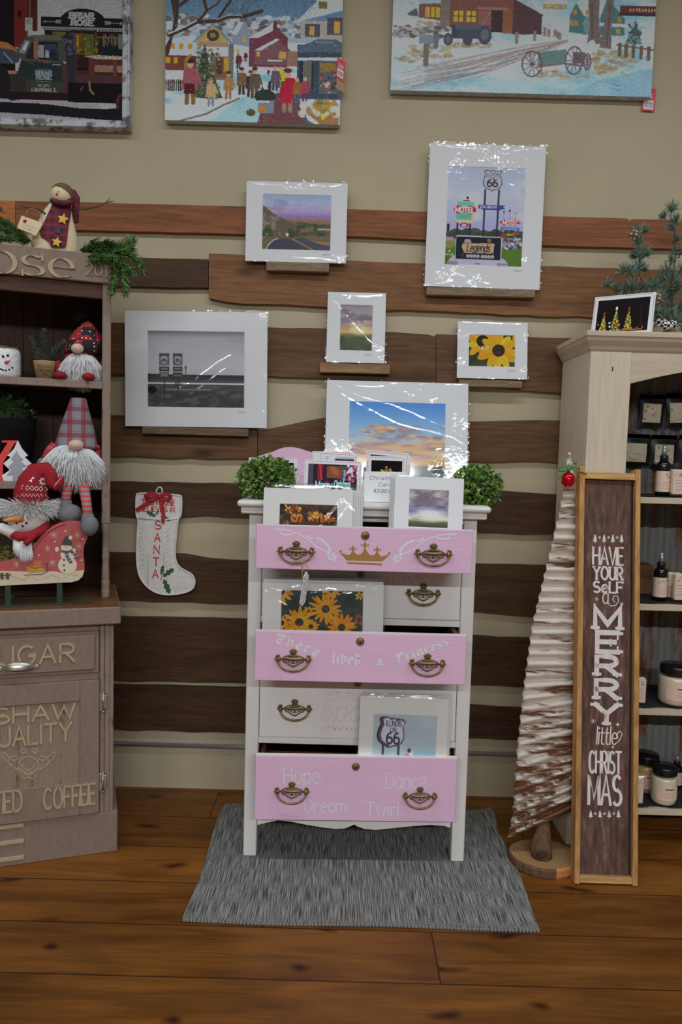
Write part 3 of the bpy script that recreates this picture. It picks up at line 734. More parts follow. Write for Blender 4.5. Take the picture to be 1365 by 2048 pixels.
def escutcheon(d, fr, px, py):
    p = fr.h(px, py); mb = MB(T=(dinv @ fr.m))
    X = Matrix.Translation((p.x, 0, p.z)) @ Matrix.Rotation(RAD(90), 4, 'X')
    mb.lathe([(0, .0), (.0125, 0), (.0135, .0012), (.0120, .0028), (.0105, .002), (.009, .0032), (0, .0034)], BRASS, 20, X=X)
    for a in range(10):
        t = a*math.pi/5; mb.ell((p.x+.0118*math.cos(t), -.0025, p.z+.0118*math.sin(t)), .0013, BRASS, 6, 4)
    mb.ell((p.x, -.0036, p.z+.0015), (.0022, .0012, .0022), BLACK, 10, 6); mb.box(p.x-.0011, p.x+.0011, -.0044, -.003, p.z-.0065, p.z+.001, BLACK)
    mb.build('keyhole_plate', d)
def handle_mesh():
    mb = MB(); B = BRASS
    mb.ell((0, -.008, .002), (.029, .0055, .0055), B, 16, 8)
    mb.tube([(-.04, -.004, 0), (-.029, -.007, .001), (.029, -.007, .001), (.04, -.004, 0)], .0024, B, 8)
    mb.tube([(-.036, -.003, .001), (-.026, -.004, .009), (-.014, -.004, .0125), (0, -.004, .0135), (.014, -.004, .0125), (.026, -.004, .009), (.036, -.003, .001)], .0021, B, 7)
    mb.tube([(-.018, -.005, .010), (0, -.006, .0105), (.018, -.005, .010)], .0018, B, 6)
    mb.ell((0, -.004, .018), (.011, .004, .003), B, 10, 6)
    for a in (-62, -32, 0, 32, 62):
        t = RAD(90+a); mb.ell((.0095*math.cos(t), -.005, .022+.0085*math.sin(t)), (.0042, .003, .0042), B, 8, 6)
    mb.ell((0, -.007, .0235), (.006, .004, .005), B, 10, 6)
    for s in (-1, 1):
        mb.ell((s*.047, -.008, 0), (.0075, .007, .0085), B, 10, 8)
        for dx, dz, r in ((.012, .001, .0036), (.007, .011, .004), (.001, .013, .003), (.003, -.010, .0042), (.009, .006, .003), (.0, .007, .0042)):
            mb.ell((s*(.045+dx), -.007, dz), (r, r*.8, r), B, 8, 6)
        mb.tube([(s*.05, -.009, .004), (s*.056, -.01, 0), (s*.053, -.011, -.006), (s*.046, -.011, -.004)], .0017, B, 6)
        # pierced swags hanging under the bar
        mb.tube([(s*.034, -.004, -.002), (s*.030, -.004, -.010), (s*.020, -.004, -.012), (s*.014, -.004, -.018), (0, -.004, -.024)], .0019, B, 6)
        mb.tube([(s*.026, -.004, -.001), (s*.022, -.004, -.007), (s*.013, -.004, -.008), (s*.008, -.004, -.003)], .0015, B, 6)
        mb.tube([(s*.013, -.004, -.009), (s*.007, -.004, -.014), (s*.003, -.004, -.009), (0, -.004, -.012)], .0014, B, 6)
        for dx, dz in ((.022, -.011), (.015, -.016), (.008, -.02), (.029, -.006)): mb.ell((s*dx, -.005, dz), (.0026, .002, .0026), B, 7, 5)
    mb.ell((0, -.006, -.010), (.0028, .003, .005), B, 8, 6); mb.ell((0, -.005, -.023), (.004, .003, .003), B, 8, 6)
    bail = [(.048*math.cos(RAD(a)), -.010-.012*math.sin(RAD(a-180)), -.002-.032*math.sin(RAD(a-180))**.9 if 180 < a < 360 else -.002) for a in range(180, 361, 12)]
    mb.tube(bail, [.0026+.0009*math.sin(math.pi*i/15) for i in range(16)], B, 8)
    return mb
_hm = [None]
def handle(d, fr, px, py):
    p = fr.h(px, py); X = dinv @ fr.m @ Matrix.Translation((p.x, 0, p.z))
    if _hm[0] is None:
        o = handle_mesh().build('handle', d); _hm[0] = o
    else:
        o = _hm[0].copy(); COL.objects.link(o); o.parent = d
    o.matrix_local = X; return o
dinv = (Matrix.Translation(dresser.location)).inverted()
def drawer(name_label, fr, xa, xb, z0, z1, depth, m, hs, key, marks=None):
    mb = MB(T=dinv @ fr.m)
    mb.box(xa, xb, 0, .02, z0, z1, m, .002)
    if m is PINK: mb.box(xa+.001, xb-.001, .0005, .02, z1-.001, z1+.0012, WHITE)
    zi = z1-.014
    for x in (xa+.012, xb-.026): mb.box(x, x+.014, .02, depth, z0+.01, zi, DRAWERWOOD)
    mb.box(xa+.012, xb-.012, depth-.012, depth, z0+.01, zi-.008, DRAWERWOOD); mb.box(xa+.02, xb-.02, .02, depth-.01, z0+.012, z0+.02, DRAWERWOOD)
    if marks: marks(mb, fr)
    d = mb.build('drawer', dresser)
    if name_label: d['label'] = name_label
    for h in hs: handle(d, fr, *h)
    if key: escutcheon(d, fr, *key)
    return d
f1 = Fr((DX, 2.325, 0)); f2 = Fr((DX, DY, 0)); f3 = Fr((DX, 2.36, 0), RAD(.9)); f4 = Fr((DX, DY, 0)); f5 = Fr((DX, 2.442, 0), RAD(1.7))
hw = .3385
def L(fr, pts): return [(lambda p: (p.x, p.z))(fr.h(x, y)) for x, y in pts]
def marks1(mb, fr):
    c = fr.h(730, 1110); u = .00155
    def q(pts): return [(c.x+(x-730)*u, c.z-(y-1110)*u-(x-730)*u*-.0) for x, y in pts]
    mb.sheet(q([(695, 1129), (765, 1130), (766, 1126), (695, 1125)]), -.0003, GOLD)
    mb.sheet(q([(694, 1122), (679, 1106), (690, 1110), (699, 1111), (706, 1101), (713, 1109), (720, 1110), (726, 1104), (730, 1094), (735, 1104), (741, 1110), (748, 1110), (755, 1102), (762, 1112), (771, 1111), (781, 1107), (766, 1122)]), -.0003, GOLD)
    for x, y, s in ((730, 1089, 1.15), (706, 1097, 1), (755, 1098, 1)):
        mb.sheet(q([(x-1.6*s, y+6*s), (x-3*s, y), (x, y-7*s), (x+3*s, y), (x+1.6*s, y+6*s)]), -.0003, GOLD)
        for g in (-1, 1): mb.ribbon(q([(x, y+4*s), (x+g*3.5*s, y+1.5*s), (x+g*6*s, y-1*s), (x+g*7*s, y+2*s), (x+g*5*s, y+3*s)]), .0022, -.0003, GOLD)
    for x, y in ((681, 1104), (779, 1105), (687, 1110), (773, 1111)): mb.sheet(q([(x+2.6*math.cos(t), y+2.6*math.sin(t)) for t in np.linspace(0, 6.28, 9)[:-1]]), -.0003, GOLD)
    # two scroll sprays, mirrored about the crown
    for g in (-1, 1):
        def s(pts): return [((730+g*(730-x) if g > 0 else x), y) for x, y in pts]
        def sp(pts, w_): 
            pp = [(c.x+((x-730) if g < 0 else (730-x))*u, c.z-(y-1110)*u) for x, y in pts]; mb.ribbon(pp, w_, -.0003, PALE)
        sp([(547, 1062), (560, 1063), (580, 1066), (600, 1073), (618, 1084), (632, 1096), (648, 1104), (660, 1110), (668, 1118)], .0045)
        sp([(547, 1061), (553, 1066), (560, 1065)], .003)
        sp([(559, 1068), (563, 1073), (575, 1074), (585, 1071)], .0055)
        sp([(612, 1074), (619, 1079), (624, 1080)], .006)
        sp([(633, 1079), (644, 1083), (654, 1092), (660, 1102), (657, 1108)], .008)
        sp([(655, 1112), (660, 1120), (669, 1123), (672, 1116), (665, 1109)], .006)
d1 = drawer('pink drawer with gold crown', f1, -hw, hw, 1.047, 1.184, .40, PINK, [(593, 1103), (867, 1108)], (731, 1071), marks1)
def arcw(fr, a, b, c):
    """baseline through three pixels, returns a warp for lettering set in 0..1 x 0..1"""
    pa, pb, pc = (fr.h(*k) for k in (a, b, c))
    def at(t, h):
        q = (1-t)**2; r = 2*t*(1-t); s = t*t
        m = (pb*2-(pa+pc)/2)
        x = q*pa.x+r*m.x+s*pc.x; z = q*pa.z+r*m.z+s*pc.z
        dx = 2*(1-t)*(m.x-pa.x)+2*t*(pc.x-m.x); dz = 2*(1-t)*(m.z-pa.z)+2*t*(pc.z-m.z); l = math.hypot(dx, dz)
        return (x-dz/l*h, z+dx/l*h)
    return at
def marks2(mb, fr):
    at = arcw(fr, (755, 1170), (800, 1170), (885, 1152)); mb.text('a time...', 0, 1, 0, .034, -.0003, BLUSH, .0092, nib=RAD(40), gap=1.2, font=BLK, warp=lambda p: at(p[0], p[1]))
    at = arcw(fr, (560, 1160), (640, 1175), (735, 1172)); mb.text('once upon', 0, 1, 0, .030, -.0003, BLUSH, .0092, nib=RAD(40), gap=1.2, font=BLK, warp=lambda p: at(p[0], p[1]))
drawer('white closed drawer', f2, -.336, .336, .859, 1.032, .40, WHITE, [(590, 1178), (847, 1187)], (722, 1147), marks2)
def marks3(mb, fr):
    for txt, a, b, c, h in (('There', (551, 1286), (592, 1297), (634, 1314), .027), ('lived', (664, 1325), (691, 1328), (719, 1330), .030), ('a', (752, 1330), (758, 1330), (765, 1330), .022), ('Princess', (796, 1325), (850, 1308), (898, 1291), .027)):
        at = arcw(fr, a, b, c); mb.text(txt, 0, 1, 0, h*1.1, -.0003, PALE, .0085, nib=RAD(40), gap=1.5, font=BLK, warp=lambda p: at(p[0], p[1]))
d3 = drawer('pink drawer with white blackletter writing', f3, -hw, hw, .681, .842, .40, PINK, [(587, 1318), (855, 1327)], (721, 1283), marks3)
def marks4(mb, fr):
    def t(s, x0, x1, yb, yt, w_, sl=0, nib=None):
        a = fr.h(x0, yb); b = fr.h(x1, yb+(x1-x0)*.028); c = fr.h(x0, yt)
        mb.text(s, a.x, b.x, a.z, c.z, -.0003, BLUSH, w_, slant=sl, nib=nib)
    t('she leaves a', 655, 760, 1390, 1375, .0022); t('little', 675, 735, 1402, 1391, .002)
    t('Sparkle', 640, 800, 1440, 1398, .0042, .28); t('wherever she goes', 639, 850, 1461, 1449, .0032)
drawer('white closed drawer', f4, -.336, .336, .437, .654, .40, WHITE, [(590, 1417), (847, 1424)], (716, 1366), marks4)
def marks5(mb, fr):
    for s, x0, x1, yb, yt in (('Hope', 568, 640, 1566, 1536), ('Dance', 772, 852, 1577, 1546), ('Dream', 610, 692, 1624, 1598), ('Twirl.', 732, 804, 1631, 1605)):
        a = fr.h(x0, yb); b = fr.h(x1, yb+(x1-x0)*.028); c = fr.h(x0, yt); n = len(s)
        mb.text(s, a.x, b.x, a.z, c.z, -.0003, PALE, .0036, gap=1.5, nib=None)
        # curled terminals
        for k, (ux, uz) in enumerate(((-.006, .002), )):
            mb.ribbon([(a.x+ux+.004*math.cos(t), c.z-.003+.003*math.sin(t)) for t in np.linspace(0, 4.6, 9)], .0018, -.0003, PALE)
        mb.ribbon([(b.x+.002+.004*math.cos(t), a.z+.004+.003*math.sin(t)) for t in np.linspace(3.4, -1, 9)], .0018, -.0003, PALE)
d5 = drawer('pink drawer with four white words', f5, -hw, hw, .181, .403, .40, PINK, [(584, 1582), (840, 1592)], (712, 1533), marks5)
# twine and lacy tag tied round a pull
TWINE = plain('jute_twine', A(150, 118, 82, .55), .9)
tg = f1.h(611, 1150); LACE = None
def lace_mat():
    m, t, N, Lk, b = nt('black_flecked_lace'); b.inputs['Roughness'].default_value = .9
    tc = N.new('ShaderNodeTexCoord'); mp = N.new('ShaderNodeMapping'); mp.inputs['Scale'].default_value = (1, 1, .4); Lk.new(tc.outputs['Object'], mp.inputs[0])
    v = N.new('ShaderNodeTexVoronoi'); v.inputs['Scale'].default_value = 320; Lk.new(mp.outputs[0], v.inputs['Vector'])
    r = ramp(N, [(.25, A(24, 22, 22, .55)), (.38, A(206, 202, 202, .55))]); Lk.new(v.outputs['Distance'], r.inputs[0]); Lk.new(r.outputs[0], b.inputs['Base Color']); return m
base = f1.w((tg.x, -.03, tg.z-.13))
tagt = thing('gift_tag', 'small lacy white tag hanging by twine from the left pull of the crown drawer', 'tag', base)
hb = f1.h(593, 1120)
mb = MB()
W_ = lambda x, y, z: (x, 2.325+y, z)
kx = DX+hb.x; kz = hb.z
A0 = P(606, 1119, 2.303)
for pts in ([(586, 1122), (590, 1127), (582, 1133)], [(590, 1122), (598, 1124), (606, 1120), (611, 1128), (617, 1138), (614, 1145)], [(604, 1120), (605, 1135), (605, 1150), (604, 1172), (603, 1190), (606, 1200)], [(607, 1120), (604, 1130), (606, 1140), (612, 1146)], [(585, 1119), (595, 1121), (606, 1119), (612, 1117)]):
    mb.tube([P(x, y, 2.302) for x, y in pts], .0011, TWINE, 6)
mb.build('twine', tagt, world=True)
c0 = P(614, 1144, 2.302); c1 = P(606, 1210, 2.302); mb = MB()
ax = (Vector(c1)-Vector(c0)); out = []
Lm = lace_mat()
for k in range(3):
    X = Matrix.Translation(c0) @ Matrix.Rotation(RAD(7), 4, 'Y') @ Matrix.Rotation(RAD(62+k*9), 4, 'Z')
    mb.prism([(-.016, -.012), (0, 0), (.016, -.012), (.017, -.095), (.004, -.108), (-.016, -.1)], -.0009+.0018*k, .0004+.0018*k, Lm, X=X)
mb.build('lace_tag', tagt, world=True)
# ------------------------------------------------------------------ matted prints
MATBOARD = plain('white_mat_board', A(192, 193, 198, .55), .75)
MATCREAM = plain('ivory_mat_board', A(204, 195, 190, .6), .75)
KRAFTED = plain('grey_backing_board', A(120, 116, 110, .55), .8)
INK = plain('pencil_ink', A(90, 90, 94, .55), .8)
FILM = film_mat()
def sleeve_mesh(w_, h_, creases, seed=0, step=.0021, pucker=1.0, pos=(3, 1.8, 0), flap=0.0):
    """a clear bag a little larger than the board, its folds pressed up as ridges"""
    e = .006; X0, X1, Z0, Z1 = -w_/2-e, w_/2+e, -.002, h_+e+flap
    nu = int((X1-X0)/step); nv = int((Z1-Z0)/step)
    X, Z = np.meshgrid(np.linspace(X0, X1, nu), np.linspace(Z0, Z1, nv)); D = np.zeros_like(X)
    jit = vnoise(nv, nu, 9, seed+17, 2); fo = vnoise(nv, nu, 22, seed+29, 2)
    zw = pos[1]+Z*math.cos(pos[2]); ev = np.arctan2(zw-CAM_H, pos[0]); er = np.arctan2(CEIL_Z-zw, pos[0]-ROWS[1][0]); need = np.tan((er-ev)/2-pos[2])
    for pts, amp, sig in creases:
        q = [((p[0]-.5)*w_, (1-p[1])*h_) for p in pts]
        if len(q) == 1:
            mk = np.exp(-((X-q[0][0])**2+(Z-q[0][1])**2)/(sig*sig)); D += mk*amp*(vnoise(nv, nu, .016/step, seed+int(q[0][0]*9e3)%97, 2)-.3).clip(0); continue
        best = np.full(X.shape, 9.0); sgn = np.ones(X.shape); cth = np.ones(X.shape); ap = np.zeros(X.shape)
        tot = sum(math.hypot(b_[0]-a_[0], b_[1]-a_[1]) for a_, b_ in zip(q[:-1], q[1:])); acc = 0.0
        for (xa, za), (xb, zb) in zip(q[:-1], q[1:]):
            dx, dz = xb-xa, zb-za; L_ = math.hypot(dx, dz)+1e-9; t = np.clip(((X-xa)*dx+(Z-za)*dz)/(L_*L_), 0, 1)
            d = np.hypot(X-xa-t*dx, Z-za-t*dz); k = d < best
            nz = dx/L_ if dx >= 0 else -dx/L_; nx = -dz/L_ if dx >= 0 else dz/L_
            best = np.where(k, d, best); sgn = np.where(k, np.sign((X-xa)*nx+(Z-za)*nz), sgn); cth = np.where(k, max(abs(dx)/L_, .45), cth); ap = np.where(k, (acc+t*L_)/tot, ap); acc += L_
        wd = sig*2.0*(.45+1.1*jit)*np.clip(np.minimum(ap, 1-ap)*9+.25, 0, 1)+1e-5
        sl = need/cth*(.92+.16*fo); up = np.where(need >= 0, sgn >= 0, sgn < 0); A_ = np.abs(sl)*wd
        D = np.maximum(D, A_*np.clip(1-best/np.where(up, wd, wd*5), 0, 1))
    D += .0004*pucker*(vnoise(nv, nu, .12/step, seed, 1)-.5)
    edge = np.minimum(np.minimum(X-X0, X1-X), np.minimum(Z-Z0, Z1-Z)); rim = np.exp(-(edge/.006)**2)
    D += rim*.0012*pucker*(vnoise(nv, nu, .012/step, seed+3, 2)-.35)
    Y = -.0035-D
    V = np.stack([X.ravel(), Y.ravel(), Z.ravel()], -1); idx = np.arange(nu*nv).reshape(nv, nu)
    Fq = np.stack([idx[:-1, :-1], idx[:-1, 1:], idx[1:, 1:], idx[1:, :-1]], -1).reshape(-1, 4)
    return V.tolist(), Fq.tolist()
def sleeve(fr, w_, h_, t, creases, parent, seed=0, flap=0.0):
    rt = root_of(parent); inv = (Matrix.Translation(rt.location) @ Matrix.Rotation(rt.rotation_euler.z, 4, 'Z')).inverted()
    mb = MB(T=inv @ fr.m); v, f = sleeve_mesh(w_, h_, creases, seed, step=.0021 if len(creases) > 2 else .004, pos=(fr.o.y, fr.o.z, fr.lean), flap=flap); mb.add(v, f, FILM, True)
    return mb.build('clear_sleeve', parent)
def scribble(mb, x, z, s, m=None):
    g = random.Random(int(abs(x*1e4)+abs(z*1e4)))
    mb.ribbon([(x+s*(k*.09)+g.uniform(-.03, .03)*s, z+s*.16*math.sin(k*2.1)*g.uniform(.4, 1.2)) for k in range(12)], s*.035, -.0016, m or INK)
def matted(name, label, cat, fr, w_, h_, win, pic, creases, group=None, mat=None, cover=True, sign=True, seed=0, ill=.55):
    """board standing at fr (origin = bottom centre); win = window in fractions (left, top, right, bottom)"""
    mat = mat or MATBOARD
    t = thing(name, label, cat, fr.o, 0, group); inv = Matrix.Translation(fr.o).inverted()
    xa, xb = (win[0]-.5)*w_, (win[2]-.5)*w_; zt, zb = (1-win[1])*h_, (1-win[3])*h_; b = .0016
    mb = MB(T=inv @ fr.m); x0, x1 = -w_/2, w_/2
    if pic is None: mb.box(x0, x1, -.0015, .003, 0, h_, mat, .0005)
    else:
        mb.add([(x0, -.0015, 0), (x1, -.0015, 0), (x1, -.0015, h_), (x0, -.0015, h_), (xa, -.0015, zb), (xb, -.0015, zb), (xb, -.0015, zt), (xa, -.0015, zt),
                (xa+b, .0003, zb+b), (xb-b, .0003, zb+b), (xb-b, .0003, zt-b), (xa+b, .0003, zt-b)],
               [(0, 1, 5, 4), (1, 2, 6, 5), (2, 3, 7, 6), (3, 0, 4, 7), (4, 5, 9, 8), (5, 6, 10, 9), (6, 7, 11, 10), (7, 4, 8, 11)], mat)
        mb.box(x0, x1, .0007, .0032, 0, h_, KRAFTED)
        mb.add([(x0, -.0015, 0), (x1, -.0015, 0), (x1, -.0015, h_), (x0, -.0015, h_), (x0, .0007, 0), (x1, .0007, 0), (x1, .0007, h_), (x0, .0007, h_)], [(0, 1, 5, 4), (1, 2, 6, 5), (2, 3, 7, 6), (3, 0, 4, 7)], mat)
        if sign: scribble(mb, xb-.03, zb-.016, .03)
    mb.build('mat_board', t)
    if pic is not None: pic.build('photo', t, fr, xa-.001, xb+.001, zb-.001, zt+.001, .0004, ill)
    if cover: sleeve(fr, w_, h_, .003, creases, t, seed, .014 if mat is MATCREAM else 0.0)
    return t
def wall_print(name, label, quad, lean, win, pic, creases, seed, Y=2.996, ledge=None, ill=.55, roll=None, cat='print'):
    """quad: its four corners in the photograph; it rests on a ledge and leans on the boards behind"""
    c = [P(x, y, Y) for x, y in quad]; w_ = ((c[1]-c[0]).length+(c[2]-c[3]).length)/2; h_ = ((c[3]-c[0]).length+(c[2]-c[1]).length)/2
    b = (c[2]+c[3])/2; r = math.atan2(c[2].z-c[3].z, c[2].x-c[3].x) if roll is None else roll
    lean = auto_lean(Y, b.z, c[0].z, .2, math.degrees(math.asin(min(.9, (3.021-Y)/h_)))); fr = Fr((b.x, Y, b.z), 0, RAD(lean), -r)
    return matted(name, label, cat, fr, w_, h_, win, pic, creases, seed=seed, ill=ill)
def winfrac(quad, wq):
    x0 = (quad[0][0]+quad[3][0])/2; x1 = (quad[1][0]+quad[2][0])/2; yt = (quad[0][1]+quad[1][1])/2; yb = (quad[2][1]+quad[3][1])/2
    return ((wq[0]-x0)/(x1-x0), (wq[1]-yt)/(yb-yt), (wq[2]-x0)/(x1-x0), (wq[3]-yt)/(yb-yt))
def cr(quad, lst):
    """creases given in photo pixels -> fractions"""
    x0 = (quad[0][0]+quad[3][0])/2; x1 = (quad[1][0]+quad[2][0])/2; yt = (quad[0][1]+quad[1][1])/2; yb = (quad[2][1]+quad[3][1])/2
    return [([((x-x0)/(x1-x0), (y-yt-(x-(x0+x1)/2)*.025)/(yb-yt)) for x, y in pts], a, s) for pts, a, s in lst]
# --- pictures
def pic_bw():
    p = Pic(212, 832, 255, 757, .36); p.grad([(255, (96, 96, 98)), (300, (150, 150, 153)), (480, (168, 168, 172)), (540, (160, 160, 163))])
    p.clouds(255, 420, 120, (120, 120, 122), .5, 4, 3, .5, 3)
    p.rect(212, 538, 832, 760, (58, 58, 58)); p.grad([(560, (52, 52, 52)), (590, (84, 84, 84)), (592, (190, 190, 190)), (599, (190, 190, 190)), (602, (70, 70, 70)), (660, (58, 58, 58)), (757, (60, 60, 58))])
    for k in range(60): p.ell(212+k*10.5, 540+(k*.2), 8, 3+3*rng.random(), (46, 46, 46))
    p.clouds(610, 760, 30, (92, 92, 90), .5, 5, 9, .7, 2); p.rect(212, 628, 832, 640, (70, 70, 70)); p.rect(330, 630, 620, 640, (120, 120, 120), .7)
    p.ell(245, 640, 30, 26, (30, 30, 30))
    for cx in (322, 407):
        p.rect(cx-31, 402, cx+31, 484, (70, 70, 70)); p.rect(cx-29, 420, cx+29, 468, (96, 96, 96)); p.ell(cx, 438, 20, 18, (150, 150, 150)); p.ell(cx, 452, 16, 16, (150, 150, 150)); p.text('66', cx-11, 436, cx+11, 454, 4, (60, 60, 60))
        p.rect(cx-30, 470, cx+30, 484, (110, 110, 110)); p.rect(cx-31, 488, cx+31, 518, (58, 58, 58)); p.rect(cx-22, 497, cx+22, 509, (110, 110, 110)); p.rect(cx-32, 525, cx+30, 558, (64, 64, 64)); p.line([(cx, 558), (cx, 700)], 7, (44, 44, 44))
    p.text('END', 303, 532, 342, 550, 4, (130, 130, 130)); p.line([(385, 545), (428, 545)], 5, (130, 130, 130)); p.rect(391, 585, 422, 606, (60, 60, 60)); p.rect(394, 592, 418, 599, (130, 130, 130))
    p.poly([(457, 476), (466, 494), (457, 512), (448, 494)], (84, 84, 84)); p.line([(457, 510), (460, 630)], 5, (70, 70, 70)); return p.grain(.035, 2)
def pic_road():
    p = Pic(340, 900, 185, 645, .34); p.grad([(185, (128, 156, 174)), (260, (160, 162, 188)), (330, (158, 138, 176)), (370, (128, 108, 158)), (386, (138, 110, 140)), (390, (140, 108, 92)), (430, (120, 98, 78)), (645, (92, 86, 62))])
    p.clouds(230, 300, 60, (112, 116, 158), .56, 6, 4, .7, 4)
    p.poly([(340, 278), (380, 300), (430, 345), (520, 390), (600, 420), (680, 520), (500, 560), (340, 560)], (94, 84, 66), 1, .2)
    p.clouds(300, 560, 40, (140, 130, 128), .55, 6, 6, .8, 1.2, 340, 560); p.speck(40, 620, 900, 420, 520, 12, [(54, 72, 46), (66, 82, 52), (74, 84, 58)], .9, 2)
    p.speck(14, 345, 420, 470, 530, 14, [(52, 66, 44), (60, 72, 48)]); p.speck(10, 560, 640, 470, 520, 16, [(60, 70, 46)], .9); p.rect(790, 458, 890, 474, (150, 146, 150))
    p.poly([(380, 645), (400, 600), (440, 560), (520, 545), (600, 556), (690, 600), (770, 645)], (66, 66, 78)); p.poly([(600, 556), (660, 530), (720, 560), (890, 600), (900, 645), (770, 645), (690, 600)], (70, 72, 86))
    p.line([(378, 640), (398, 600), (436, 562), (470, 548)], 8, (176, 174, 180)); p.line([(590, 553), (680, 600), (760, 643)], 6, (146, 122, 70)); p.line([(604, 553), (694, 598), (776, 643)], 4, (146, 122, 70))
    p.ell(545, 515, 12, 14, (190, 186, 184)); p.poly([(740, 560), (900, 575), (900, 600), (800, 585)], (138, 112, 82)); return p.grain(.1, 3)
def shield(p, cx, cy, s, c, edge, rot=0):
    pts = [(-.95, -.92), (-.78, -1.05), (-.55, -1.12), (-.3, -.98), (0, -1.1), (.3, -.98), (.55, -1.12), (.78, -1.05), (.95, -.92), (.8, -.55), (.95, -.1), (1, .3), (.85, .7), (.5, .92), (.2, 1.0), (0, 1.12), (-.2, 1.0), (-.5, .92), (-.85, .7), (-1, .3), (-.95, -.1), (-.8, -.55)]
    ca, sa = math.cos(rot), math.sin(rot)
    f = lambda k, dx=0, dy=0: [(cx+dx+s*k*(x*ca-y*sa), cy+dy+s*k*(x*sa+y*ca)) for x, y in pts]
    p.poly(f(1.06), edge); p.poly(f(.94), c); return p
def pic_motel():
    p = Pic(80, 1262, 80, 1600, .135); p.grad([(80, (158, 166, 184)), (500, (172, 176, 196)), (1050, (150, 152, 186)), (1100, (120, 124, 150))])
    p.clouds(80, 1000, 330, (128, 132, 180), .5, 3, 12, .65, 1.4, 700, 1262); p.clouds(200, 900, 240, (190, 188, 196), .55, 4, 15, .7, 1.6)
    p.speck(50, 80, 1262, 1070, 1180, 50, [(48, 60, 46), (60, 72, 52), (54, 62, 50)], .9, 1.3)
    p.rect(80, 1290, 1262, 1600, (78, 108, 44)); p.clouds(1300, 1600, 160, (60, 92, 34), .5, 4, 8, .7, 1)
    p.rect(85, 1160, 205, 1220, (150, 130, 140)); p.ell(150, 1280, 80, 60, (120, 122, 52)); p.rect(100, 960, 140, 1070, (34, 36, 40))
    p.rect(960, 1150, 1140, 1320, (108, 108, 116)); p.speck(60, 960, 1220, 1160, 1310, 18, [(190, 190, 196), (60, 60, 66), (140, 140, 150)], .8)
    for x in (660, 860): p.line([(x-6 if x < 700 else x+2, 430), (x-8, 1130)], 26, (40, 40, 46))
    shield(p, 760, 285, 140, (168, 166, 176), (96, 96, 106)); p.rect(635, 225, 885, 232, (110, 110, 118)); p.text('ILLINOIS', 660, 172, 860, 212, 9, (120, 118, 128)); p.text('66', 682, 275, 832, 375, 20, (52, 52, 60)); p.text('US', 735, 245, 785, 266, 7, (110, 110, 118))
    p.rect(562, 660, 962, 716, (62, 62, 130)); p.text('COLISEUM', 590, 672, 830, 704, 9, (168, 166, 196)); p.poly([(935, 688), (960, 672), (960, 704)], (200, 200, 215)); p.rect(620, 716, 900, 730, (44, 44, 56))
    for x in (258, 450): p.line([(x, 930), (x, 1130)], 26, (44, 44, 52))
    p.poly([(500, 640), (540, 640), (492, 950), (225, 940), (238, 800), (460, 820)], (186, 170, 142)); p.poly([(246, 622), (500, 622), (480, 690), (246, 690)], (92, 170, 150)); p.rect(232, 800, 462, 892, (84, 166, 146))
    p.text('motor court', 262, 830, 430, 862, 7, (110, 130, 120)) if False else p.rect(262, 838, 430, 850, (110, 140, 128))
    p.ell(265, 742, 70, 62, (164, 46, 48)); p.ell(450, 745, 84, 62, (164, 46, 48)); p.rect(265, 700, 450, 788, (164, 46, 48)); p.text('MOTEL', 222, 708, 505, 782, 17, (226, 220, 214))
    p.ell(360, 975, 72, 34, (140, 50, 90)); p.text('66', 330, 962, 390, 990, 8, (210, 190, 205)); p.ell(382, 565, 30, 34, (190, 190, 196)); p.ell(395, 560, 18, 24, (40, 40, 46)); p.poly([(325, 610), (345, 590), (420, 590), (440, 612)], (150, 60, 50))
    for x, y, c in ((950, 757, (90, 90, 96)), (1036, 735, (50, 50, 54)), (1126, 773, (206, 130, 40))): p.line([(x, y), (x+4, 1330)], 8, (130, 126, 136)); p.ell(x, y, 17, 17, c)
    p.poly([(882, 915), (960, 872), (1045, 900), (1130, 868), (1212, 915), (1130, 966), (1045, 940), (960, 968)], (180, 54, 52)); p.text('MOTEL', 930, 888, 1160, 946, 12, (224, 200, 196), slant=.3)
    p.rect(912, 992, 1188, 1036, (60, 92, 140)); p.rect(940, 1008, 1160, 1020, (150, 170, 196)); p.rect(915, 1086, 1000, 1130, (150, 50, 40)); p.rect(1000, 1086, 1100, 1112, (200, 150, 40)); p.rect(1090, 1062, 1188, 1092, (150, 70, 80))
    p.poly([(240, 1160), (262, 1130), (920, 1140), (945, 1165), (940, 1460), (1000, 1490), (1040, 1545), (1040, 1600), (120, 1600), (140, 1530), (185, 1470), (240, 1440)], (168, 162, 176)); p.rect(250, 1152, 922, 1498, (24, 30, 40))
    p.poly([(345, 1255), (828, 1240), (815, 1400), (380, 1395), (340, 1320)], (176, 146, 112)); p.poly([(385, 1190), (465, 1190), (480, 1245), (360, 1245)], (150, 146, 138)); p.poly([(720, 1180), (775, 1180), (780, 1230), (720, 1230)], (140, 92, 56)); p.line([(370, 1390), (350, 1450)], 18, (90, 60, 40)); p.line([(790, 1390), (830, 1450)], 18, (90, 60, 40))
    p.text('Legends', 415, 1262, 760, 1372, 13, (40, 46, 56), slant=.22); p.line([(500, 1385), (600, 1408), (680, 1395), (720, 1370)], 11, (40, 46, 56))
    for k in range(4): p.ell(435+k*50, 1445, 27, 28, (150, 146, 150)); p.ell(655+k*50, 1448, 27, 28, (150, 146, 150))
    for y in (1540, 1568): p.rect(140, y, 290, y+14, (84, 80, 90)); p.rect(880, y+10, 1040, y+24, (84, 80, 90))
    p.rect(540, 1552, 625, 1568, (96, 92, 100)); return p
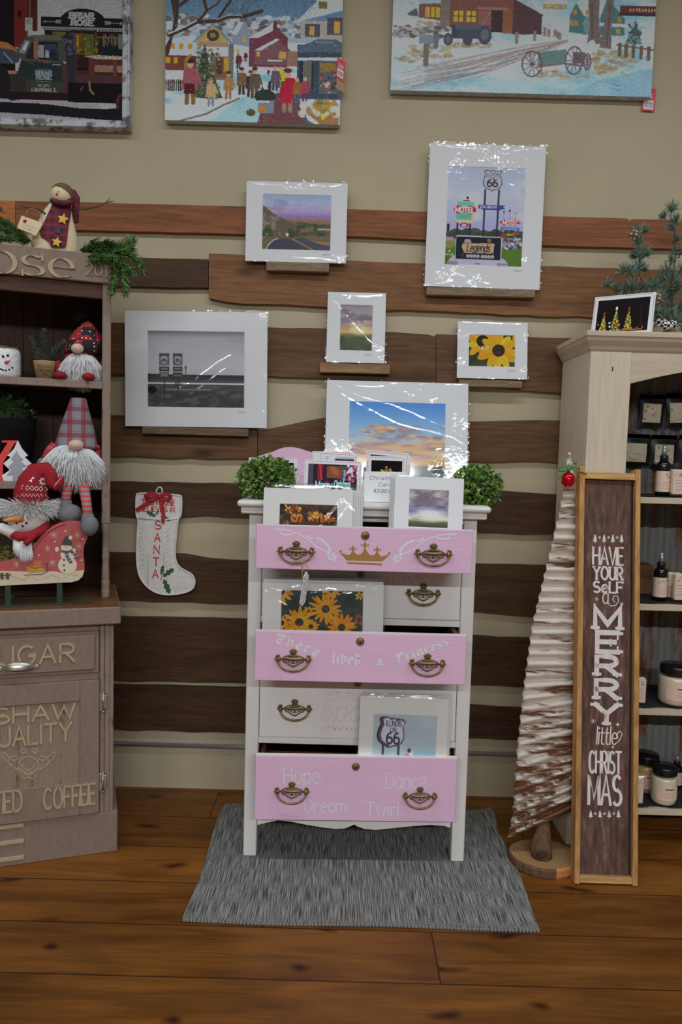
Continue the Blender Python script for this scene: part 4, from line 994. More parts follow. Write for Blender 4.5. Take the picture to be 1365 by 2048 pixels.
def pic_small():
    p = Pic(962, 1228, 1072, 1450, .3); p.grad([(1072, (138, 130, 132)), (1160, (150, 138, 140)), (1200, (116, 112, 132)), (1240, (150, 130, 116)), (1300, (186, 150, 92)), (1312, (120, 110, 74)), (1340, (82, 88, 62)), (1450, (58, 66, 50))])
    p.clouds(1072, 1200, 50, (104, 98, 104), .48, 5, 21, .7, 2); p.clouds(1200, 1300, 40, (206, 176, 130), .5, 5, 23, .8, 2.5); p.ell(1130, 1280, 60, 30, (236, 214, 164), .8, 0, .8); p.clouds(1320, 1450, 60, (104, 104, 66), .5, 4, 25, .7, 1); p.clouds(1330, 1450, 60, (40, 46, 36), .52, 4, 26, .7, 1); return p
def flower(p, cx, cy, r, n, c, core, rot=0, wd=.2, cr_=.27, asp=1.0):
    for k in range(n):
        a = rot+2*math.pi*k/n+rng.uniform(-.1, .1); l = r*rng.uniform(.85, 1.08); f = rng.uniform(.86, 1.1)
        p.ell(cx+math.cos(a)*l*.58, cy+math.sin(a)*l*.58*asp, l*.46, r*wd, (min(c[0]*f, 255), c[1]*f, c[2]*f), 1, math.atan2(math.sin(a)*asp, math.cos(a)))
        p.line([(cx+math.cos(a)*l*.3, cy+math.sin(a)*l*.3*asp), (cx+math.cos(a)*l*.85, cy+math.sin(a)*l*.85*asp)], r*.03, (c[0]*.8, c[1]*.7, c[2]*.6), .5)
    p.ell(cx, cy, r*cr_, r*cr_*asp, core); p.speck(25, cx-r*cr_*.6, cx+r*cr_*.6, cy-r*cr_*.6, cy+r*cr_*.6, r*.03, [(core[0]*1.6+8, core[1]*1.4+5, core[2]*1.3+5)], .7)
def pic_sun():
    p = Pic(928, 1217, 145, 352, .55, (44, 50, 34)); p.clouds(145, 352, 60, (70, 78, 48), .5, 4, 31, .7, 1)
    flower(p, 1015, 188, 105, 10, (218, 150, 34), (36, 26, 24), .3, .2, .36); flower(p, 1112, 245, 125, 12, (226, 152, 30), (44, 32, 30), .1, .19, .31); p.ell(1212, 165, 16, 26, (214, 150, 34)); p.line([(1005, 232), (1060, 226)], 9, (150, 140, 140)); p.speck(10, 1005, 1060, 222, 236, 4, [(60, 50, 50), (200, 190, 190)]); return p
def pic_big():
    p = Pic(173, 784, 570, 1040, .38); p.grad([(570, (72, 124, 186)), (680, (108, 150, 192)), (780, (150, 170, 186)), (830, (178, 168, 164)), (900, (206, 162, 120)), (945, (206, 150, 96)), (952, (96, 98, 92)), (1000, (78, 84, 80)), (1040, (70, 74, 70))])
    for cx, cy, rx, ry, s in ((370, 730, 100, 28, 0), (300, 750, 60, 12, 1), (500, 738, 46, 10, 2), (560, 715, 70, 9, 3), (340, 785, 60, 9, 4), (580, 775, 110, 16, 5), (290, 835, 120, 20, 6), (650, 830, 150, 40, 7), (450, 850, 240, 40, 8), (700, 790, 90, 20, 9), (300, 870, 140, 20, 10), (600, 880, 220, 30, 11), (420, 910, 250, 18, 12)):
        for k in range(16): p.ell(cx+rx*rng.uniform(-.8, .8), cy+ry*rng.uniform(-.7, .7), rx*.28, ry*.33, [(204, 152, 112), (176, 138, 130), (126, 110, 118), (222, 176, 120), (150, 120, 122)][rng.integers(5)], .75, 0, .5)
    p.clouds(700, 948, 34, (128, 108, 112), .55, 5, 41, .55, 4); p.clouds(820, 948, 40, (232, 184, 112), .55, 5, 43, .6, 5); p.poly([(173, 945), (400, 952), (784, 944), (784, 960), (173, 960)], (98, 98, 92)); return p
def pic_leaf():
    p = Pic(262, 548, 310, 480, .42, (70, 50, 36)); p.clouds(310, 480, 50, (34, 26, 24), .48, 4, 51, .8, 1.4); p.clouds(340, 480, 20, (150, 130, 116), .6, 6, 52, .7, 2)
    for cx, cy, rx, ry in ((325, 345, 45, 28), (350, 375, 30, 14), (460, 370, 60, 18), (440, 360, 34, 12), (500, 375, 34, 9), (420, 440, 40, 14), (300, 450, 30, 14)):
        for k in range(26): p.ell(cx+rx*rng.uniform(-.9, .9), cy+ry*rng.uniform(-.9, .9), 9, 5, [(214, 110, 36), (236, 150, 60), (180, 74, 30), (226, 170, 90), (120, 60, 34)][rng.integers(5)], .85, rng.uniform(0, 3))
    for k in range(9): p.line([(262+rng.uniform(0, 280), 310), (262+rng.uniform(0, 280), 480)], 4, (40, 30, 26), .7)
    return p.grain(.15, 4)
def pic_sky():
    p = Pic(882, 1072, 238, 430, .62); p.grad([(238, (150, 138, 140)), (300, (138, 130, 140)), (330, (116, 116, 146)), (365, (150, 150, 164)), (385, (210, 196, 160)), (392, (150, 140, 112)), (402, (84, 86, 70)), (430, (56, 62, 50))])
    p.clouds(238, 330, 34, (92, 86, 94), .46, 5, 61, .75, 2.2); p.clouds(238, 330, 30, (190, 176, 172), .56, 5, 62, .7, 2.2); p.clouds(330, 392, 22, (98, 96, 122), .5, 5, 63, .75, 3); p.ell(985, 366, 46, 22, (248, 236, 206), .9, 0, .9); p.ell(990, 364, 15, 10, (255, 250, 236)); p.line([(930, 384), (1010, 388)], 5, (240, 214, 160), .8); return p
def pic_daisy():
    p = Pic(232, 684, 440, 900, .4, (52, 62, 56)); p.clouds(440, 900, 110, (74, 84, 74), .5, 4, 71, .7, 1); p.clouds(440, 900, 90, (34, 42, 38), .52, 4, 72, .7, 1)
    for a in range(3): p.line([(476, 548), (480+a*3, 900)], 4, (60, 70, 44), .6)
    flower(p, 232, 452, 80, 13, (212, 136, 66), (50, 36, 28), .2, .12); flower(p, 505, 440, 56, 14, (206, 140, 52), (48, 40, 36), .1, .12); flower(p, 384, 560, 30, 7, (206, 134, 44), (50, 60, 50), .4, .2)
    flower(p, 476, 548, 88, 17, (214, 130, 38), (48, 52, 60), .1, .1, .25); flower(p, 335, 625, 84, 15, (220, 134, 36), (44, 44, 48), .2, .12, .27); flower(p, 564, 650, 84, 16, (216, 134, 38), (48, 46, 48), 0, .12, .24)
    flower(p, 398, 648, 44, 11, (220, 136, 38), (52, 44, 40), .3, .19, .3); flower(p, 240, 630, 40, 11, (220, 140, 40), (52, 40, 36), .3, .16, .35); flower(p, 660, 605, 34, 11, (130, 84, 60), (66, 50, 52), .2, .14, .34); flower(p, 660, 470, 26, 6, (206, 150, 50), (60, 66, 54), .3, .2)
    flower(p, 420, 760, 84, 14, (220, 150, 40), (48, 46, 48)); flower(p, 600, 800, 90, 14, (220, 150, 40), (48, 46, 48)); return p
def pic_66():
    p = Pic(730, 1078, 238, 560, .5); p.grad([(238, (150, 160, 166)), (400, (150, 166, 174)), (480, (110, 150, 172)), (560, (100, 146, 172))]); p.clouds(238, 480, 110, (172, 178, 180), .5, 4, 81, .7, 1.4); p.clouds(400, 520, 60, (84, 134, 166), .5, 4, 82, .6, 2, 950, 1078)
    for x in (790, 873): p.line([(x, 360), (x, 560)], 13, (62, 62, 74))
    shield(p, 822, 330, 64, (60, 58, 66), (44, 42, 50), .1); shield(p, 838, 330, 64, (176, 176, 196), (84, 84, 100), .12); p.text('ILLINOIS', 804, 272, 886, 298, 3.4, (64, 66, 84)); p.text('US', 826, 306, 858, 328, 4, (64, 66, 84)); p.text('66', 808, 332, 876, 384, 9, (50, 52, 68))
    p.poly([(845, 462), (880, 440), (960, 448), (1000, 488), (1000, 560), (845, 560)], (110, 178, 182)); p.speck(40, 860, 980, 450, 485, 3, [(180, 170, 90), (70, 140, 140), (60, 120, 90)]); p.ell(890, 490, 30, 18, (150, 40, 48)); p.ell(938, 428, 14, 18, (200, 196, 200)); p.ell(932, 415, 10, 12, (60, 60, 66)); p.poly([(900, 440), (925, 432), (965, 450), (950, 462)], (170, 50, 50)); return p
# --- the wall display: each print on its own little ledge
LEDGE = [wood('ledge_wood_%d' % k, A(*c, .5), .35, (2, 20, 20)) for k, c in enumerate(((106, 88, 66), (124, 96, 66), (92, 74, 56)))]
def ledge(label, x0, y0, x1, y1, x2, y2, k, Y=2.99):
    a = P(x0, y0, Y); b = P(x1, y1, Y); c = P(x2, y2, Y); h_ = a.z-c.z
    mb = MB(); mb.box(-(b.x-a.x)/2, (b.x-a.x)/2, -.0205, .0135, 0, h_, LEDGE[k], .0015)
    sm = plain('screw_head', A(150, 146, 140, .5), .4, .7)
    for s in (-.32, .32):
        mb.lathe([(0, 0), (.0035, 0), (.0038, .0006), (0, .001)], sm, 10, X=Matrix.Translation((s*(b.x-a.x), -.0203, h_*.5)) @ Matrix.Rotation(RAD(90), 4, 'X'))
    o = mb.build('picture_ledge'); o.location = ((a.x+b.x)/2, 3.012, c.z+(b.z-a.z)/2); tag(o, label, 'ledge', 'picture ledges on the wall boards'); return o
ledge('grey wooden ledge under the black and white highway print', 284, 853, 497, 857, 284, 868, 2)
ledge('grey wooden ledge under the desert road print', 533, 522, 659, 526, 533, 540, 0)
ledge('wooden ledge under the motel signs print', 854, 573, 1072, 579, 854, 589, 0)
ledge('split wooden ledge under the small tall sunset print', 640, 724, 781, 730, 640, 743, 1)
ledge('wooden ledge under the yellow coneflower print', 919, 758, 1046, 762, 919, 772, 0)
Q = [(249, 620), (537, 626), (533, 856), (252, 852)]
wall_print('matted_print', 'white matted black and white print of two highway shields, largest on the left wall', Q, 2.2, winfrac(Q, (295, 662, 489.5, 815)), pic_bw(),
  cr(Q, [([(528, 636)], .0045, 0.017), ([(528, 832)], .0045, 0.017), ([(530, 756)], .0045, 0.011), ([(338, 789), (360, 776), (385, 765), (410, 745), (440, 723), (468, 709)], .0026, .004), ([(335, 815), (365, 801), (395, 780), (425, 757), (455, 735)], .0026, .004), ([(530, 630), (520, 640)], .003, .006), ([(520, 830), (532, 828)], .002, .004), ([(525, 755), (534, 757)], .002, .003)]), 1)
Q = [(494, 360), (697, 366), (692, 527), (491, 522)]
wall_print('matted_print', 'white matted print of a desert road at dusk, above the small sunset print', Q, 2.4, winfrac(Q, (525, 388, 663, 500)), pic_road(),
  cr(Q, [([(606, 369)], .0045, 0.023), ([(650, 371)], .0045, 0.019), ([(572, 368)], .0045, 0.019), ([(686, 511)], .0045, 0.017), ([(493, 400)], .0045, 0.011), ([(500, 364), (555, 366), (575, 370), (600, 374), (612, 367), (640, 368), (655, 372), (690, 366)], .003, .0045), ([(560, 366), (570, 371), (596, 371)], .0025, .005), ([(580, 513), (640, 515), (680, 521)], .002, .003), ([(688, 505), (684, 517)], .003, .005), ([(492, 420), (493, 400)], .002, .003)]), 2)
Q = [(856, 283), (1088, 291), (1080, 580), (849, 572)]
wall_print('matted_print', 'tall white matted print of retro motel signs and a road shield', Q, 3.0, winfrac(Q, (891, 332, 1046, 531)), pic_motel(),
  cr(Q, [([(906, 340)], .0045, 0.029), ([(920, 352)], .0045, 0.017), ([(892, 546)], .0045, 0.030), ([(962, 310)], .0045, 0.023), ([(996, 331)], .0045, 0.027), ([(1032, 336)], .0045, 0.023), ([(950, 556)], .0045, 0.023), ([(1050, 514)], .0045, 0.013), ([(1017, 364)], .0045, 0.013), ([(912, 532)], .0045, 0.017), ([(985, 300)], .0045, 0.023), ([(900, 502)], .0045, 0.013), ([(858, 285), (900, 291), (945, 294), (960, 304), (965, 312), (985, 325), (998, 336), (1010, 342)], .0034, .0045), ([(965, 289), (975, 296), (990, 303), (1003, 305), (1020, 297), (1086, 291)], .003, .004), ([(968, 294), (975, 308), (990, 328)], .0028, .004), ([(893, 328), (905, 336), (920, 342)], .0036, .006), ([(908, 350), (930, 354)], .003, .005), ([(1005, 334), (1030, 336), (1048, 338)], .0026, .004), ([(884, 548), (895, 540), (910, 545), (900, 552)], .0034, .006), ([(910, 526), (918, 534), (930, 534)], .0026, .004), ([(892, 502), (905, 502)], .0026, .004), ([(1012, 364), (1026, 365)], .0026, .004), ([(850, 570), (880, 566), (905, 563)], .002, .004), ([(945, 548), (955, 560), (985, 566)], .0016, .003), ([(1047, 512), (1052, 518)], .003, .005)]), 3)
Q = [(655, 581), (773, 583), (769, 727), (653, 724)]
wall_print('matted_print', 'smallest white matted print, a tall sunset over dark hills', Q, 2.4, winfrac(Q, (680, 607, 745.5, 701)), pic_small(),
  cr(Q, [([(758, 690)], .0045, 0.017), ([(700, 586)], .0045, 0.015), ([(765, 712)], .0045, 0.011), ([(660, 585), (684, 606), (705, 626), (722, 645), (745, 677), (758, 691), (766, 693)], .0028, .0035), ([(662, 590), (690, 624), (716, 652), (738, 676), (752, 690), (762, 694)], .0028, .0035), ([(665, 584), (700, 587), (730, 588), (770, 585)], .0024, .004), ([(748, 676), (755, 678)], .002, .003)]), 4)
Q = [(917, 640), (1058, 643), (1055, 759), (914, 756)]
wall_print('matted_print', 'white matted print of two yellow coneflowers, beside the right cabinet', Q, 2.4, winfrac(Q, (938.5, 667.5, 1032, 733)), pic_sun(),
  cr(Q, [([(921, 664)], .0045, 0.015), ([(925, 715)], .0045, 0.017), ([(1053, 672)], .0045, 0.017), ([(1050, 735)], .0045, 0.011), ([(919, 660), (922, 672)], .003, .005), ([(918, 712), (936, 716)], .003, .005), ([(1050, 665), (1054, 680)], .003, .006), ([(920, 640), (960, 641), (1050, 645)], .0016, .003)]), 5)
Q = [(653, 762), (940, 767), (935, 992), (648, 988)]
fb = 2.91; bl = P(648, 988, fb); br_ = P(935, 992, fb); tl = P(653, 762, 2.97); tr = P(940, 767, 2.97)
frb = Fr(((bl.x+br_.x)/2, fb, DTOP+.002), 0, RAD(9.5), 0)
matted('matted_print', 'large white matted print of a blue and orange sunset standing on the dresser top', 'print', frb, (tr-tl).length*.99, (P(796, 764, 2.97).z-DTOP)/math.cos(RAD(9.5)), winfrac(Q, (697, 805, 892.5, 958)), pic_big(),
  cr(Q, [([(826, 785)], .0045, 0.027), ([(868, 791)], .0045, 0.027), ([(922, 836)], .0045, 0.034), ([(905, 898)], .0045, 0.027), ([(884, 932)], .0045, 0.027), ([(690, 888)], .0045, 0.023), ([(935, 905)], .0045, 0.015), ([(660, 766), (690, 778), (720, 793), (750, 800), (790, 810), (830, 826), (870, 844), (900, 855), (920, 866), (932, 876)], .003, .004), ([(666, 778), (710, 803), (760, 828), (800, 847), (840, 856), (870, 862), (905, 872), (932, 888)], .003, .004), ([(700, 771), (750, 773), (785, 766)], .0022, .004), ([(805, 784), (830, 782)], .0026, .005), ([(850, 785), (865, 791), (875, 798)], .0034, .007), ([(905, 824), (918, 830), (928, 848), (934, 856)], .0032, .006), ([(868, 897), (895, 893), (912, 905), (930, 925)], .003, .004), ([(880, 902), (905, 918), (925, 945)], .0028, .004), ([(662, 875), (675, 890), (690, 900)], .0026, .004), ([(862, 930), (890, 950)], .0026, .004), ([(655, 764), (800, 767), (938, 769)], .002, .003)]), seed=6)
# ------------------------------------------------------------------ things standing in the open drawers
def zfloor(fr, z): return z
def stack(n, fr_of, w_, h_, front_pic, win, names, cre, group, mat, dxs, seed, ill=.55):
    for k in range(n):
        fr = fr_of(k); lab = names[0] if k == 0 else names[1]
        matted('matted_print', lab if k == 0 else names[k], 'print', fr, w_, h_, win, front_pic if k == 0 else None, cre if k == 0 else cre[:1], group, mat, True, k == 0, seed+k, ill)
def in_drawer(d, px0, px1, ptop, Y, lean, zb, roll=0.0):
    """board between two photo columns whose top edge shows at ptop; foot on the drawer bottom"""
    ytop = Y
    a = P(px0, ptop, Y+.02); b = P(px1, ptop, Y+.02); h_ = (a.z+b.z)/2-zb; w_ = (b-a).length
    y0 = Y-.0; return Fr(((a.x+b.x)/2, y0, zb), 0, RAD(lean), roll), w_, h_/math.cos(RAD(lean))
zb1, zb3, zb5 = 1.07, .703, .203
Qa = [(528, 977), (707, 979), (707, 1150), (526, 1150)]
fr, wa, ha = in_drawer(f1, 528, 707, 978, 2.385, 7, zb1)
Cl = [([(540, 975), (600, 977), (650, 976), (706, 980)], .002, .004), ([(690, 1000), (640, 1060)], .0012, .006), ([(700, 1010), (660, 1070)], .0012, .006)]
def qf(Q, C): return cr(Q, C)
names = ['ivory matted print of glowing orange autumn leaves, front of its drawer stack']
ords = ['second', 'third', 'fourth', 'rearmost']
Qh = [(528, 978), (707, 980), (707, 978+ha*1500/2.4), (528, 978+ha*1500/2.4)]
for k in range(5):
    f = Fr((fr.o.x+.0085*k, fr.o.y+.011*k, zb1+.0005), 0, RAD(7), 0)
    lab = names[0] if k == 0 else 'ivory matted print, %s sheet behind the orange leaves print' % ords[k-1]
    matted('matted_print', lab, 'print', f, wa, ha-.0015*k, winfrac(Qh, (560, 1010, 677, 1085)), pic_leaf() if k == 0 else None, qf(Qh, Cl) if k == 0 else qf(Qh, Cl[:1]), 'prints in the left of the top drawer', MATCREAM, seed=20+k)
Qb = [(790, 952), (927, 957), (927, 1150), (786, 1150)]
fr, wb, hb_ = in_drawer(f1, 789, 927, 955, 2.372, 6, zb1, RAD(-.4))
Qh = [(789, 953), (927, 957), (927, 955+hb_*1500/2.4), (789, 955+hb_*1500/2.4)]
for k in range(4):
    f = Fr((fr.o.x-.0045*k, fr.o.y+.009*k, zb1+.0005), 0, RAD(6), RAD(.9))
    lab = 'white matted print of a bright sun low in clouds, front of its drawer stack' if k == 0 else 'white matted print, %s sheet behind the bright sun print' % ords[k-1 if k < 3 else 3]
    matted('matted_print', lab, 'print', f, wb, hb_-.001*k, winfrac(Qh, (818, 980, 898.5, 1056)), pic_sky() if k == 0 else None, qf(Qh, [([(792, 955), (860, 958), (925, 959)], .0014, .004)]), 'prints in the right of the top drawer', seed=30+k, cover=(k > 0))
fr, wc, hc = in_drawer(f3, 528, 770, 1168, 2.425, 5, zb3)
Qh = [(530, 1166), (769, 1172), (769, 1168+hc*1500/2.43), (528, 1168+hc*1500/2.43)]
for k in range(2):
    f = Fr((fr.o.x, fr.o.y+.016*k, zb3+.0005), 0, RAD(5), RAD(-.6))
    lab = 'cream matted print of yellow black-eyed daisies standing in the middle pink drawer' if k == 0 else 'cream matted print behind the daisies print in the middle pink drawer'
    matted('matted_print', lab, 'print', f, wc, hc+.016*k, winfrac(Qh, (565.5, 1183, 729, 1345)), pic_daisy() if k == 0 else None,
      qf(Qh, [([(585, 1177)], .0045, 0.027), ([(730, 1179)], .0045, 0.027), ([(762, 1195)], .0045, 0.023), ([(540, 1206)], .0045, 0.027), ([(640, 1188)], .0045, 0.019), ([(680, 1186)], .0045, 0.017), ([(560, 1195)], .0045, 0.019), ([(750, 1212)], .0045, 0.015), ([(532, 1168), (545, 1178), (570, 1186), (600, 1189), (640, 1187), (700, 1190), (740, 1186), (766, 1180)], .0034, .0042), ([(575, 1172), (590, 1178), (605, 1173)], .003, .005), ([(712, 1174), (730, 1180), (742, 1171)], .003, .005), ([(758, 1175), (765, 1195), (768, 1215)], .003, .004), ([(728, 1192), (745, 1204), (750, 1215)], .0024, .004), ([(535, 1205), (555, 1215), (562, 1200)], .0026, .004), ([(640, 1190), (660, 1180), (690, 1186)], .002, .004), ([(533, 1180), (531, 1240)], .002, .003)]) if k == 0 else [], 'prints in the middle pink drawer', MATCREAM, seed=40+k)
fr, wd_, hd = in_drawer(f5, 719, 895, 1391, 2.463, .4, zb5)
Qh = [(720, 1389), (896, 1393), (895, 1391+hd*1500/2.52), (719, 1391+hd*1500/2.52)]
for k in range(4):
    f = Fr((fr.o.x+.0042*k, fr.o.y+.0066*k, zb5+.0005), 0, RAD(.3), RAD(.5))
    lab = 'white matted print of a black and white route shield sign, front of bottom drawer stack' if k == 0 else 'white matted print, %s sheet behind the route shield print' % ords[k-1 if k < 3 else 3]
    matted('matted_print', lab, 'print', f, wd_, hd+.001*k, winfrac(Qh, (747, 1427, 874.5, 1560)), pic_66() if k == 0 else None,
      qf(Qh, [([(760, 1415)], .0045, 0.015), ([(870, 1419)], .0045, 0.017), ([(890, 1475)], .0045, 0.011), ([(800, 1393)], .0045, 0.019), ([(722, 1391), (780, 1393), (850, 1394), (895, 1396)], .0024, .004), ([(730, 1414), (775, 1416)], .0018, .003), ([(848, 1419), (893, 1420)], .0018, .003)]) if k == 0 else qf(Qh, [([(722, 1391), (890, 1396)], .002, .004)]), 'prints in the bottom drawer', MATCREAM, seed=50+k)
# ------------------------------------------------------------------ greeting cards on the dresser top
CARD = plain('white_card_stock', A(196, 194, 196, .55), .7)
STITCH_R = plain('red_stitch_print', A(170, 60, 66, .55), .7); STITCH_G = plain('grey_stitch_print', A(110, 104, 96, .55), .7)
def card(label, quad, Y, lean, z0, pic, win, stitch, group='greeting cards on the dresser', rz=0.0, roll=None, name='greeting_card', zclip=True):
    c = [P(x, y, Y) for x, y in quad]; w_ = ((c[1]-c[0]).length+(c[2]-c[3]).length)/2
    r = math.atan2(c[1].z-c[0].z, c[1].x-c[0].x); ztop = (c[0].z+c[1].z)/2; h_ = (ztop-z0-.0012)/math.cos(RAD(lean))
    r_ = r if roll is None else roll
    fr = Fr(((c[2].x+c[3].x)/2, Y-math.sin(RAD(lean))*h_*.5, z0+.0012+abs(math.sin(r_))*w_/2), rz, RAD(lean), -r_)
    return card_at(label, fr, w_, h_, pic, win, stitch, group, name)
def card_at(label, fr, w_, h_, pic, win, stitch, group, name='greeting_card'):
    t = thing(name, label, 'card', fr.o, 0, group); inv = Matrix.Translation(fr.o).inverted()
    mb = MB(T=inv @ fr.m); mb.box(-w_/2, w_/2, 0, .0007, 0, h_, CARD); mb.box(-w_/2, w_/2, .0012, .0019, 0, h_-.0008, CARD)
    if stitch:
        e = .0045; d = .0042
        for k in range(int((w_-2*e)/(d*1.6))):
            x = -w_/2+e+k*d*1.6
            for z in (e, h_-e): mb.sheet([(x, z-.0009), (x+d, z-.0009), (x+d, z+.0009), (x, z+.0009)], -.0001, stitch)
        for k in range(int((h_-2*e)/(d*1.6))):
            z = e+k*d*1.6
            for x in (-w_/2+e, w_/2-e): mb.sheet([(x-.0009, z), (x+.0006, z), (x+.0006, z+d), (x-.0009, z+d)], -.0001, stitch)
    mb.build('folded_card', t)
    if pic is not None: pic.build('photo', t, fr, (win[0]-.5)*w_, (win[2]-.5)*w_, (1-win[3])*h_, (1-win[1])*h_, -.0012)
    return t, fr, w_, h_
def pic_night():
    p = Pic(0, 100, 0, 70, 1.1, (16, 15, 18)); p.clouds(0, 70, 20, (36, 34, 40), .55, 4, 91, .7, .5)
    for x in (60, 68, 76, 84, 92): p.line([(x, 10), (x, 70)], 2, (40, 38, 44))
    for x in (78, 83, 88, 93): p.line([(x, 50), (x, 70)], 2.4, (150, 146, 148))
    return p
def pic_merry():
    p = Pic(485, 868, 142, 330, .42, (40, 30, 36)); p.rect(485, 142, 525, 300, (70, 60, 80)); p.rect(560, 145, 600, 240, (120, 30, 44)); p.line([(575, 150), (592, 235)], 8, (170, 60, 70)); p.rect(630, 155, 722, 222, (112, 66, 40)); p.ell(690, 180, 40, 18, (150, 96, 60), .7, .5, .4)
    p.rect(722, 150, 780, 200, (60, 74, 52)); p.ell(765, 205, 22, 32, (116, 130, 158)); p.speck(70, 780, 868, 145, 235, 9, [(150, 40, 70), (190, 140, 160), (70, 30, 60), (196, 190, 200)], .9); p.speck(20, 726, 760, 180, 230, 8, [(170, 40, 60), (50, 70, 50)])
    p.speck(30, 500, 868, 250, 310, 9, [(30, 40, 36), (120, 30, 50), (50, 60, 46), (28, 26, 30)], .8); p.speck(24, 485, 868, 290, 330, 16, [(186, 194, 206), (150, 162, 180), (206, 210, 216)], .9, 2)
    p.text('Merry', 545, 246, 672, 286, 7, (150, 214, 222), slant=.12); p.text('Christmas', 690, 238, 815, 274, 5.5, (150, 214, 222), slant=.12); return p
def pic_store():
    p = Pic(0, 100, 0, 70, .9, (150, 164, 180)); p.rect(35, 5, 100, 60, (64, 40, 54)); p.rect(42, 20, 96, 48, (40, 30, 44)); p.speck(40, 36, 98, 8, 60, 3, [(120, 60, 80), (30, 28, 36), (150, 120, 140)]); p.speck(30, 0, 35, 0, 70, 6, [(170, 190, 206), (196, 204, 214)]); return p
def pic_wreath():
    p = Pic(0, 100, 0, 80, 1.0, (14, 12, 12)); 
    for k in range(260):
        a = rng.uniform(0, 6.28); r = rng.normal(30, 6); p.ell(50+r*math.cos(a)*1.05, 46+r*math.sin(a)*.72, 2.4, 2, [(190, 60, 70), (206, 176, 60), (120, 130, 40), (226, 120, 110), (70, 80, 30)][rng.integers(5)], .9)
    return p
card('card with a dark night photo behind the left boxwood ball', [(496, 915), (593, 918), (593, 1000), (496, 1000)], 2.80, 5, DTOP, pic_night(), (.08, .11, .93, .9), STITCH_G)
card('card reading Merry Christmas with decorated shop window photo', [(607, 919.5), (721, 924), (721, 1010), (607, 1010)], 2.62, 5, DTOP, pic_merry(), (.065, .1, .925, .9), STITCH_R)
card('card with a snowy shop front photo, right behind the Merry Christmas card', [(636, 905), (711, 908), (711, 1000), (636, 1000)], 2.70, 5, DTOP, pic_store(), (.08, .08, .92, .9), STITCH_R)
card('card mostly hidden behind the snowy shop front card', [(624, 903), (703, 904), (703, 1000), (624, 1000)], 2.735, 5, DTOP, None, None, STITCH_R)
card('card with a glowing round wreath photo, above the price sign', [(737, 911.5), (811, 914), (808, 1000), (733, 1000)], 2.66, 5, DTOP, pic_wreath(), (.1, .1, .93, .92), STITCH_R)
card('tilted card peeking out right behind the wreath card', [(728, 902), (809, 909), (811, 1000), (726, 1000)], 2.72, 5, DTOP, pic_night(), (.08, .09, .92, .9), STITCH_R)
card('plain white card edge showing right of the wreath card', [(742, 908), (818, 913), (816, 1000), (742, 1000)], 2.755, 5, DTOP, None, None, None)
t, fr, w_, h_ = card('white price sign reading Christmas Cards in front of the wreath card', [(729, 943), (812, 944.5), (812, 1000), (728, 1000)], 2.555, 4, DTOP, None, None, None, group=None, name='price_sign')
t['category'] = 'sign'
mb = MB(T=Matrix.Translation(fr.o).inverted() @ fr.m); IK = plain('black_print_ink', (0.02, .02, .022, 1), .7)
for s, x0, x1, z0, z1 in (('Christmas', -.052, .046, .070, .081), ('Cards', -.022, .030, .050, .061), ('$3.00 each', -.038, .052, .030, .040)):
    k = w_/.14; mb.text(s, x0*k, x1*k, z0*h_/.096, z1*h_/.096, -.0003, IK, .0011, slant=.08)
mb.build('lettering', t)
# ------------------------------------------------------------------ clipped boxwood balls
LEAF = [plain('boxwood_leaf_%d' % k, A(*c, .5), .45) for k, c in enumerate(((98, 124, 56), (74, 100, 44), (122, 146, 76), (54, 76, 36)))]
STEM = plain('plant_stem', A(52, 44, 28, .5), .8)
def leaf(mb, p, d, s, m, g, wide=.55):
    d = Vector(d).normalized(); a = Vector((0, 0, 1)) if abs(d.z) < .9 else Vector((1, 0, 0)); u = d.cross(a).normalized(); n = u.cross(d); r = g.uniform(0, 6.28)
    u2 = u*math.cos(r)+n*math.sin(r); n2 = d.cross(u2); w_ = s*wide; P0 = Vector(p)
    pts = [P0, P0+d*s*.3+u2*w_*.5+n2*s*.08, P0+d*s*.7+u2*w_*.45+n2*s*.1, P0+d*s, P0+d*s*.7-u2*w_*.45+n2*s*.1, P0+d*s*.3-u2*w_*.5+n2*s*.08, P0+d*s*.5]
    mb.add(pts, [(0, 1, 6), (1, 2, 6), (2, 3, 6), (3, 4, 6), (4, 5, 6), (5, 0, 6)], m, True)
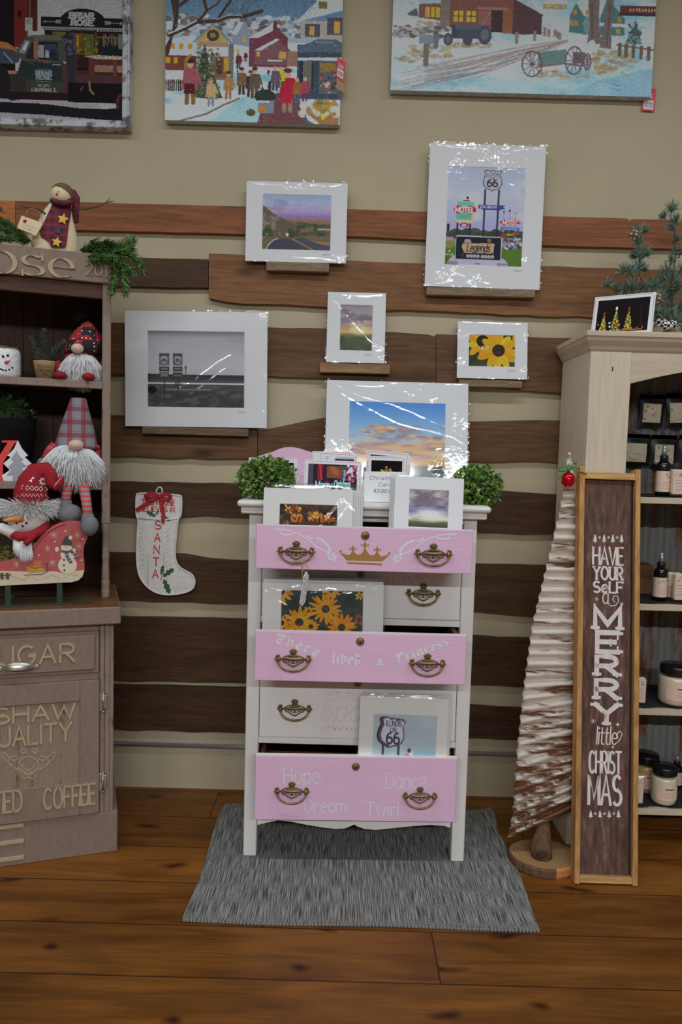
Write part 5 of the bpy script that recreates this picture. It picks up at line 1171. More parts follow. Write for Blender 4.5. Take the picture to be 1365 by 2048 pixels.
def boxwood(name, label, c, r, z0, n, seed, ls=.0155, parent_rz=0):
    g = random.Random(seed); t = thing(name, label, 'plant', (c[0], c[1], z0)); mb = MB(T=Matrix.Translation(Vector((-c[0], -c[1], -z0)))); ms = MB(T=Matrix.Translation(Vector((-c[0], -c[1], -z0))))
    ms.lathe([(r[0]*.3, 0), (r[0]*.34, .006), (r[0]*.3, .012), (r[0]*.12, .016), (0, .016)], plain('dark_plant_base', A(40, 38, 30, .5), .9), 16, c=(c[0], c[1], z0))
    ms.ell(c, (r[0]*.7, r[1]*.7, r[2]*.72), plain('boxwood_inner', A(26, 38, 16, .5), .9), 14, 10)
    for k in range(n):
        v = Vector((g.gauss(0, 1), g.gauss(0, 1), g.gauss(0, 1))).normalized(); q = g.uniform(.74, 1.03); lump = 1+.09*math.sin(v.x*9+seed)*math.cos(v.z*8)
        p = Vector((c[0]+v.x*r[0]*q*lump, c[1]+v.y*r[1]*q*lump, c[2]+v.z*r[2]*q*lump))
        if p.z < z0+.004: continue
        d = v+Vector((g.uniform(-.8, .8), g.uniform(-.8, .8), g.uniform(-.4, 1.0))); m = LEAF[g.choice((0, 0, 1, 1, 2, 3))]
        if g.random() < .3:
            e = p+v*.008; 
            for q2 in range(3): leaf(mb, e, d+Vector((g.uniform(-1, 1), g.uniform(-1, 1), g.uniform(-1, 1))), ls*g.uniform(.6, .9), m, g, .7)
        else: leaf(mb, p, d, ls*g.uniform(.7, 1.15), m, g, .72)
    for k in range(30):
        v = Vector((g.gauss(0, 1), g.gauss(0, 1), g.gauss(0, 1))).normalized()
        if v.z > -.2: ms.tube([Vector(c), Vector(c)+Vector((v.x*r[0], v.y*r[1], v.z*r[2]))*.97], .001, STEM, 4)
    ms.build('stems', t); mb.build('foliage', t); return t
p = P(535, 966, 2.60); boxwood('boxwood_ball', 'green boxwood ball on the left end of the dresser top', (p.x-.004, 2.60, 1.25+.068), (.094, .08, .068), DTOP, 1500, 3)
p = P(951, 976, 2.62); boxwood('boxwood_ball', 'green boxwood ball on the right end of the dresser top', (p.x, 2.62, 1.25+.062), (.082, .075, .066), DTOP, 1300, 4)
# ------------------------------------------------------------------ framed print and canvases high on the wall
def pic_truck():
    p = Pic(-280, 1234, -250, 1197, .19, (150, 148, 150)); p.rect(-280, -250, 85, 700, (24, 16, 18)); p.rect(75, -250, 215, 420, (92, 34, 28)); p.ell(130, 60, 24, 36, (40, 16, 16)); p.rect(215, -250, 320, 240, (70, 30, 26))
    for y in range(-240, 80, 34): p.line([(320, y), (1234, y)], 2, (128, 126, 130))
    p.rect(188, 100, 265, 240, (138, 146, 136)); p.rect(198, 115, 255, 165, (112, 124, 116)); p.line([(240, -200), (240, 100)], 10, (110, 90, 80)); p.line([(225, 240), (225, 300)], 12, (120, 120, 124))
    p.rect(358, 80, 1234, 185, (24, 25, 28)); p.ell(798, 115, 235, 130, (24, 25, 28)); p.rect(565, 100, 1030, 186, (24, 25, 28))
    p.text('BRIAR', 662, 32, 915, 88, 17, (150, 148, 146), slab=14); p.text('ROSE', 682, 108, 905, 164, 17, (150, 148, 146), slab=14)
    for x, g in ((380, -1), (1225, 1)): p.line([(x, 134), (x-g*180, 132)], 7, (140, 138, 134)); p.poly([(x, 134), (x-g*30, 120), (x-g*30, 148)], (140, 138, 134)); p.poly([(x-g*120, 134), (x-g*140, 115), (x-g*200, 115), (x-g*180, 134), (x-g*200, 152), (x-g*140, 152)], (120, 118, 114))
    p.rect(380, 186, 1234, 212, (120, 122, 118)); 
    for x in range(380, 1234, 34): p.ell(x+17, 212, 15, 10, (70, 84, 80))
    p.rect(395, 225, 1234, 520, (34, 26, 24)); p.rect(480, 240, 620, 300, (90, 78, 40)); p.rect(700, 250, 810, 480, (96, 66, 26)); p.rect(735, 270, 755, 400, (170, 116, 30)); p.rect(815, 255, 920, 480, (74, 80, 36)); p.rect(928, 235, 946, 480, (104, 58, 36)); p.rect(950, 285, 1170, 480, (26, 30, 30)); p.rect(1180, 250, 1226, 410, (90, 96, 96)); p.speck(40, 700, 1000, 280, 480, 14, [(110, 100, 40), (50, 50, 26), (130, 90, 30)], .7)
    for k in range(14): x = 1010+k*12; p.line([(x, 250+rng.uniform(0, 40)), (x+rng.uniform(-30, 30), 330+rng.uniform(0, 60))], 6, (120, 106, 84))
    p.rect(940, 280, 1170, 292, (120, 80, 40))
    p.poly([(-280, 600), (-280, 330), (0, 370), (110, 440), (145, 490), (120, 580), (40, 600)], (58, 60, 72)); p.poly([(-280, 330), (0, 370), (125, 460), (145, 495), (60, 450), (-280, 400)], (150, 92, 50)); p.line([(-40, 480), (60, 590)], 16, (110, 116, 140))
    p.poly([(575, 300), (620, 250), (690, 230), (725, 290), (735, 980), (640, 980), (620, 540)], (40, 40, 46)); p.poly([(690, 230), (725, 290), (740, 520), (700, 420)], (60, 62, 74)); p.speck(30, 590, 690, 260, 480, 14, [(96, 96, 100), (70, 70, 76)], .6)
    p.poly([(100, 450), (175, 320), (260, 285), (420, 275), (560, 290), (610, 330), (625, 560), (150, 560)], (62, 66, 58)); p.poly([(265, 290), (420, 276), (560, 290), (600, 330), (280, 340)], (82, 84, 72)); p.poly([(120, 470), (185, 340), (240, 345), (180, 490)], (112, 116, 118)); p.poly([(160, 440), (195, 365), (230, 360), (190, 460)], (160, 164, 166))
    p.poly([(190, 525), (260, 370), (320, 350), (530, 352), (545, 545), (200, 530)], (30, 32, 38)); p.poly([(330, 385), (390, 390), (390, 525), (325, 520)], (132, 124, 124)); p.poly([(395, 380), (520, 370), (530, 530), (400, 520)], (48, 56, 74)); p.poly([(405, 440), (440, 450), (440, 525), (400, 520)], (140, 142, 150)); p.rect(280, 345, 326, 545, (122, 86, 74)); p.ell(485, 480, 34, 50, (40, 34, 36))
    p.poly([(150, 530), (560, 548), (640, 600), (650, 920), (140, 900), (110, 680)], (36, 42, 42)); p.poly([(150, 535), (560, 550), (560, 580), (160, 565)], (58, 66, 62)); p.poly([(150, 760), (600, 780), (610, 910), (150, 900)], (58, 56, 40), .8); p.poly([(570, 560), (640, 600), (650, 960), (600, 920)], (66, 46, 42)); p.line([(180, 552), (290, 600)], 8, (104, 66, 50)); p.poly([(330, 552), (460, 556), (450, 582), (390, 580)], (104, 68, 56)); p.rect(480, 585, 562, 604, (112, 118, 124))
    p.line([(310, 645), (460, 648)], 4, (96, 106, 110)); p.line([(310, 778), (460, 780)], 6, (96, 106, 110)); pass
    p.ell(60, 840, 140, 170, (46, 42, 38)); p.ell(40, 690, 60, 20, (140, 104, 84)); p.ell(-120, 800, 150, 200, (30, 28, 28)); p.rect(-280, 900, 1234, 980, (34, 22, 22))
    p.poly([(715, 500), (1234, 520), (1234, 780), (715, 765)], (64, 34, 34)); p.rect(740, 520, 860, 600, (44, 22, 22)); p.rect(740, 610, 1120, 650, (30, 18, 20)); p.rect(925, 585, 1234, 660, (128, 98, 80)); p.speck(60, 925, 1230, 590, 655, 8, [(150, 120, 100), (108, 80, 64)], .6); p.poly([(860, 500), (925, 505), (925, 740), (860, 730)], (84, 42, 40)); p.rect(930, 530, 1234, 585, (76, 40, 40)); p.rect(1125, 530, 1160, 725, (92, 52, 48)); p.rect(720, 700, 1234, 780, (70, 44, 46)); p.poly([(820, 495), (930, 480), (1234, 490), (1234, 522), (940, 522), (840, 500)], (150, 138, 120)); p.speck(50, 930, 1234, 480, 515, 6, [(190, 180, 160), (120, 106, 84)], .8)
    p.rect(640, 780, 1234, 1000, (22, 16, 18)); p.line([(870, 775), (880, 860), (915, 900)], 22, (120, 96, 62)); p.line([(780, 860), (800, 830)], 10, (110, 104, 100)); p.ell(1234, 1000, 80, 120, (74, 36, 42)); p.ell(1234, 1000, 50, 90, (34, 20, 24))
    p.poly([(-280, 970), (0, 975), (40, 1000), (100, 985), (620, 990), (960, 1010), (1005, 1062), (820, 1060), (400, 1020), (-280, 1010)], (140, 136, 140)); p.rect(-280, 1060, 1234, 1200, (22, 21, 26)); p.poly([(-280, 1010), (400, 1022), (830, 1066), (1005, 1066), (1234, 1040), (1234, 1197), (-280, 1130)], (24, 22, 28)); p.poly([(-280, 1128), (0, 1130), (400, 1142), (700, 1160), (1234, 1192), (1234, 1197), (-280, 1197)], (140, 136, 142)); p.line([(760, 1168), (790, 1192)], 8, (60, 50, 60)); p.line([(945, 1178), (970, 1196)], 8, (60, 50, 60)); p.dabs(1800, 4, .28, 3).grain(.12, 2.5); p.text('BRIAR', 302, 664, 470, 706, 11, (124, 136, 142), slab=8); p.text('ROSE', 308, 716, 465, 756, 11, (124, 136, 142), slab=8); p.text('Est 2014', 322, 810, 444, 834, 5, (120, 122, 118)); p.text('Litchfield, IL', 255, 850, 520, 886, 6, (150, 150, 146), slant=.2); p.text('BRIAR', 662, 32, 915, 88, 17, (150, 148, 146), slab=14); p.text('ROSE', 682, 108, 905, 164, 17, (150, 148, 146), slab=14); return p
def figure(p, x, y, h, coat, legs, hat=None):
    p.line([(x-h*.06, y-h*.42), (x-h*.07, y)], h*.1, legs); p.line([(x+h*.06, y-h*.42), (x+h*.08, y)], h*.1, legs); p.poly([(x-h*.14, y-h*.8), (x+h*.14, y-h*.8), (x+h*.2, y-h*.3), (x-h*.2, y-h*.3)], coat); p.line([(x+h*.14, y-h*.75), (x+h*.24, y-h*.45)], h*.08, coat); p.ell(x, y-h*.9, h*.08, h*.1, (190, 150, 130))
    if hat: p.ell(x, y-h*.97, h*.1, h*.06, hat)
def snowfield(p, ya, yb, seed, cell=60): p.clouds(ya, yb, cell, (112, 164, 190), .5, 4, seed, .8, 2.5); p.clouds(ya, yb, cell*.5, (206, 214, 220), .55, 5, seed+1, .7, 3)
def pic_village():
    p = Pic(35, 1300, -180, 865, .28, (186, 200, 210)); p.grad([(-180, (84, 112, 140)), (80, (98, 128, 152)), (180, (128, 148, 166))]); p.rect(35, 150, 1300, 300, (150, 166, 180)); p.speck(160, 35, 1000, 100, 240, 14, [(196, 204, 210), (90, 84, 88), (120, 100, 96), (170, 184, 196)], .8, 1.6)
    p.rect(35, 280, 1300, 870, (186, 202, 212)); snowfield(p, 300, 865, 101)
    p.poly([(515, 190), (565, 130), (600, 130), (650, 230), (640, 320), (515, 300)], (134, 144, 160)); p.poly([(505, 230), (560, 140), (600, 130), (545, 235)], (196, 206, 214)); p.poly([(565, 75), (585, 0), (605, 75), (600, 140), (568, 140)], (96, 104, 122)); p.rect(585, 230, 612, 290, (170, 150, 100))
    p.poly([(635, 250), (810, 150), (910, 245), (910, 460), (635, 460)], (110, 64, 74)); p.poly([(630, 255), (810, 140), (800, 200), (700, 250)], (190, 202, 212)); p.rect(805, 122, 830, 180, (104, 56, 66)); p.poly([(675, 340), (835, 258), (930, 335), (930, 440), (680, 440)], (120, 84, 88)); p.poly([(670, 342), (835, 250), (850, 262), (720, 340)], (196, 208, 216)); p.rect(850, 345, 900, 400, (190, 150, 80)); p.rect(690, 350, 715, 385, (200, 150, 70)); p.rect(910, 340, 985, 450, (140, 110, 90)); p.rect(765, 405, 876, 418, (190, 190, 196))
    p.poly([(35, 300), (100, 270), (250, 240), (260, 390), (35, 390)], (178, 194, 206)); p.rect(35, 390, 260, 500, (112, 64, 56)); 
    for x in (90, 150, 215): p.rect(x-14, 300, x+14, 345, (190, 130, 50)); p.poly([(x-24, 305), (x, 280), (x+24, 305)], (190, 204, 212))
    for x in (55, 110): p.rect(x-16, 405, x+16, 450, (206, 146, 40))
    p.poly([(245, 290), (375, 165), (500, 290)], (176, 148, 92)); p.line([(240, 292), (375, 160), (510, 295)], 12, (96, 130, 150)); p.ell(375, 242, 44, 42, (64, 68, 50)); p.ell(375, 242, 20, 18, (150, 120, 70)); p.rect(260, 290, 485, 325, (160, 132, 110)); p.poly([(250, 325), (485, 325), (450, 390), (330, 390)], (190, 204, 214)); p.rect(360, 390, 520, 560, (120, 96, 70)); p.rect(400, 400, 445, 520, (96, 60, 50)); p.rect(455, 400, 490, 500, (190, 140, 60)); p.rect(490, 300, 526, 560, (110, 110, 100))
    p.rect(980, 290, 1300, 680, (62, 74, 88)); p.poly([(985, 300), (1060, 280), (1140, 235), (1240, 240), (1300, 270), (1300, 340), (985, 345)], (84, 98, 112)); p.text('TOYS', 1100, 255, 1240, 285, 7, (120, 128, 136)) if False else p.rect(1110, 262, 1240, 276, (112, 122, 132)); p.rect(1000, 120, 1300, 250, (164, 158, 146)); p.poly([(970, 130), (1060, 30), (1300, -180), (1300, 40)], (186, 198, 208)); p.rect(1110, -40, 1200, 50, (190, 190, 190)); p.rect(1125, -20, 1185, 30, (110, 110, 60)); p.rect(1030, 140, 1140, 235, (84, 78, 96)); p.rect(1190, 90, 1300, 215, (84, 78, 96)); p.rect(1065, 160, 1100, 225, (200, 150, 70)); p.rect(1240, 120, 1280, 205, (200, 150, 70)); p.rect(1000, 400, 1100, 610, (44, 52, 58)); p.rect(1025, 410, 1085, 600, (104, 104, 92)); p.rect(1140, 410, 1290, 640, (90, 96, 90)); p.rect(1150, 420, 1260, 480, (140, 110, 60)); p.speck(40, 1150, 1280, 480, 620, 12, [(190, 180, 170), (130, 60, 60), (70, 90, 120), (60, 56, 50)], .8); p.poly([(985, 385), (1300, 375), (1300, 400), (985, 405)], (180, 194, 204))
    p.poly([(840, 640), (980, 640), (1080, 865), (700, 865), (720, 800)], (104, 62, 70)); 
    for y in range(650, 865, 10): p.line([(720, y), (1060, y)], 2, (140, 100, 104), .6)
    p.poly([(340, 865), (560, 690), (690, 640), (760, 660), (720, 800), (700, 865)], (160, 196, 212)); 
    for k in range(16): x = 380+k*22; p.line([(x, 865), (600+k*8, 680)], 4, (108, 160, 188), .7)
    p.line([(150, 862), (330, 810), (460, 740), (570, 690)], 13, (110, 100, 96)); p.line([(930, 660), (1000, 790), (1060, 840), (1110, 865)], 14, (80, 90, 104))
    for k in range(10): x = 42+k*15; p.rect(x-5, 568, x+5, 650, (62, 54, 48))
    p.line([(35, 590), (185, 590)], 5, (62, 54, 48))
    p.poly([(318, 300), (345, 420), (385, 520), (420, 620), (450, 690), (350, 700), (250, 690), (240, 600), (270, 480), (295, 380)], (56, 72, 56)); p.speck(240, 255, 430, 330, 690, 8, [(44, 58, 46), (76, 92, 70), (90, 100, 80), (120, 110, 80)], .7); p.speck(50, 265, 425, 350, 690, 3.5, [(220, 200, 120), (190, 70, 60), (200, 200, 200)], .9)
    figure(p, 215, 730, 310, (146, 84, 90), (120, 92, 50), (60, 40, 36)); p.poly([(175, 590), (245, 590), (252, 665), (170, 665)], (82, 34, 36)); p.line([(180, 480), (185, 420), (215, 390)], 20, (150, 120, 60)); figure(p, 365, 745, 195, (180, 150, 110), (124, 130, 142), (150, 110, 80)); figure(p, 490, 690, 190, (156, 116, 70), (140, 108, 66), (80, 60, 40)); figure(p, 585, 655, 185, (116, 90, 60), (70, 56, 44), (60, 50, 44)); figure(p, 648, 670, 180, (60, 56, 60), (60, 50, 48), (90, 60, 50)); figure(p, 678, 680, 215, (96, 84, 70), (100, 74, 50), (70, 60, 54))
    figure(p, 915, 770, 300, (166, 40, 56), (150, 120, 100), (110, 40, 50)); p.poly([(880, 600), (950, 600), (945, 715), (880, 715)], (166, 40, 56)); figure(p, 865, 600, 150, (190, 176, 50), (90, 80, 60)); figure(p, 985, 700, 170, (140, 96, 50), (70, 90, 110)); figure(p, 1040, 690, 170, (150, 70, 84), (100, 60, 70)); figure(p, 825, 620, 170, (100, 84, 90), (60, 60, 70)); figure(p, 610, 420, 70, (110, 50, 56), (80, 60, 60)); figure(p, 560, 470, 110, (110, 50, 60), (60, 50, 50)); figure(p, 775, 520, 50, (120, 40, 50), (60, 60, 70)); p.line([(556, 340), (556, 560)], 7, (64, 62, 64)); p.ell(556, 350, 9, 18, (210, 160, 60))
    p.ell(755, 670, 76, 50, (50, 56, 54)); p.rect(705, 700, 820, 790, (120, 130, 140)); p.rect(705, 702, 785, 715, (180, 180, 184)); p.rect(745, 790, 790, 865, (100, 76, 70)); p.ell(735, 765, 32, 24, (176, 120, 60)); p.ell(655, 790, 34, 26, (90, 80, 60)); p.poly([(720, 640), (735, 590), (755, 640)], (54, 58, 62)); p.poly([(765, 640), (780, 560), (800, 560), (800, 650)], (54, 58, 62))
    p.poly([(1010, 745), (1290, 790), (1290, 865), (1160, 865)], (150, 112, 74)); p.speck(60, 1020, 1290, 690, 800, 17, [(190, 186, 176), (150, 120, 80), (90, 110, 60), (170, 130, 60), (200, 190, 170)], .85); p.ell(1175, 805, 16, 24, (206, 186, 40))
    # bare tree in the corner
    T = (70, 56, 48); p.poly([(35, -180), (150, -180), (130, 0), (125, 150), (90, 260), (60, 390), (35, 400), (35, 330), (75, 250), (95, 130), (75, 20)], T); p.line([(60, 250), (170, 200), (260, 150), (400, 140), (480, 105), (600, 100), (720, 60)], 26, T); p.line([(270, 145), (330, 70), (310, 0), (330, -60)], 22, T); p.line([(400, 138), (450, 60), (490, 0), (540, -60)], 18, T); p.line([(100, 60), (180, 0), (230, -60)], 24, T); p.line([(340, 60), (400, 20), (430, -20)], 12, T); p.line([(60, 238), (170, 188), (255, 140)], 9, (186, 200, 210)); p.line([(400, 128), (480, 95), (580, 92)], 6, (186, 200, 210))
    for k in range(40): a = rng.uniform(450, 720); b = rng.uniform(-40, 110); p.line([(a, b), (a+rng.uniform(-60, 60), b-rng.uniform(10, 70))], 3, (84, 74, 70), .8)
    for k in range(40): a = rng.uniform(880, 1100); b = rng.uniform(0, 130); p.line([(a, b), (a+rng.uniform(-30, 30), b-rng.uniform(10, 60))], 3, (96, 96, 104), .6)
    p.dabs(5200, 3.6, .2, 4); p.speck(420, 35, 1300, -180, 860, 2.4, [(206, 212, 218)], .6); return p.grain(.1, 2.2)
def pic_farm():
    p = Pic(30, 1242, -320, 442, .44, (176, 196, 206)); p.grad([(-320, (110, 130, 150)), (-80, (150, 164, 176)), (0, (176, 194, 206)), (200, (186, 200, 208)), (442, (160, 190, 206))]); snowfield(p, -20, 442, 111, 110); p.poly([(900, 442), (980, 370), (1242, 300), (1242, 442)], (112, 158, 182), .6)
    p.poly([(150, -120), (250, -160), (250, 100), (150, 90)], (124, 80, 76)); p.poly([(130, -110), (200, -200), (270, -120), (250, 20), (150, 25)], (160, 178, 192)); p.rect(180, 40, 248, 86, (190, 162, 60)); p.rect(250, -160, 294, 130, (120, 110, 100))
    for x in (204, 226): p.line([(x, 40), (x, 86)], 4, (90, 50, 46))
    p.poly([(294, -160), (420, -300), (584, -200), (584, 155), (294, 135)], (124, 80, 72)); 
    for x in range(300, 584, 12): p.line([(x, -160), (x, 145)], 3, (106, 64, 58), .7)
    p.poly([(584, -20), (720, 60), (718, 155), (584, 158)], (84, 58, 62)); p.poly([(584, -200), (720, 60), (584, -12)], (164, 182, 196)); p.poly([(380, -310), (584, -210), (720, 58), (700, 50), (560, -190)], (186, 200, 208))
    for x in (338, 396): p.rect(x-26, 52, x+18, 104, (190, 164, 62)); p.line([(x-4, 52), (x-4, 104)], 4, (90, 50, 46)); p.line([(x-26, 78), (x+18, 78)], 4, (90, 50, 46))
    p.rect(484, 46, 536, 150, (62, 50, 52)); p.poly([(425, 50), (484, 46), (484, 150), (428, 150)], (136, 92, 82)); p.line([(430, 140), (480, 55)], 5, (156, 120, 110)); p.rect(540, 40, 582, 155, (136, 86, 62)); p.rect(418, 32, 560, 44, (150, 110, 100))
    p.poly([(98, 70), (140, 44), (150, 85), (105, 82)], (90, 92, 100)); p.poly([(35, 150), (280, 122), (290, 150), (40, 188)], (112, 106, 104)); p.speck(80, 36, 285, 128, 182, 7, [(140, 134, 130), (84, 80, 80), (166, 164, 164)], .9, 1.7)
    for cx, cy, rx, ry in ((200, 250, 110, 30), (110, 290, 70, 16), (430, 212, 60, 16), (340, 216, 40, 14), (200, 118, 60, 12), (785, 345, 75, 22), (1060, 250, 100, 34), (1040, 310, 75, 28), (915, 346, 36, 12), (1120, 285, 50, 18)):
        for k in range(26): p.ell(cx+rx*rng.uniform(-.9, .9), cy+ry*rng.uniform(-.8, .8), rx*.2, ry*.3, [(160, 136, 100), (140, 116, 84), (176, 156, 120), (150, 150, 140)][rng.integers(4)], .7, rng.uniform(-.4, .4))
    for k in range(34):
        y0 = 320+k*3.2; a = rng.uniform(0, 200); p.line([(30+a, y0+40-a*.28), (330+a, y0-50-a*.1), (600+a*.8, 215+k*.8+rng.uniform(-8, 14)), (840, 178+k*.3)], rng.uniform(2, 5), [(140, 120, 112), (120, 104, 100), (190, 200, 208), (150, 130, 120)][rng.integers(4)], .75)
    p.line([(190, 190), (190, 312)], 24, (110, 98, 92)); p.rect(158, 172, 240, 214, (124, 132, 142)); p.ell(235, 190, 14, 24, (100, 108, 118)); p.ell(235, 222, 12, 16, (100, 108, 118)); p.line([(205, 215), (190, 250)], 8, (110, 98, 92))
    D = (72, 76, 86); p.rect(308, 122, 470, 185, D); p.rect(306, 122, 330, 180, (60, 66, 78)); p.rect(320, 116, 480, 140, (84, 88, 98)); p.ell(290, 190, 22, 30, D); p.ell(290, 190, 12, 18, (96, 98, 106)); p.ell(380, 190, 22, 28, D); p.ell(458, 165, 32, 46, D); p.ell(458, 165, 18, 28, (98, 102, 112))
    for x, y in ((606, 145), (690, 140), (735, 122), (752, 128), (783, 130), (795, 140), (805, 146)): p.rect(x-7, y, x+7, y+58-(x-600)*.13, (134, 118, 106))
    p.poly([(845, 62), (872, 0), (910, 60), (910, 148), (845, 140)], (74, 112, 112)); p.poly([(910, 40), (985, -60), (1100, 70), (1100, 150), (910, 150)], (74, 112, 112)); p.poly([(872, 0), (960, -70), (1020, -40), (985, 70), (912, 62)], (176, 194, 206)); p.poly([(985, 90), (1118, 96), (1118, 112), (985, 106)], (196, 206, 214))
    for x, y in ((868, 45), (856, 95), (877, 97), (1075, 76), (925, 45), (1072, 130)): p.rect(x-7, y-12, x+7, y+12, (206, 156, 60)); p.line([(x, y-12), (x, y+12)], 3, (140, 60, 40))
    p.rect(720, 8, 830, 32, (150, 140, 120)); p.poly([(712, 10), (740, -20), (830, -14), (836, 10)], (190, 202, 210)); p.speck(6, 740, 820, 12, 26, 6, [(206, 170, 80)], .9); p.rect(1075, 8, 1242, 50, (96, 50, 56)); 
    for x in range(1120, 1240, 14): p.rect(x, 20, x+8, 34, (180, 160, 110))
    p.rect(1070, 44, 1242, 54, (50, 46, 52)); p.ell(950, 100, 40, 60, (150, 166, 178), .5)
    T = (112, 98, 92); p.poly([(920, -320), (980, -320), (980, 100), (1000, 190), (930, 200), (940, 100), (928, 0)], T); p.poly([(1030, -320), (1070, -320), (1040, 60), (1045, 215), (990, 210), (1010, 60)], T); p.line([(945, 0), (955, 180)], 9, (84, 72, 70), .7); p.line([(1030, 0), (1022, 200)], 8, (84, 72, 70), .7); p.poly([(920, 200), (960, 170), (985, 215), (975, 240)], (180, 196, 206))
    p.poly([(1150, 72), (1186, 190), (1108, 185)], (80, 98, 94)); p.speck(60, 1118, 1180, 95, 188, 5, [(150, 166, 174), (62, 80, 76)], .8)
    for x in (1084, 1113, 1146, 1184, 1218): p.rect(x-8, 185+(x-1084)*.1, x+8, 250+(x-1084)*.12, (104, 84, 68))
    p.line([(1070, 195), (1242, 215)], 7, (104, 84, 68))
    W = (104, 84, 88); p.poly([(705, 240), (838, 222), (838, 285), (712, 308)], (98, 124, 120)); p.line([(705, 310), (830, 290), (920, 300)], 10, (120, 100, 90)); p.rect(870, 235, 925, 290, (90, 92, 96))
    for cx, cy, rx, ry in ((682, 297, 46, 60), (876, 275, 40, 66), (937, 280, 15, 38)):
        for a in np.linspace(0, 2*math.pi, 25): p.line([(cx+rx*math.cos(a), cy+ry*math.sin(a)), (cx+rx*math.cos(a+.27), cy+ry*math.sin(a+.27))], 7, W)
        for a in np.linspace(0, 2*math.pi, 11)[:-1]: p.line([(cx, cy), (cx+rx*math.cos(a), cy+ry*math.sin(a))], 4, W)
        p.ell(cx, cy, rx*.2, ry*.18, W)
    p.line([(1045, 380), (1100, 392)], 3, (90, 100, 110)); p.line([(1060, 405), (1095, 412)], 3, (90, 100, 110)); p.dabs(6000, 2.4, .16, 5, 2.4); p.a = p.a*.93+np.array([176, 184, 190])*.07; return p.grain(.08, 2.2)
ART_Y = 3.012
def canvas(name, label, quad, pic, th, cat='painting'):
    c = [P(x, y, ART_Y) for x, y in quad]; zt = c[0].z; x0 = c[3].x; x1 = c[2].x; zb = (c[2].z+c[3].z)/2
    fr = Fr(((x0+x1)/2, ART_Y, zb)); t = thing(name, label, cat, fr.o); w_ = x1-x0; h_ = zt-zb
    mb = MB(); e = plain('canvas_wrap_edge', A(140, 146, 150, .5), .8, var=.25, vs=30)
    mb.box(-w_/2, w_/2, 0, WALL_Y-ART_Y-.004, 0, h_, e, .002); mb.build('stretcher', t)
    pic.build('painted_canvas', t, fr, -w_/2, w_/2, 0, h_, -.0006); return t
q = [(331, -50), (684, -50), (680, 249), (330, 241)]; canvas('village_canvas', 'unframed winter village painting with skaters, shops and a bare tree, at the wall top', q, pic_village(), .03)['category'] = 'painting'
q = [(783, -140), (1312, -140), (1303, 193.5), (781.5, 181)]; canvas('farm_canvas', 'wide unframed snowy farm painting with red barn and old wagon, at the wall top', q, pic_farm(), .03)
# framed print with a whitewashed moulding
c = [P(-55, -50, ART_Y), P(262, -50, ART_Y), P(260, 258, ART_Y), P(-55, 252, ART_Y)]
x0, x1, zb, zt = c[0].x, c[2].x, c[2].z, c[0].z; bw = .0305
fr = Fr(((x0+x1)/2, ART_Y, zb)); t = thing('framed_print', 'old pickup truck print in a distressed whitewashed wooden frame', 'picture', fr.o); w_ = x1-x0; h_ = zt-zb
WW = worn('whitewashed_moulding', A(156, 156, 158, .5), A(84, 80, 78, .5), .48, 16, .7, (1, 1, 1))
mb = MB(); 
for a in (0, 1):
    s = -1 if a else 1
    for i0, i1, y0, y1 in ((0, .007, -.012, .03), (.007, .026, -.006, .03), (.026, .0305, -.003, .03)):
        xa, xb = sorted((s*(w_/2-i0), s*(w_/2-i1))); mb.box(xa, xb, y0, WALL_Y-ART_Y-.001, .0 if i0 == 0 else i0, h_-i0, WW, .0015)
        za, zb2 = (i0, i1) if a else (h_-i1, h_-i0); mb.box(-w_/2+i1-.0008, w_/2-i1+.0008, y0+.0004, WALL_Y-ART_Y-.0012, za+.0001, zb2-.0001, WW, .0015)
mb.build('frame', t)
pic_truck().build('photo', t, fr, -w_/2+bw-.001, w_/2-bw+.001, bw-.001, h_-bw+.001, .004)
# sale tags
RED = plain('red_tag_card', A(186, 44, 50, .55), .5); STK = plain('white_price_sticker', A(206, 204, 208, .55), .6)
def sale_tag(label, px, Y, kraft):
    p = [P(x, y, Y) for x, y in px]; b = p[2]; o = Vector(((p[0].x+p[2].x)/2, Y, min(q.z for q in p))); t = thing('sale_tag', label, 'tag', o, 0, 'sale tags on the canvases')
    mb = MB(); pts = [(q.x, q.z) for q in p]; mb.prism(pts, Y-.0006, Y, RED)
    cx = sum(a for a, _ in pts)/4; cz = sum(b for _, b in pts)/4; ux = (pts[1][0]-pts[0][0]); uz = pts[1][1]-pts[0][1]; vx, vz = pts[3][0]-pts[0][0], pts[3][1]-pts[0][1]
    f = lambda u, v: (pts[0][0]+ux*u+vx*v, pts[0][1]+uz*u+vz*v)
    mb.sheet([f(.12, .52), f(.88, .52), f(.88, .93), f(.12, .93)], Y-.0009, STK)
    mb.text('SALE', 0, 1, 0, 1, Y-.0009, STK, .0016, warp=lambda q: f(.2+.6*q[0], .42-.16*q[1])); mb.text('60.00', 0, 1, 0, 1, Y-.0012, IK, .0011, warp=lambda q: f(.2+.6*q[0], .84-.22*q[1]))
    mb.build('printed_card', t, world=True)
    if kraft:
        mb = MB(); k = [P(x, y, Y+.004) for x, y in kraft]; mb.prism([(q.x, q.z) for q in k], Y+.002, Y+.003, plain('kraft_card', A(150, 118, 86, .55), .8)); mb.build('kraft_card', t, world=True)
    return t
sale_tag('red sale tag hanging from the right edge of the village painting', [(676, 114), (692, 125), (688, 165), (672, 152)], ART_Y-.004, [(673, 150), (690, 160), (690, 187), (674, 178)])
sale_tag('red sale tag hanging under the lower right corner of the farm painting', [(1287, 176), (1313, 178), (1309, 223), (1284, 221)], ART_Y+.03, None)
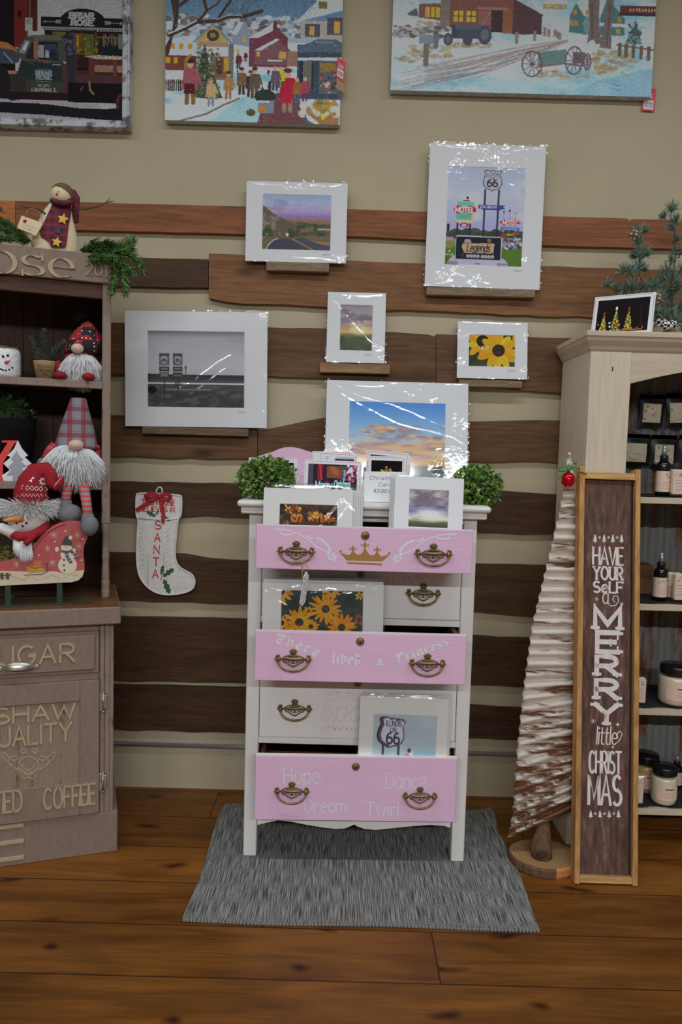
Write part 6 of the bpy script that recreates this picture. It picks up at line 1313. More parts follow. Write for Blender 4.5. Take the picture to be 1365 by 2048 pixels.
# ------------------------------------------------------------------ the painted hutch on the left, turned towards the room
HF = Fr((-.752, 2.541, 0), RAD(19.2))
def hw_(x, y, z): return HF.w((x, y, z))
TAUPE = worn('taupe_milk_paint', A(112, 95, 84, .54), A(104, 68, 46, .54), .335, 7, .65, (1, 1, .6))
TAUPE2 = worn('taupe_milk_paint_rubbed', A(118, 102, 90, .54), A(100, 62, 40, .54), .40, 12, .65, (2, 2, .5))
SAND = plain('sand_letter_paint', A(142, 124, 96, .5), .6, var=.06, vs=40)
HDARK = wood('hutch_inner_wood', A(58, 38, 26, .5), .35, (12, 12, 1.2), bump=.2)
HTOP = wood('hutch_counter_wood', A(96, 62, 38, .54), .35, (1.2, 10, 10), rough=.4)
PEWTER = plain('worn_pewter', A(140, 134, 122, .5), .35, .8, var=.3, vs=50)
hutch = thing('hutch', 'weathered taupe hutch with raised wooden letters, left edge of the photo', 'hutch', HF.o, HF.rz)
HL, D_ = -.98, .44                                    # left end, depth
mb = MB()
mb.box(HL, -.017, .01, D_, .14, .815, TAUPE, .002); mb.box(HL, -.002, 0, D_-.01, 0, .146, TAUPE, .003)
mb.box(-.062, -.03, .0, .012, .146, .812, TAUPE2, .002); mb.box(-.03, -.0175, .002, .012, .146, .812, TAUPE2, .002)
mb.box(HL, -.03, .002, .012, .622, .644, TAUPE); mb.box(HL, -.03, .002, .012, .79, .812, TAUPE)
for x in (-.066, -.0475): mb.box(x-.0015, x+.0015, -.0012, .003, .15, .81, plain('paint_groove', A(70, 60, 50, .54), .8))
mb.build('base_cabinet', hutch)
mb = MB(); mb.box(HL-.01, .004, -.03, D_, .815, .874, TAUPE, .004); mb.box(HL, .0, -.024, D_-.005, .8741, .876, HTOP, .0008); mb.build('counter', hutch)
LTR = dict(ext=.006)
def letters(par, items, y):
    for txt, x0, x1, z0, z1, w_, kw in items:
        mb = MB(); mb.text(txt, x0, x1, z0, z1, y, SAND, w_, ext=.005, **kw); mb.build('raised_word', par)
# drawer with a cup pull
mb = MB(); xr = -.066; mb.box(-.60, xr, -.004, .01, .645, .789, TAUPE, .002); mb.box(-.588, xr-.012, -.012, -.003, .657, .777, TAUPE, .004); dr = mb.build('drawer', hutch)
a = HF.h(-70, 1322, -.012); letters(dr, [('S', -.442, -.400, .695, .752, .0075, {}), ('UGAR', -.3785, -.145, .692, .752, .0075, dict(gap=1.6))], -.012)
mb = MB(); cx = HF.h(38, 1328, -.012).x; cz = HF.h(38, 1330, -.012).z
def cup(u, v):
    t = math.pi*u; b = math.pi/2*v
    return (cx-.046*math.cos(t), -.012-.024*math.sin(t)*math.cos(b)**.8-.001, cz-.012+.028*math.sin(b)*(.35+.65*math.sin(t)))
mb.grid(cup, 18, 9, PEWTER); mb.box(cx-.058, cx+.058, -.0145, -.0118, cz-.014, cz-.005, PEWTER, .001)
for s in (-1, 1): mb.ell((cx+s*.055, -.014, cz-.009), (.007, .003, .009), PEWTER, 10, 6)
mb.build('cup_pull', dr)
# door with a sunk panel
mb = MB(); x0, x1, z0, z1 = -.60, -.064, .152, .621; px0, px1, pz0, pz1 = -.48, HF.h(160, 1450).x, HF.h(160, 1562).z, HF.h(160, 1400).z
for b in ((x0, px0, z0, z1), (px1, x1, z0, z1), (px0, px1, pz1, z1), (px0, px1, z0, pz0)): mb.box(b[0], b[1], -.012, .008, b[2], b[3], TAUPE, .002)
mb.box(px0-.004, px1+.004, -.003, .006, pz0-.004, pz1+.004, TAUPE2); door = mb.build('door', hutch)
def zx(px, py, off=-.003): p = HF.h(px, py, off); return p.x, p.z
S = lambda a, b, c, d, off: (zx(a, (b+d)/2, off)[0], zx(c, (b+d)/2, off)[0], zx(a, d, off)[1], zx(a, b, off)[1])
sh = S(-24, 1409, 150, 1439, -.003); q = S(-30, 1446, 143, 1487, -.003); cf = S(88, 1567, 190, 1614, -.012); td = S(-8, 1582, 44, 1624, -.012)
letters(door, [('SHAW', -.392, sh[1], HF.h(75, 1440).z, HF.h(75, 1410).z, .0075, {}), ('QUALITY', -.43, q[1], HF.h(75, 1486).z, HF.h(75, 1449).z, .0072, {})], -.003)
l2 = letters(door, [('COFFEE', cf[0], cf[1], HF.h(140, 1612, -.012).z, HF.h(140, 1572, -.012).z, .0068, {}), ('ROASTED', -.53, td[1], HF.h(20, 1623, -.012).z, HF.h(20, 1582, -.012).z, .0068, {})], -.012)
mb = MB()
def fl(pts, w_=.0028): mb.ribbon([zx(x, y) for x, y in pts], w_, -.003, SAND, ext=.0015)
fl([(54, 1500), (48, 1507), (42, 1503), (44, 1497), (52, 1499), (59, 1508), (59, 1495), (59, 1508), (66, 1499), (74, 1497), (76, 1503), (70, 1507), (64, 1500)])
for s in (-1, 1):
    c_ = 57; f = lambda pts: fl([(c_+s*(x-c_), y) for x, y in pts], .0026)
    f([(57, 1548), (75, 1542), (92, 1532), (104, 1520), (113, 1506), (106, 1505), (94, 1516), (86, 1522), (78, 1518), (82, 1512), (94, 1514), (98, 1524), (88, 1534), (70, 1540)])
    f([(40, 1518), (58, 1512), (76, 1522), (78, 1534), (64, 1544), (48, 1536), (38, 1524), (46, 1516)]); f([(57, 1548), (66, 1548), (72, 1552), (66, 1558), (57, 1554), (50, 1546), (57, 1540), (66, 1536)])
mb.build('scroll_ornament', door)
for zc_ in (HF.h(206, 1402).z, HF.h(206, 1561).z):
    mb = MB(); xh = HF.h(206, 1480).x
    for s in (-1, 1): mb.box(xh+s*.006-.0055, xh+s*.006+.0055, -.0145, -.0115, zc_-.027+.004*s, zc_+.027-.004*s, PEWTER, .001)
    mb.tube([(xh, -.016, zc_-.03), (xh, -.016, zc_+.03)], .0042, PEWTER, 10); mb.ell((xh, -.016, zc_+.032), .0052, PEWTER, 8, 6); mb.ell((xh, -.016, zc_-.032), .0052, PEWTER, 8, 6)
    mb.build('hinge', door)
mb = MB(); ez = [HF.h(20, y).z for y in (1652, 1684, 1717)]; ex_ = HF.h(48, 1684).x
for z in ez: mb.box(ex_-.16, ex_, -.006, .001, z-.0065, z+.0065, SAND, .001)
mb.box(ex_-.16, ex_-.145, -.006, .001, ez[2], ez[0], SAND, .001); mb.build('raised_letter', hutch)
# upper shelves
PO = .125; xp0, xp1 = -.056, -.027; ZT = 2.072
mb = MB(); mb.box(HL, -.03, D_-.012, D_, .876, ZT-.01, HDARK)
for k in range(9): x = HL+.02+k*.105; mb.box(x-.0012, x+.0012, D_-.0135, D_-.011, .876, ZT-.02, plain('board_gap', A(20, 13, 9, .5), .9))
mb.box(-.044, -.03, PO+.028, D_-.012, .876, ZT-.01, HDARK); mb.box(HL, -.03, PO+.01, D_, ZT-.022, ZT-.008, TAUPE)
mb.build('back_panels', hutch)
mb = MB(); zb_ = HF.h(213, 1048, PO).z
mb.box(xp0, xp1, PO, PO+.03, zb_, 1.98, TAUPE2, .003); xm = (xp0+xp1)/2; z0 = .876; h_ = zb_-z0
mb.lathe([(.0135, 0), (.0145, .006), (.0145, .03), (.0125, .036), (.0145, .044), (.0145, .062), (.012, .067), (.0142, .073), (.0128, .1), (.0118, .14), (.0135, .146), (.0125, .152), (.0118, .21), (.0125, h_-.03), (.0148, h_-.022), (.0135, h_-.015), (.015, h_-.008), (.0145, h_)], TAUPE2, 18, c=(xm, PO+.015, z0))
mb.build('front_post', hutch)
mb = MB(); mb.box(HL, -.027, PO-.012, PO+.006, 1.976, ZT, TAUPE, .003); hd_ = mb.build('header_board', hutch)
mb = MB(); mb.box(HL, -.056, PO+.004, PO+.024, 1.925, 1.977, wood('hutch_rail_wood', A(66, 44, 32, .54), .3, (1.2, 12, 12)), .002); mb.build('rail', hutch)
def o_s(px0, px1, py0, py1): p = HF.h(px0, py1, PO-.012); r = HF.h(px1, py0, PO-.012); return p.x, r.x, p.z, r.z
mb = MB()
for ch, r in (('R', (-110, -52, 496, 540)), ('o', (-22, 30, 505, 545)), ('s', (44, 86, 513, 549)), ('e', (100, 145, 519, 553))):
    x0, x1, z0, z1 = o_s(*r); zt = z1 if ch == 'R' else z0+(z1-z0)*7/5
    mb.text(ch, x0, x1, z0, zt, PO-.012, SAND, .015, ext=.005, nib=RAD(8))
    if ch == 's':
        for xx, zz in ((x1-.002, z1-.006), (x0+.002, z0+.006)): mb.ribbon([(xx, zz-.009), (xx, zz+.009)], .006, PO-.012, SAND, ext=.005)
mb.build('raised_word', hd_); mb = MB(); x0, x1, z0, z1 = o_s(172, 232, 535, 550); mb.text('2014', x0, x1, z0+.0, z1+.004, PO-.012, SAND, .005, ext=.004, nib=RAD(10)); mb.build('raised_date', hd_)
SH = [1.641, 1.289]
for z in SH:
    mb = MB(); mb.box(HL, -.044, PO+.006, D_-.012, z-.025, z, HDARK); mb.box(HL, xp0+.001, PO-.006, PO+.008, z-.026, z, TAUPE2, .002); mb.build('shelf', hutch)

# ------------------------------------------------------------------ on the hutch
def hthing(name, label, cat, px, py, off, z, group=None):
    p = HF.h(px, py, off); return thing(name, label, cat, hw_(p.x, off, z), HF.rz, group), p.x
class HL_:
    """local builder of a thing on the hutch: X(px,py,off) gives its own coordinates"""
    def __init__(s, t, off, z): s.t = t; i = (Matrix.Translation(t.location) @ Matrix.Rotation(HF.rz, 4, 'Z')).inverted() @ HF.m; s.i = i; s.off = off
    def X(s, px, py, off=None):
        off = s.off if off is None else off; return s.i @ HF.h(px, py, off)
FUR = plain('white_plush_fur', (.88, .875, .865, 1), .95); 
def fur(mb, pts_dirs, ln, m, g, w_=.0016, droop=.35, seg=4):
    for p, d in pts_dirs:
        p = Vector(p); d = Vector(d).normalized(); l = ln*g.uniform(.65, 1.15); s = Vector((g.uniform(-1, 1), g.uniform(-1, 1), g.uniform(-1, 1))).cross(d).normalized()*w_; vs = []; q = p.copy(); dd = d.copy()
        for k in range(seg):
            t = k/(seg-1); vs += [q+s*(1-t*.9), q-s*(1-t*.9)]; q = q+dd*(l/(seg-1)); dd = (dd+Vector((g.uniform(-.15, .15), g.uniform(-.15, .15), -droop/seg*1.5))).normalized()
        mb.add(vs, [(2*k, 2*k+1, 2*k+3, 2*k+2) for k in range(seg-1)], m, True)
def ell_fur(c, r, n, g, up=(0, 0, 0), cond=None):
    out = []
    for k in range(n):
        v = Vector((g.gauss(0, 1), g.gauss(0, 1), g.gauss(0, 1))).normalized()
        if v.y > .35 or (cond and not cond(v)): continue
        out.append(((c[0]+v.x*r[0], c[1]+v.y*r[1], c[2]+v.z*r[2]), (v.x*.6+up[0], v.y*.5+up[1], v.z*.4+up[2])))
    return out
def needles(mb, pts, ln, m, g, step=.0028, per=5, w_=.0009, ang=.9, taper=True):
    """a needled twig along pts"""
    pts = [Vector(p) for p in pts]; tot = sum((b-a).length for a, b in zip(pts[:-1], pts[1:])); done = 0
    for a, b in zip(pts[:-1], pts[1:]):
        d = (b-a).normalized(); L_ = (b-a).length; n = max(1, int(L_/step)); ax = Vector((0, 0, 1)) if abs(d.z) < .9 else Vector((1, 0, 0)); u = d.cross(ax).normalized(); v = d.cross(u)
        for k in range(n):
            t = (done+L_*k/n)/tot; l = ln*(1-.45*t if taper else 1)
            for j in range(per):
                r = g.uniform(0, 6.28); o = u*math.cos(r)+v*math.sin(r); dr = (d*g.uniform(.5, 1.1)+o*ang).normalized(); p = a+d*(L_*k/n); e = p+dr*l*g.uniform(.75, 1.15); s = dr.cross(o+d*.3).normalized()*w_
                mm = m[g.randrange(len(m))] if isinstance(m, (list, tuple)) else m
                mb.add([p+s, p-s, e-s*.4, e+s*.4], [(0, 1, 2, 3)], mm)
        done += L_
BARK = plain('twig_bark', A(66, 50, 38, .45), .9)
GN = [plain('fir_needle_%d' % k, A(*c, .54), .5) for k, c in enumerate(((64, 92, 48), (88, 122, 52), (52, 78, 58), (112, 142, 66)))]
FROST = [plain('frosted_needle_%d' % k, A(*c, .52), .6) for k, c in enumerate(((84, 96, 88), (66, 78, 68), (116, 122, 120), (56, 66, 54)))]
g0 = random.Random(11)
# marshmallow snowman jar
t, _ = hthing('snowman_jar', 'white bumpy marshmallow snowman jar with a carrot nose, left of the potted pine', 'decoration', 8, 757, .2, SH[0]); b = HL_(t, .2, 0)
r = (b.X(42, 730).x-b.X(-26, 730).x)/2; hh = b.X(8, 699).z; FOIL = plain('glittery_white_snow', A(190, 192, 196, .5), .3, bump=.9, bs=90, spec=.8)
mb = MB(); mb.lathe([(0, 0), (r*.9, 0), (r*.98, .006), (r, .02), (r*1.0, hh-.02), (r*.97, hh-.006), (r*.88, hh), (0, hh)], FOIL, 32); mb.build('jar_body', t)
COAL = plain('black_coal_bead', (.012, .012, .013, 1), .3); CARROT = plain('carrot_orange', A(214, 110, 40, .45), .5); CARROT_R = plain('carrot_red', A(170, 70, 50, .45), .5)
mb = MB()
for px, py, k in ((6, 713, .0045), (15.5, 711, .0045), (2, 738, .0035), (6, 740, .0035), (11.5, 740.5, .0035), (18, 739, .0035), (24, 735, .0038)):
    p = b.X(px, py, .2-r*.98); y = -math.sqrt(max(r*r-p.x*p.x, 1e-6)); mb = MB(); mb.ell((p.x, y, p.z), (k, k*.7, k), COAL, 8, 6); mb.build('coal_bead', t)
p = b.X(11, 725, .2-r); mb = MB(); X = Matrix.Translation((p.x, -r*.98, p.z)) @ Matrix.Rotation(RAD(70), 4, 'Y') @ Matrix.Rotation(RAD(25), 4, 'X'); mb.lathe([(.006, 0), (.0045, .008), (0, .022)], CARROT_R, 10, X=X); mb.build('carrot_nose', t)
mb = MB(); RAF = plain('raffia', A(120, 98, 56, .54), .9)
for k in range(26): a = g0.uniform(0, 6.28); mb.tube([(r*.3*math.cos(a), r*.3*math.sin(a), hh), (r*.8*math.cos(a+.5), r*.8*math.sin(a+.5), hh+g0.uniform(.004, .012)), (r*1.05*math.cos(a+.8), r*1.05*math.sin(a+.8), hh+g0.uniform(-.002, .008))], .0008, RAF, 4)
mb.build('raffia_top', t)
# potted frosted pine
t, _ = hthing('potted_pine', 'small frosted pine in a tan paper pot, beside the red hatted gnome', 'plant', 90, 758, .2, SH[0]); b = HL_(t, .2, 0)
r1 = (b.X(114, 722).x-b.X(67, 722).x)/2; r0 = (b.X(107, 755).x-b.X(73, 755).x)/2; hh = b.X(90, 723).z; KP = plain('kraft_paper_pot', A(150, 120, 88, .54), .85)
mb = MB(); mb.lathe([(0, 0), (r0, 0), (r1, hh-.003), (r1*1.02, hh), (r1*.95, hh), (r1*.93, hh-.008), (0, hh-.008)], KP, 28)
INKB = plain('brown_print_ink', A(78, 60, 46, .54), .8)
for s, z0, z1 in (('FRESH CUT', .62, .76), ('CHRISTMAS', .42, .56), ('TREE', .22, .36)):
    wd = .72 if s != 'TREE' else .34; rr = lambda z: r0+(r1-r0)*z
    zc_ = (z0+z1)/2; R_ = rr(zc_)
    for pl, _e in glyphs(s, -wd, wd, z0*hh, z1*hh):
        for a_, b_ in zip(pl[:-1], pl[1:]):
            pts = []
            for q in (a_, b_): R2 = rr(q[1]/hh)*1.004; pts.append((R2*math.sin(q[0]), -R2*math.cos(q[0]), q[1]))
            mb.tube(pts, .0009, INKB, 4)
mb.build('pot', t)
mb = MB()
for tip, bend in (((88, 661), (88, 700)), ((62, 676), (78, 705)), ((126, 684), (106, 708)), ((112, 700), (100, 712)), ((70, 700), (80, 715)), ((92, 685), (92, 710))):
    off = g0.uniform(-.03, .03); P2 = [(0, 0, hh-.006), b.X(bend[0], bend[1], .2+off*.5), b.X(tip[0], tip[1], .2+off)]
    mb.tube(P2, [.0018, .0014, .0008], BARK, 5); needles(mb, P2[0:], .03, FROST, g0, .0018, 9, .0013)
mb.build('needles', t)
# gnomes
SKIN = plain('felt_nose', (.84, .54, .44, 1), .8); REDF = plain('red_felt', A(124, 22, 28, .6), .85); GREYF = plain('grey_felt', A(100, 100, 103, .6), .95, var=.12, vs=90)
t, _ = hthing('gnome', 'plush gnome in a red and black dotted hat, on the upper hutch shelf', 'gnome', 163, 765, .2, SH[0]); b = HL_(t, .2, 0)
bc = b.X(163, 730); bz = b.X(163, 700).z; HATR = spots('dotted_check_hat', A(130, 26, 32, .54), A(215, 210, 210, .5), 75, .2, .85, (A(30, 22, 26, .54), 21))
mb = MB(); mb.lathe([(0, 0), (.058, .002), (.068, .02), (.066, .06), (.052, .1), (.03, .12), (0, .125)], plain('dark_plush_body', A(120, 30, 36, .54), .95), 20, sy=.8); mb.build('body', t)
mb = MB()
for px in (120, 177): p = b.X(px, 757, .13); mb = MB(); mb.ell((p.x, p.y, .014), (.023, .03, .0145), REDF, 14, 10); mb.build('foot', t)
for px, s in ((117, -1), (204, 1)): p = b.X(px, 735, .19); mb = MB(); mb.ell((p.x, p.y, p.z), (.013, .014, .026), REDF, 12, 8); mb.build('arm', t)
mb = MB(); hx = b.X(165, 700).x; tipx = b.X(180, 645).x
mb.lathe([(.066, 0), (.064, .03), (.052, .06), (.036, .085), (.018, .105), (.004, .114), (0, .116)], HATR, 24, sy=.85, X=Matrix.Translation((b.X(168, 703).x, -.004, b.X(168, 708).z)) @ Matrix.Shear('XY', 4, (.16, 0)) if False else Matrix.Translation((b.X(168, 703).x, -.004, b.X(168, 708).z)) @ Matrix(((1, 0, .12, 0), (0, 1, 0, 0), (0, 0, 1, 0), (0, 0, 0, 1))))
mb.build('hat', t)
mb = MB(); pc = b.X(160, 636, .22); fur(mb, ell_fur((pc.x, pc.y, pc.z), (.012, .012, .012), 260, g0, (0, 0, 0)), .016, plain('black_fur', (.012, .012, .012, 1), .9), g0, .001, .1); mb.ell(pc, .012, plain('black_fur', (.012, .012, .012, 1), .9), 10, 8); mb.build('pompom', t)
mb = MB(); mb.ell((b.X(163, 735).x, -.028, b.X(163, 735).z), (.052, .034, .05), FUR, 18, 12)
fur(mb, ell_fur((b.X(163, 735).x, -.028, b.X(163, 735).z), (.056, .038, .052), 2600, g0, (0, -.1, -.75)), .038, FUR, g0, .0019, .45); mb.build('beard', t)
mb = MB(); p = b.X(155, 697, .2-.062); mb.ell((p.x, p.y, p.z), (.0215, .019, .017), SKIN, 18, 12); mb.build('nose', t)
# boxwood globe in a black pot
p = HF.h(18, 830, .24); wp = hw_(p.x, .24, p.z)
t, _ = hthing('globe_topiary', 'round boxwood in a black bowl, behind the silver tree on the hutch', 'plant', 16, 960, .26, SH[1]); b = HL_(t, .26, 0)
c = b.X(12, 840); R_ = b.X(74, 822).x-c.x; BK = plain('matte_black_glaze', (.008, .008, .008, 1), .9, spec=.1)
zb2 = c.z
mb = MB(); mb.lathe([(R_*.45, 0), (R_*.62, .015), (R_*.86, zb2*.45), (R_*.96, zb2*.8), (R_*.98, zb2+.004), (R_*.9, zb2+.004), (R_*.85, zb2*.8), (0, zb2*.8)], BK, 32, c=(c.x, 0, 0)); mb.build('bowl', t)
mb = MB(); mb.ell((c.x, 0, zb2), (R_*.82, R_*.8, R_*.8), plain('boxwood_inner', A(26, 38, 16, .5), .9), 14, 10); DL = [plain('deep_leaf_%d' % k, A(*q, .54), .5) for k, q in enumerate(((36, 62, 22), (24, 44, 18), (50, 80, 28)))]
for k in range(900):
    v = Vector((g0.gauss(0, 1), g0.gauss(0, 1), g0.gauss(0, 1))).normalized()
    if v.z < -.25: continue
    q = g0.uniform(.85, 1.03); leaf(mb, (c.x+v.x*R_*.93*q, v.y*R_*.92*q, zb2+v.z*R_*.86*q), v+Vector((g0.uniform(-.8, .8), g0.uniform(-.8, .8), g0.uniform(-.3, .9))), g0.uniform(.010, .017), DL[g0.randrange(3)], g0, .7)
mb.build('foliage', t)
# letter Y and silver tree, a cut-out word sign
t, _ = hthing('holiday_word_sign', 'wooden cut-out of a red letter and a silver and white tree, on hutch shelf', 'decoration', 30, 961, .155, SH[1]); b = HL_(t, .155, 0)
f = lambda pts: [(lambda q: (q.x, q.z))(b.X(x, y)) for x, y in pts]
zero = lambda pts: [(x, max(z, 0)) for x, z in pts]
mb = MB(); mb.prism(zero(f([(-42, 882), (-18, 882), (-4, 916), (16, 885), (4, 885), (4, 881), (36, 881), (36, 885), (30, 886), (6, 926), (6, 953), (14, 958), (14, 963), (-18, 963), (-18, 958), (-10, 953), (-10, 926), (-34, 887), (-42, 886)])), -.008, .012, plain('red_letter_paint', A(186, 50, 48, .54), .5)); mb.build('letter', t)
TP = [(36, 881), (44, 897), (56, 911), (50, 914), (65, 929), (54, 931), (68, 950), (56, 951), (58, 963), (8, 963), (4, 951), (20, 940), (7, 927), (22, 914), (15, 911), (28, 898)]
mb = MB(); mb.prism(zero(f(TP)), -.010, .014, plain('white_tree_paint', A(186, 186, 188, .54), .5)); tr_ = mb.build('tree', t)
mb = MB(); mb.prism(zero(f([(34, 901), (40, 912), (47, 918), (41, 921), (53, 932), (43, 934), (52, 947), (45, 949), (44, 962), (26, 962), (26, 949), (14, 950), (24, 938), (17, 934), (28, 922), (23, 917)])), -.013, -.009, plain('brushed_silver', A(138, 140, 144, .54), .35, .5)); mb.build('silver_inlay', tr_)
# long legged gnome
t, _ = hthing('gnome', 'plush gnome in a grey and red plaid hat with dangling striped legs', 'gnome', 150, 962, .16, SH[1]); b = HL_(t, .16, 0)
PLD = plaid('grey_red_plaid', A(112, 113, 118, .6), A(122, 22, 34, .6), A(112, 34, 42, .6), 22); c = b.X(146, 930)
mb = MB(); mb.lathe([(0, 0), (.07, .004), (.078, .03), (.066, .1), (.05, .15), (0, .17)], GREYF, 20, c=(c.x, .02, 0), sy=.7); mb.build('body', t)
mb = MB(); hz = b.X(150, 890).z; hx = b.X(153, 888).x; top = b.X(153, 795).z; H_ = top-hz; tx = b.X(157, 795).x-hx
mb.lathe([(.082, -.012), (.072, .0), (.062, H_*.25), (.050, H_*.5), (.037, H_*.75), (.029, H_*.93), (.026, H_*.99), (0, H_)], PLD, 28, X=Matrix.Translation((hx, -.004, hz)) @ Matrix(((1, 0, tx/H_, 0), (0, .8, 0, 0), (0, 0, 1, 0), (0, 0, 0, 1)))); mb.build('hat', t)
mb = MB(); RS = plaid('grey_red_plaid_sleeve', A(150, 40, 48, .54), A(120, 26, 34, .54), A(170, 70, 76, .54), 30)
for pts, hand in (([(112, 890), (98, 905), (90, 918)], (85, 926)), ([(188, 893), (194, 908), (197, 918)], (198, 926))):
    mb = MB(); mb.tube([b.X(x, y, .15) for x, y in pts], [.019, .017, .013], RS, 10); q = b.X(*hand, .15); mb.ell(q, (.018, .016, .019), GREYF, 12, 9); mb.build('arm', t)
mb = MB(); cb = b.X(146, 923, .12); mb.ell(cb, (.082, .045, .062), FUR, 20, 14); fur(mb, ell_fur(cb, (.084, .048, .062), 3600, g0, (0, -.12, -.7)), .048, FUR, g0, .0021, .45); mb.build('beard', t)
mb = MB(); q = b.X(152, 890, .075); mb.ell(q, (.0255, .022, .018), SKIN, 18, 12); mb.build('nose', t)
STR = stripes('red_grey_stripes', A(176, 54, 48, .54), A(118, 112, 120, .54), 62)
for pts, fc, fr_, rot, of in (([(141, 938), (137, 965), (133, 990), (132, 1003)], (139, 1024), (.040, .034, .033), -14, (.13, .095, .09, .09, .078, .088)), ([(164, 946), (168, 975), (173, 1005), (176, 1031)], (180, 1048), (.029, .030, .034), 10, (.125, .085, .04, .012, -.002, .006))):
    mb = MB(); pp = [b.X(x, y, o) for (x, y), o in zip(pts, of[:4])]; mb.tube(pp, [.020, .0185, .0165, .0165], STR, 14); lg = mb.build('leg', t)
    mb = MB(); q = b.X(*fc, of[4]); X = Matrix.Translation(q) @ Matrix.Rotation(RAD(rot), 4, 'Y'); mb.ell((0, -.006, -.006), fr_, GREYF, 18, 12, X=X); qa = b.X(pts[-1][0], pts[-1][1]+3, of[5]); mb.lathe([(.0185, .01), (.021, -.004), (.026, -.022), (.012, -.034), (0, -.036)], GREYF, 16, X=Matrix.Translation(qa)); mb.build('boot', lg)
# sleigh and the plush snowman riding in it
zc_ = .876; SO = .04
t, _ = hthing('sleigh', 'painted red wooden sleigh with snowman scene and green metal runners, on hutch counter', 'sleigh', 80, 1208, SO, zc_); b = HL_(t, SO, 0); f = lambda pts, o=None: [(lambda q: (q.x, q.z))(b.X(x, y, o)) for x, y in pts]
SRED = plain('sleigh_red_paint', A(150, 68, 66, .54), .5, var=.08, vs=60); CREAM = plain('cream_snow_paint', A(190, 176, 150, .66), .5, var=.05, vs=60)
OUT = [(-60, 1122), (-20, 1126), (10, 1122), (40, 1114), (62, 1103), (72, 1085), (85, 1069), (102, 1054), (122, 1045), (140, 1041), (158, 1042), (170, 1050), (177, 1066), (174, 1078), (168, 1092), (167, 1110), (169, 1128), (169, 1140), (165, 1152), (157, 1160), (143, 1164), (60, 1168), (-60, 1174)]
for o, nm in ((0, 'side_panel'), (.13, 'side_panel')):
    mb = MB(); X = Matrix.Translation((0, o, 0)); mb.prism(f(OUT), -.005, .005, SRED, X=X)
    if o == 0:
        SNOW = [(-60, 1142), (0, 1141), (60, 1143), (110, 1142), (128, 1146), (148, 1141), (169, 1140), (165, 1152), (157, 1160), (143, 1164), (60, 1168), (-60, 1174)]
        mb.sheet(f(SNOW), -.0052, CREAM)
        for pts in ([(0, 1158), (20, 1152), (40, 1157), (52, 1162)], [(44, 1158), (60, 1153), (78, 1160)], [(84, 1158), (104, 1150), (120, 1156)], [(128, 1157), (140, 1148), (158, 1152)]): mb.ribbon(f(pts), .0013, -.0054, plain('painted_grey_line', A(120, 116, 112, .54), .6))
        for sx, sy, k in ((108, 1069, 8), (131, 1062, 3), (155, 1070, 7), (95, 1097, 7), (158, 1092, 8), (105, 1125, 7), (78, 1110, 3), (163, 1120, 3), (33, 1128, 7), (110, 1083, 3), (148, 1106, 3), (166, 1078, 3), (125, 1092, 3)):
            if k > 4:
                for a in range(4): mb.ribbon(f([(sx-k*math.cos(a*.785), sy-k*math.sin(a*.785)), (sx+k*math.cos(a*.785), sy+k*math.sin(a*.785))]), .0012, -.0053, CREAM)
            else: mb.sheet(f([(sx+2*math.cos(u), sy+2*math.sin(u)) for u in np.linspace(0, 6.28, 9)[:-1]]), -.0053, CREAM)
        el = lambda cx, cy, rx, ry, n=22: f([(cx+rx*math.cos(u), cy+ry*math.sin(u)) for u in np.linspace(0, 6.283, n)[:-1]])
        WS = plain('snowman_white_paint', A(198, 186, 162, .66), .5); mb.sheet(el(135, 1130, 19, 17), -.0056, WS); mb.sheet(el(136, 1108, 15, 13), -.0057, WS); mb.sheet(el(133, 1095, 11, 10), -.0058, WS)
        GH = plain('green_hat_paint', A(48, 58, 44, .54), .6); mb.sheet(f([(123, 1090), (126, 1080), (132, 1072), (139, 1072), (143, 1082), (144, 1091)]), -.006, GH); mb.sheet(el(141, 1075, 4, 4), -.0061, WS)
        BL = plain('navy_scarf_paint', A(64, 72, 92, .54), .6); mb.ribbon(f([(124, 1102), (134, 1104), (144, 1101)]), .008, -.0061, BL); mb.ribbon(f([(132, 1104), (136, 1116), (142, 1124)]), .011, -.0062, BL); mb.ribbon(f([(142, 1102), (149, 1108), (155, 1115)]), .009, -.0062, BL)
        for x, y in ((134, 1109), (137, 1116), (141, 1121), (148, 1107), (153, 1112)): mb.ribbon(f([(x-3, y+1), (x+4, y-2)]), .0018, -.0063, WS)
        for x, y in ((128, 1119), (128, 1130), (129, 1140)): mb.sheet(el(x, y, 2, 2), -.0064, GH)
        mb.sheet(f([(128, 1092), (131, 1092), (134, 1095), (130, 1094)]), -.0064, CARROT); mb.sheet(el(114, 1098, 4, 5), -.0059, WS); mb.sheet(el(148, 1100, 4, 4), -.0059, WS)
        YL = plain('gold_sled_paint', A(166, 118, 44, .54), .5); mb.sheet(f([(52, 1130), (88, 1132), (90, 1143), (57, 1145)]), -.0056, YL); mb.sheet(el(75, 1126, 9, 6), -.0057, plain('rust_bundle_paint', A(160, 96, 52, .54), .6)); mb.ribbon(f([(48, 1150), (60, 1149), (84, 1148), (96, 1142), (94, 1126), (89, 1126)]), .0022, -.0058, GH); mb.ribbon(f([(53, 1130), (70, 1136), (89, 1133)]), .0022, -.0058, GH)
        for x in (4, 15): mb.sheet(f([(x-3, 1145), (x+3, 1145), (x+4, 1158), (x-3, 1158)]), -.0057, INKB)
        mb.ribbon(f([(-4, 1151), (22, 1149)]), .004, -.0057, INKB)
        mb.tube([(p[0], -.006, p[1]) for p in f([(62, 1106), (70, 1092), (82, 1076), (98, 1061), (116, 1051), (130, 1047)])], .004, SRED, 8)
    mb.build(nm, t)
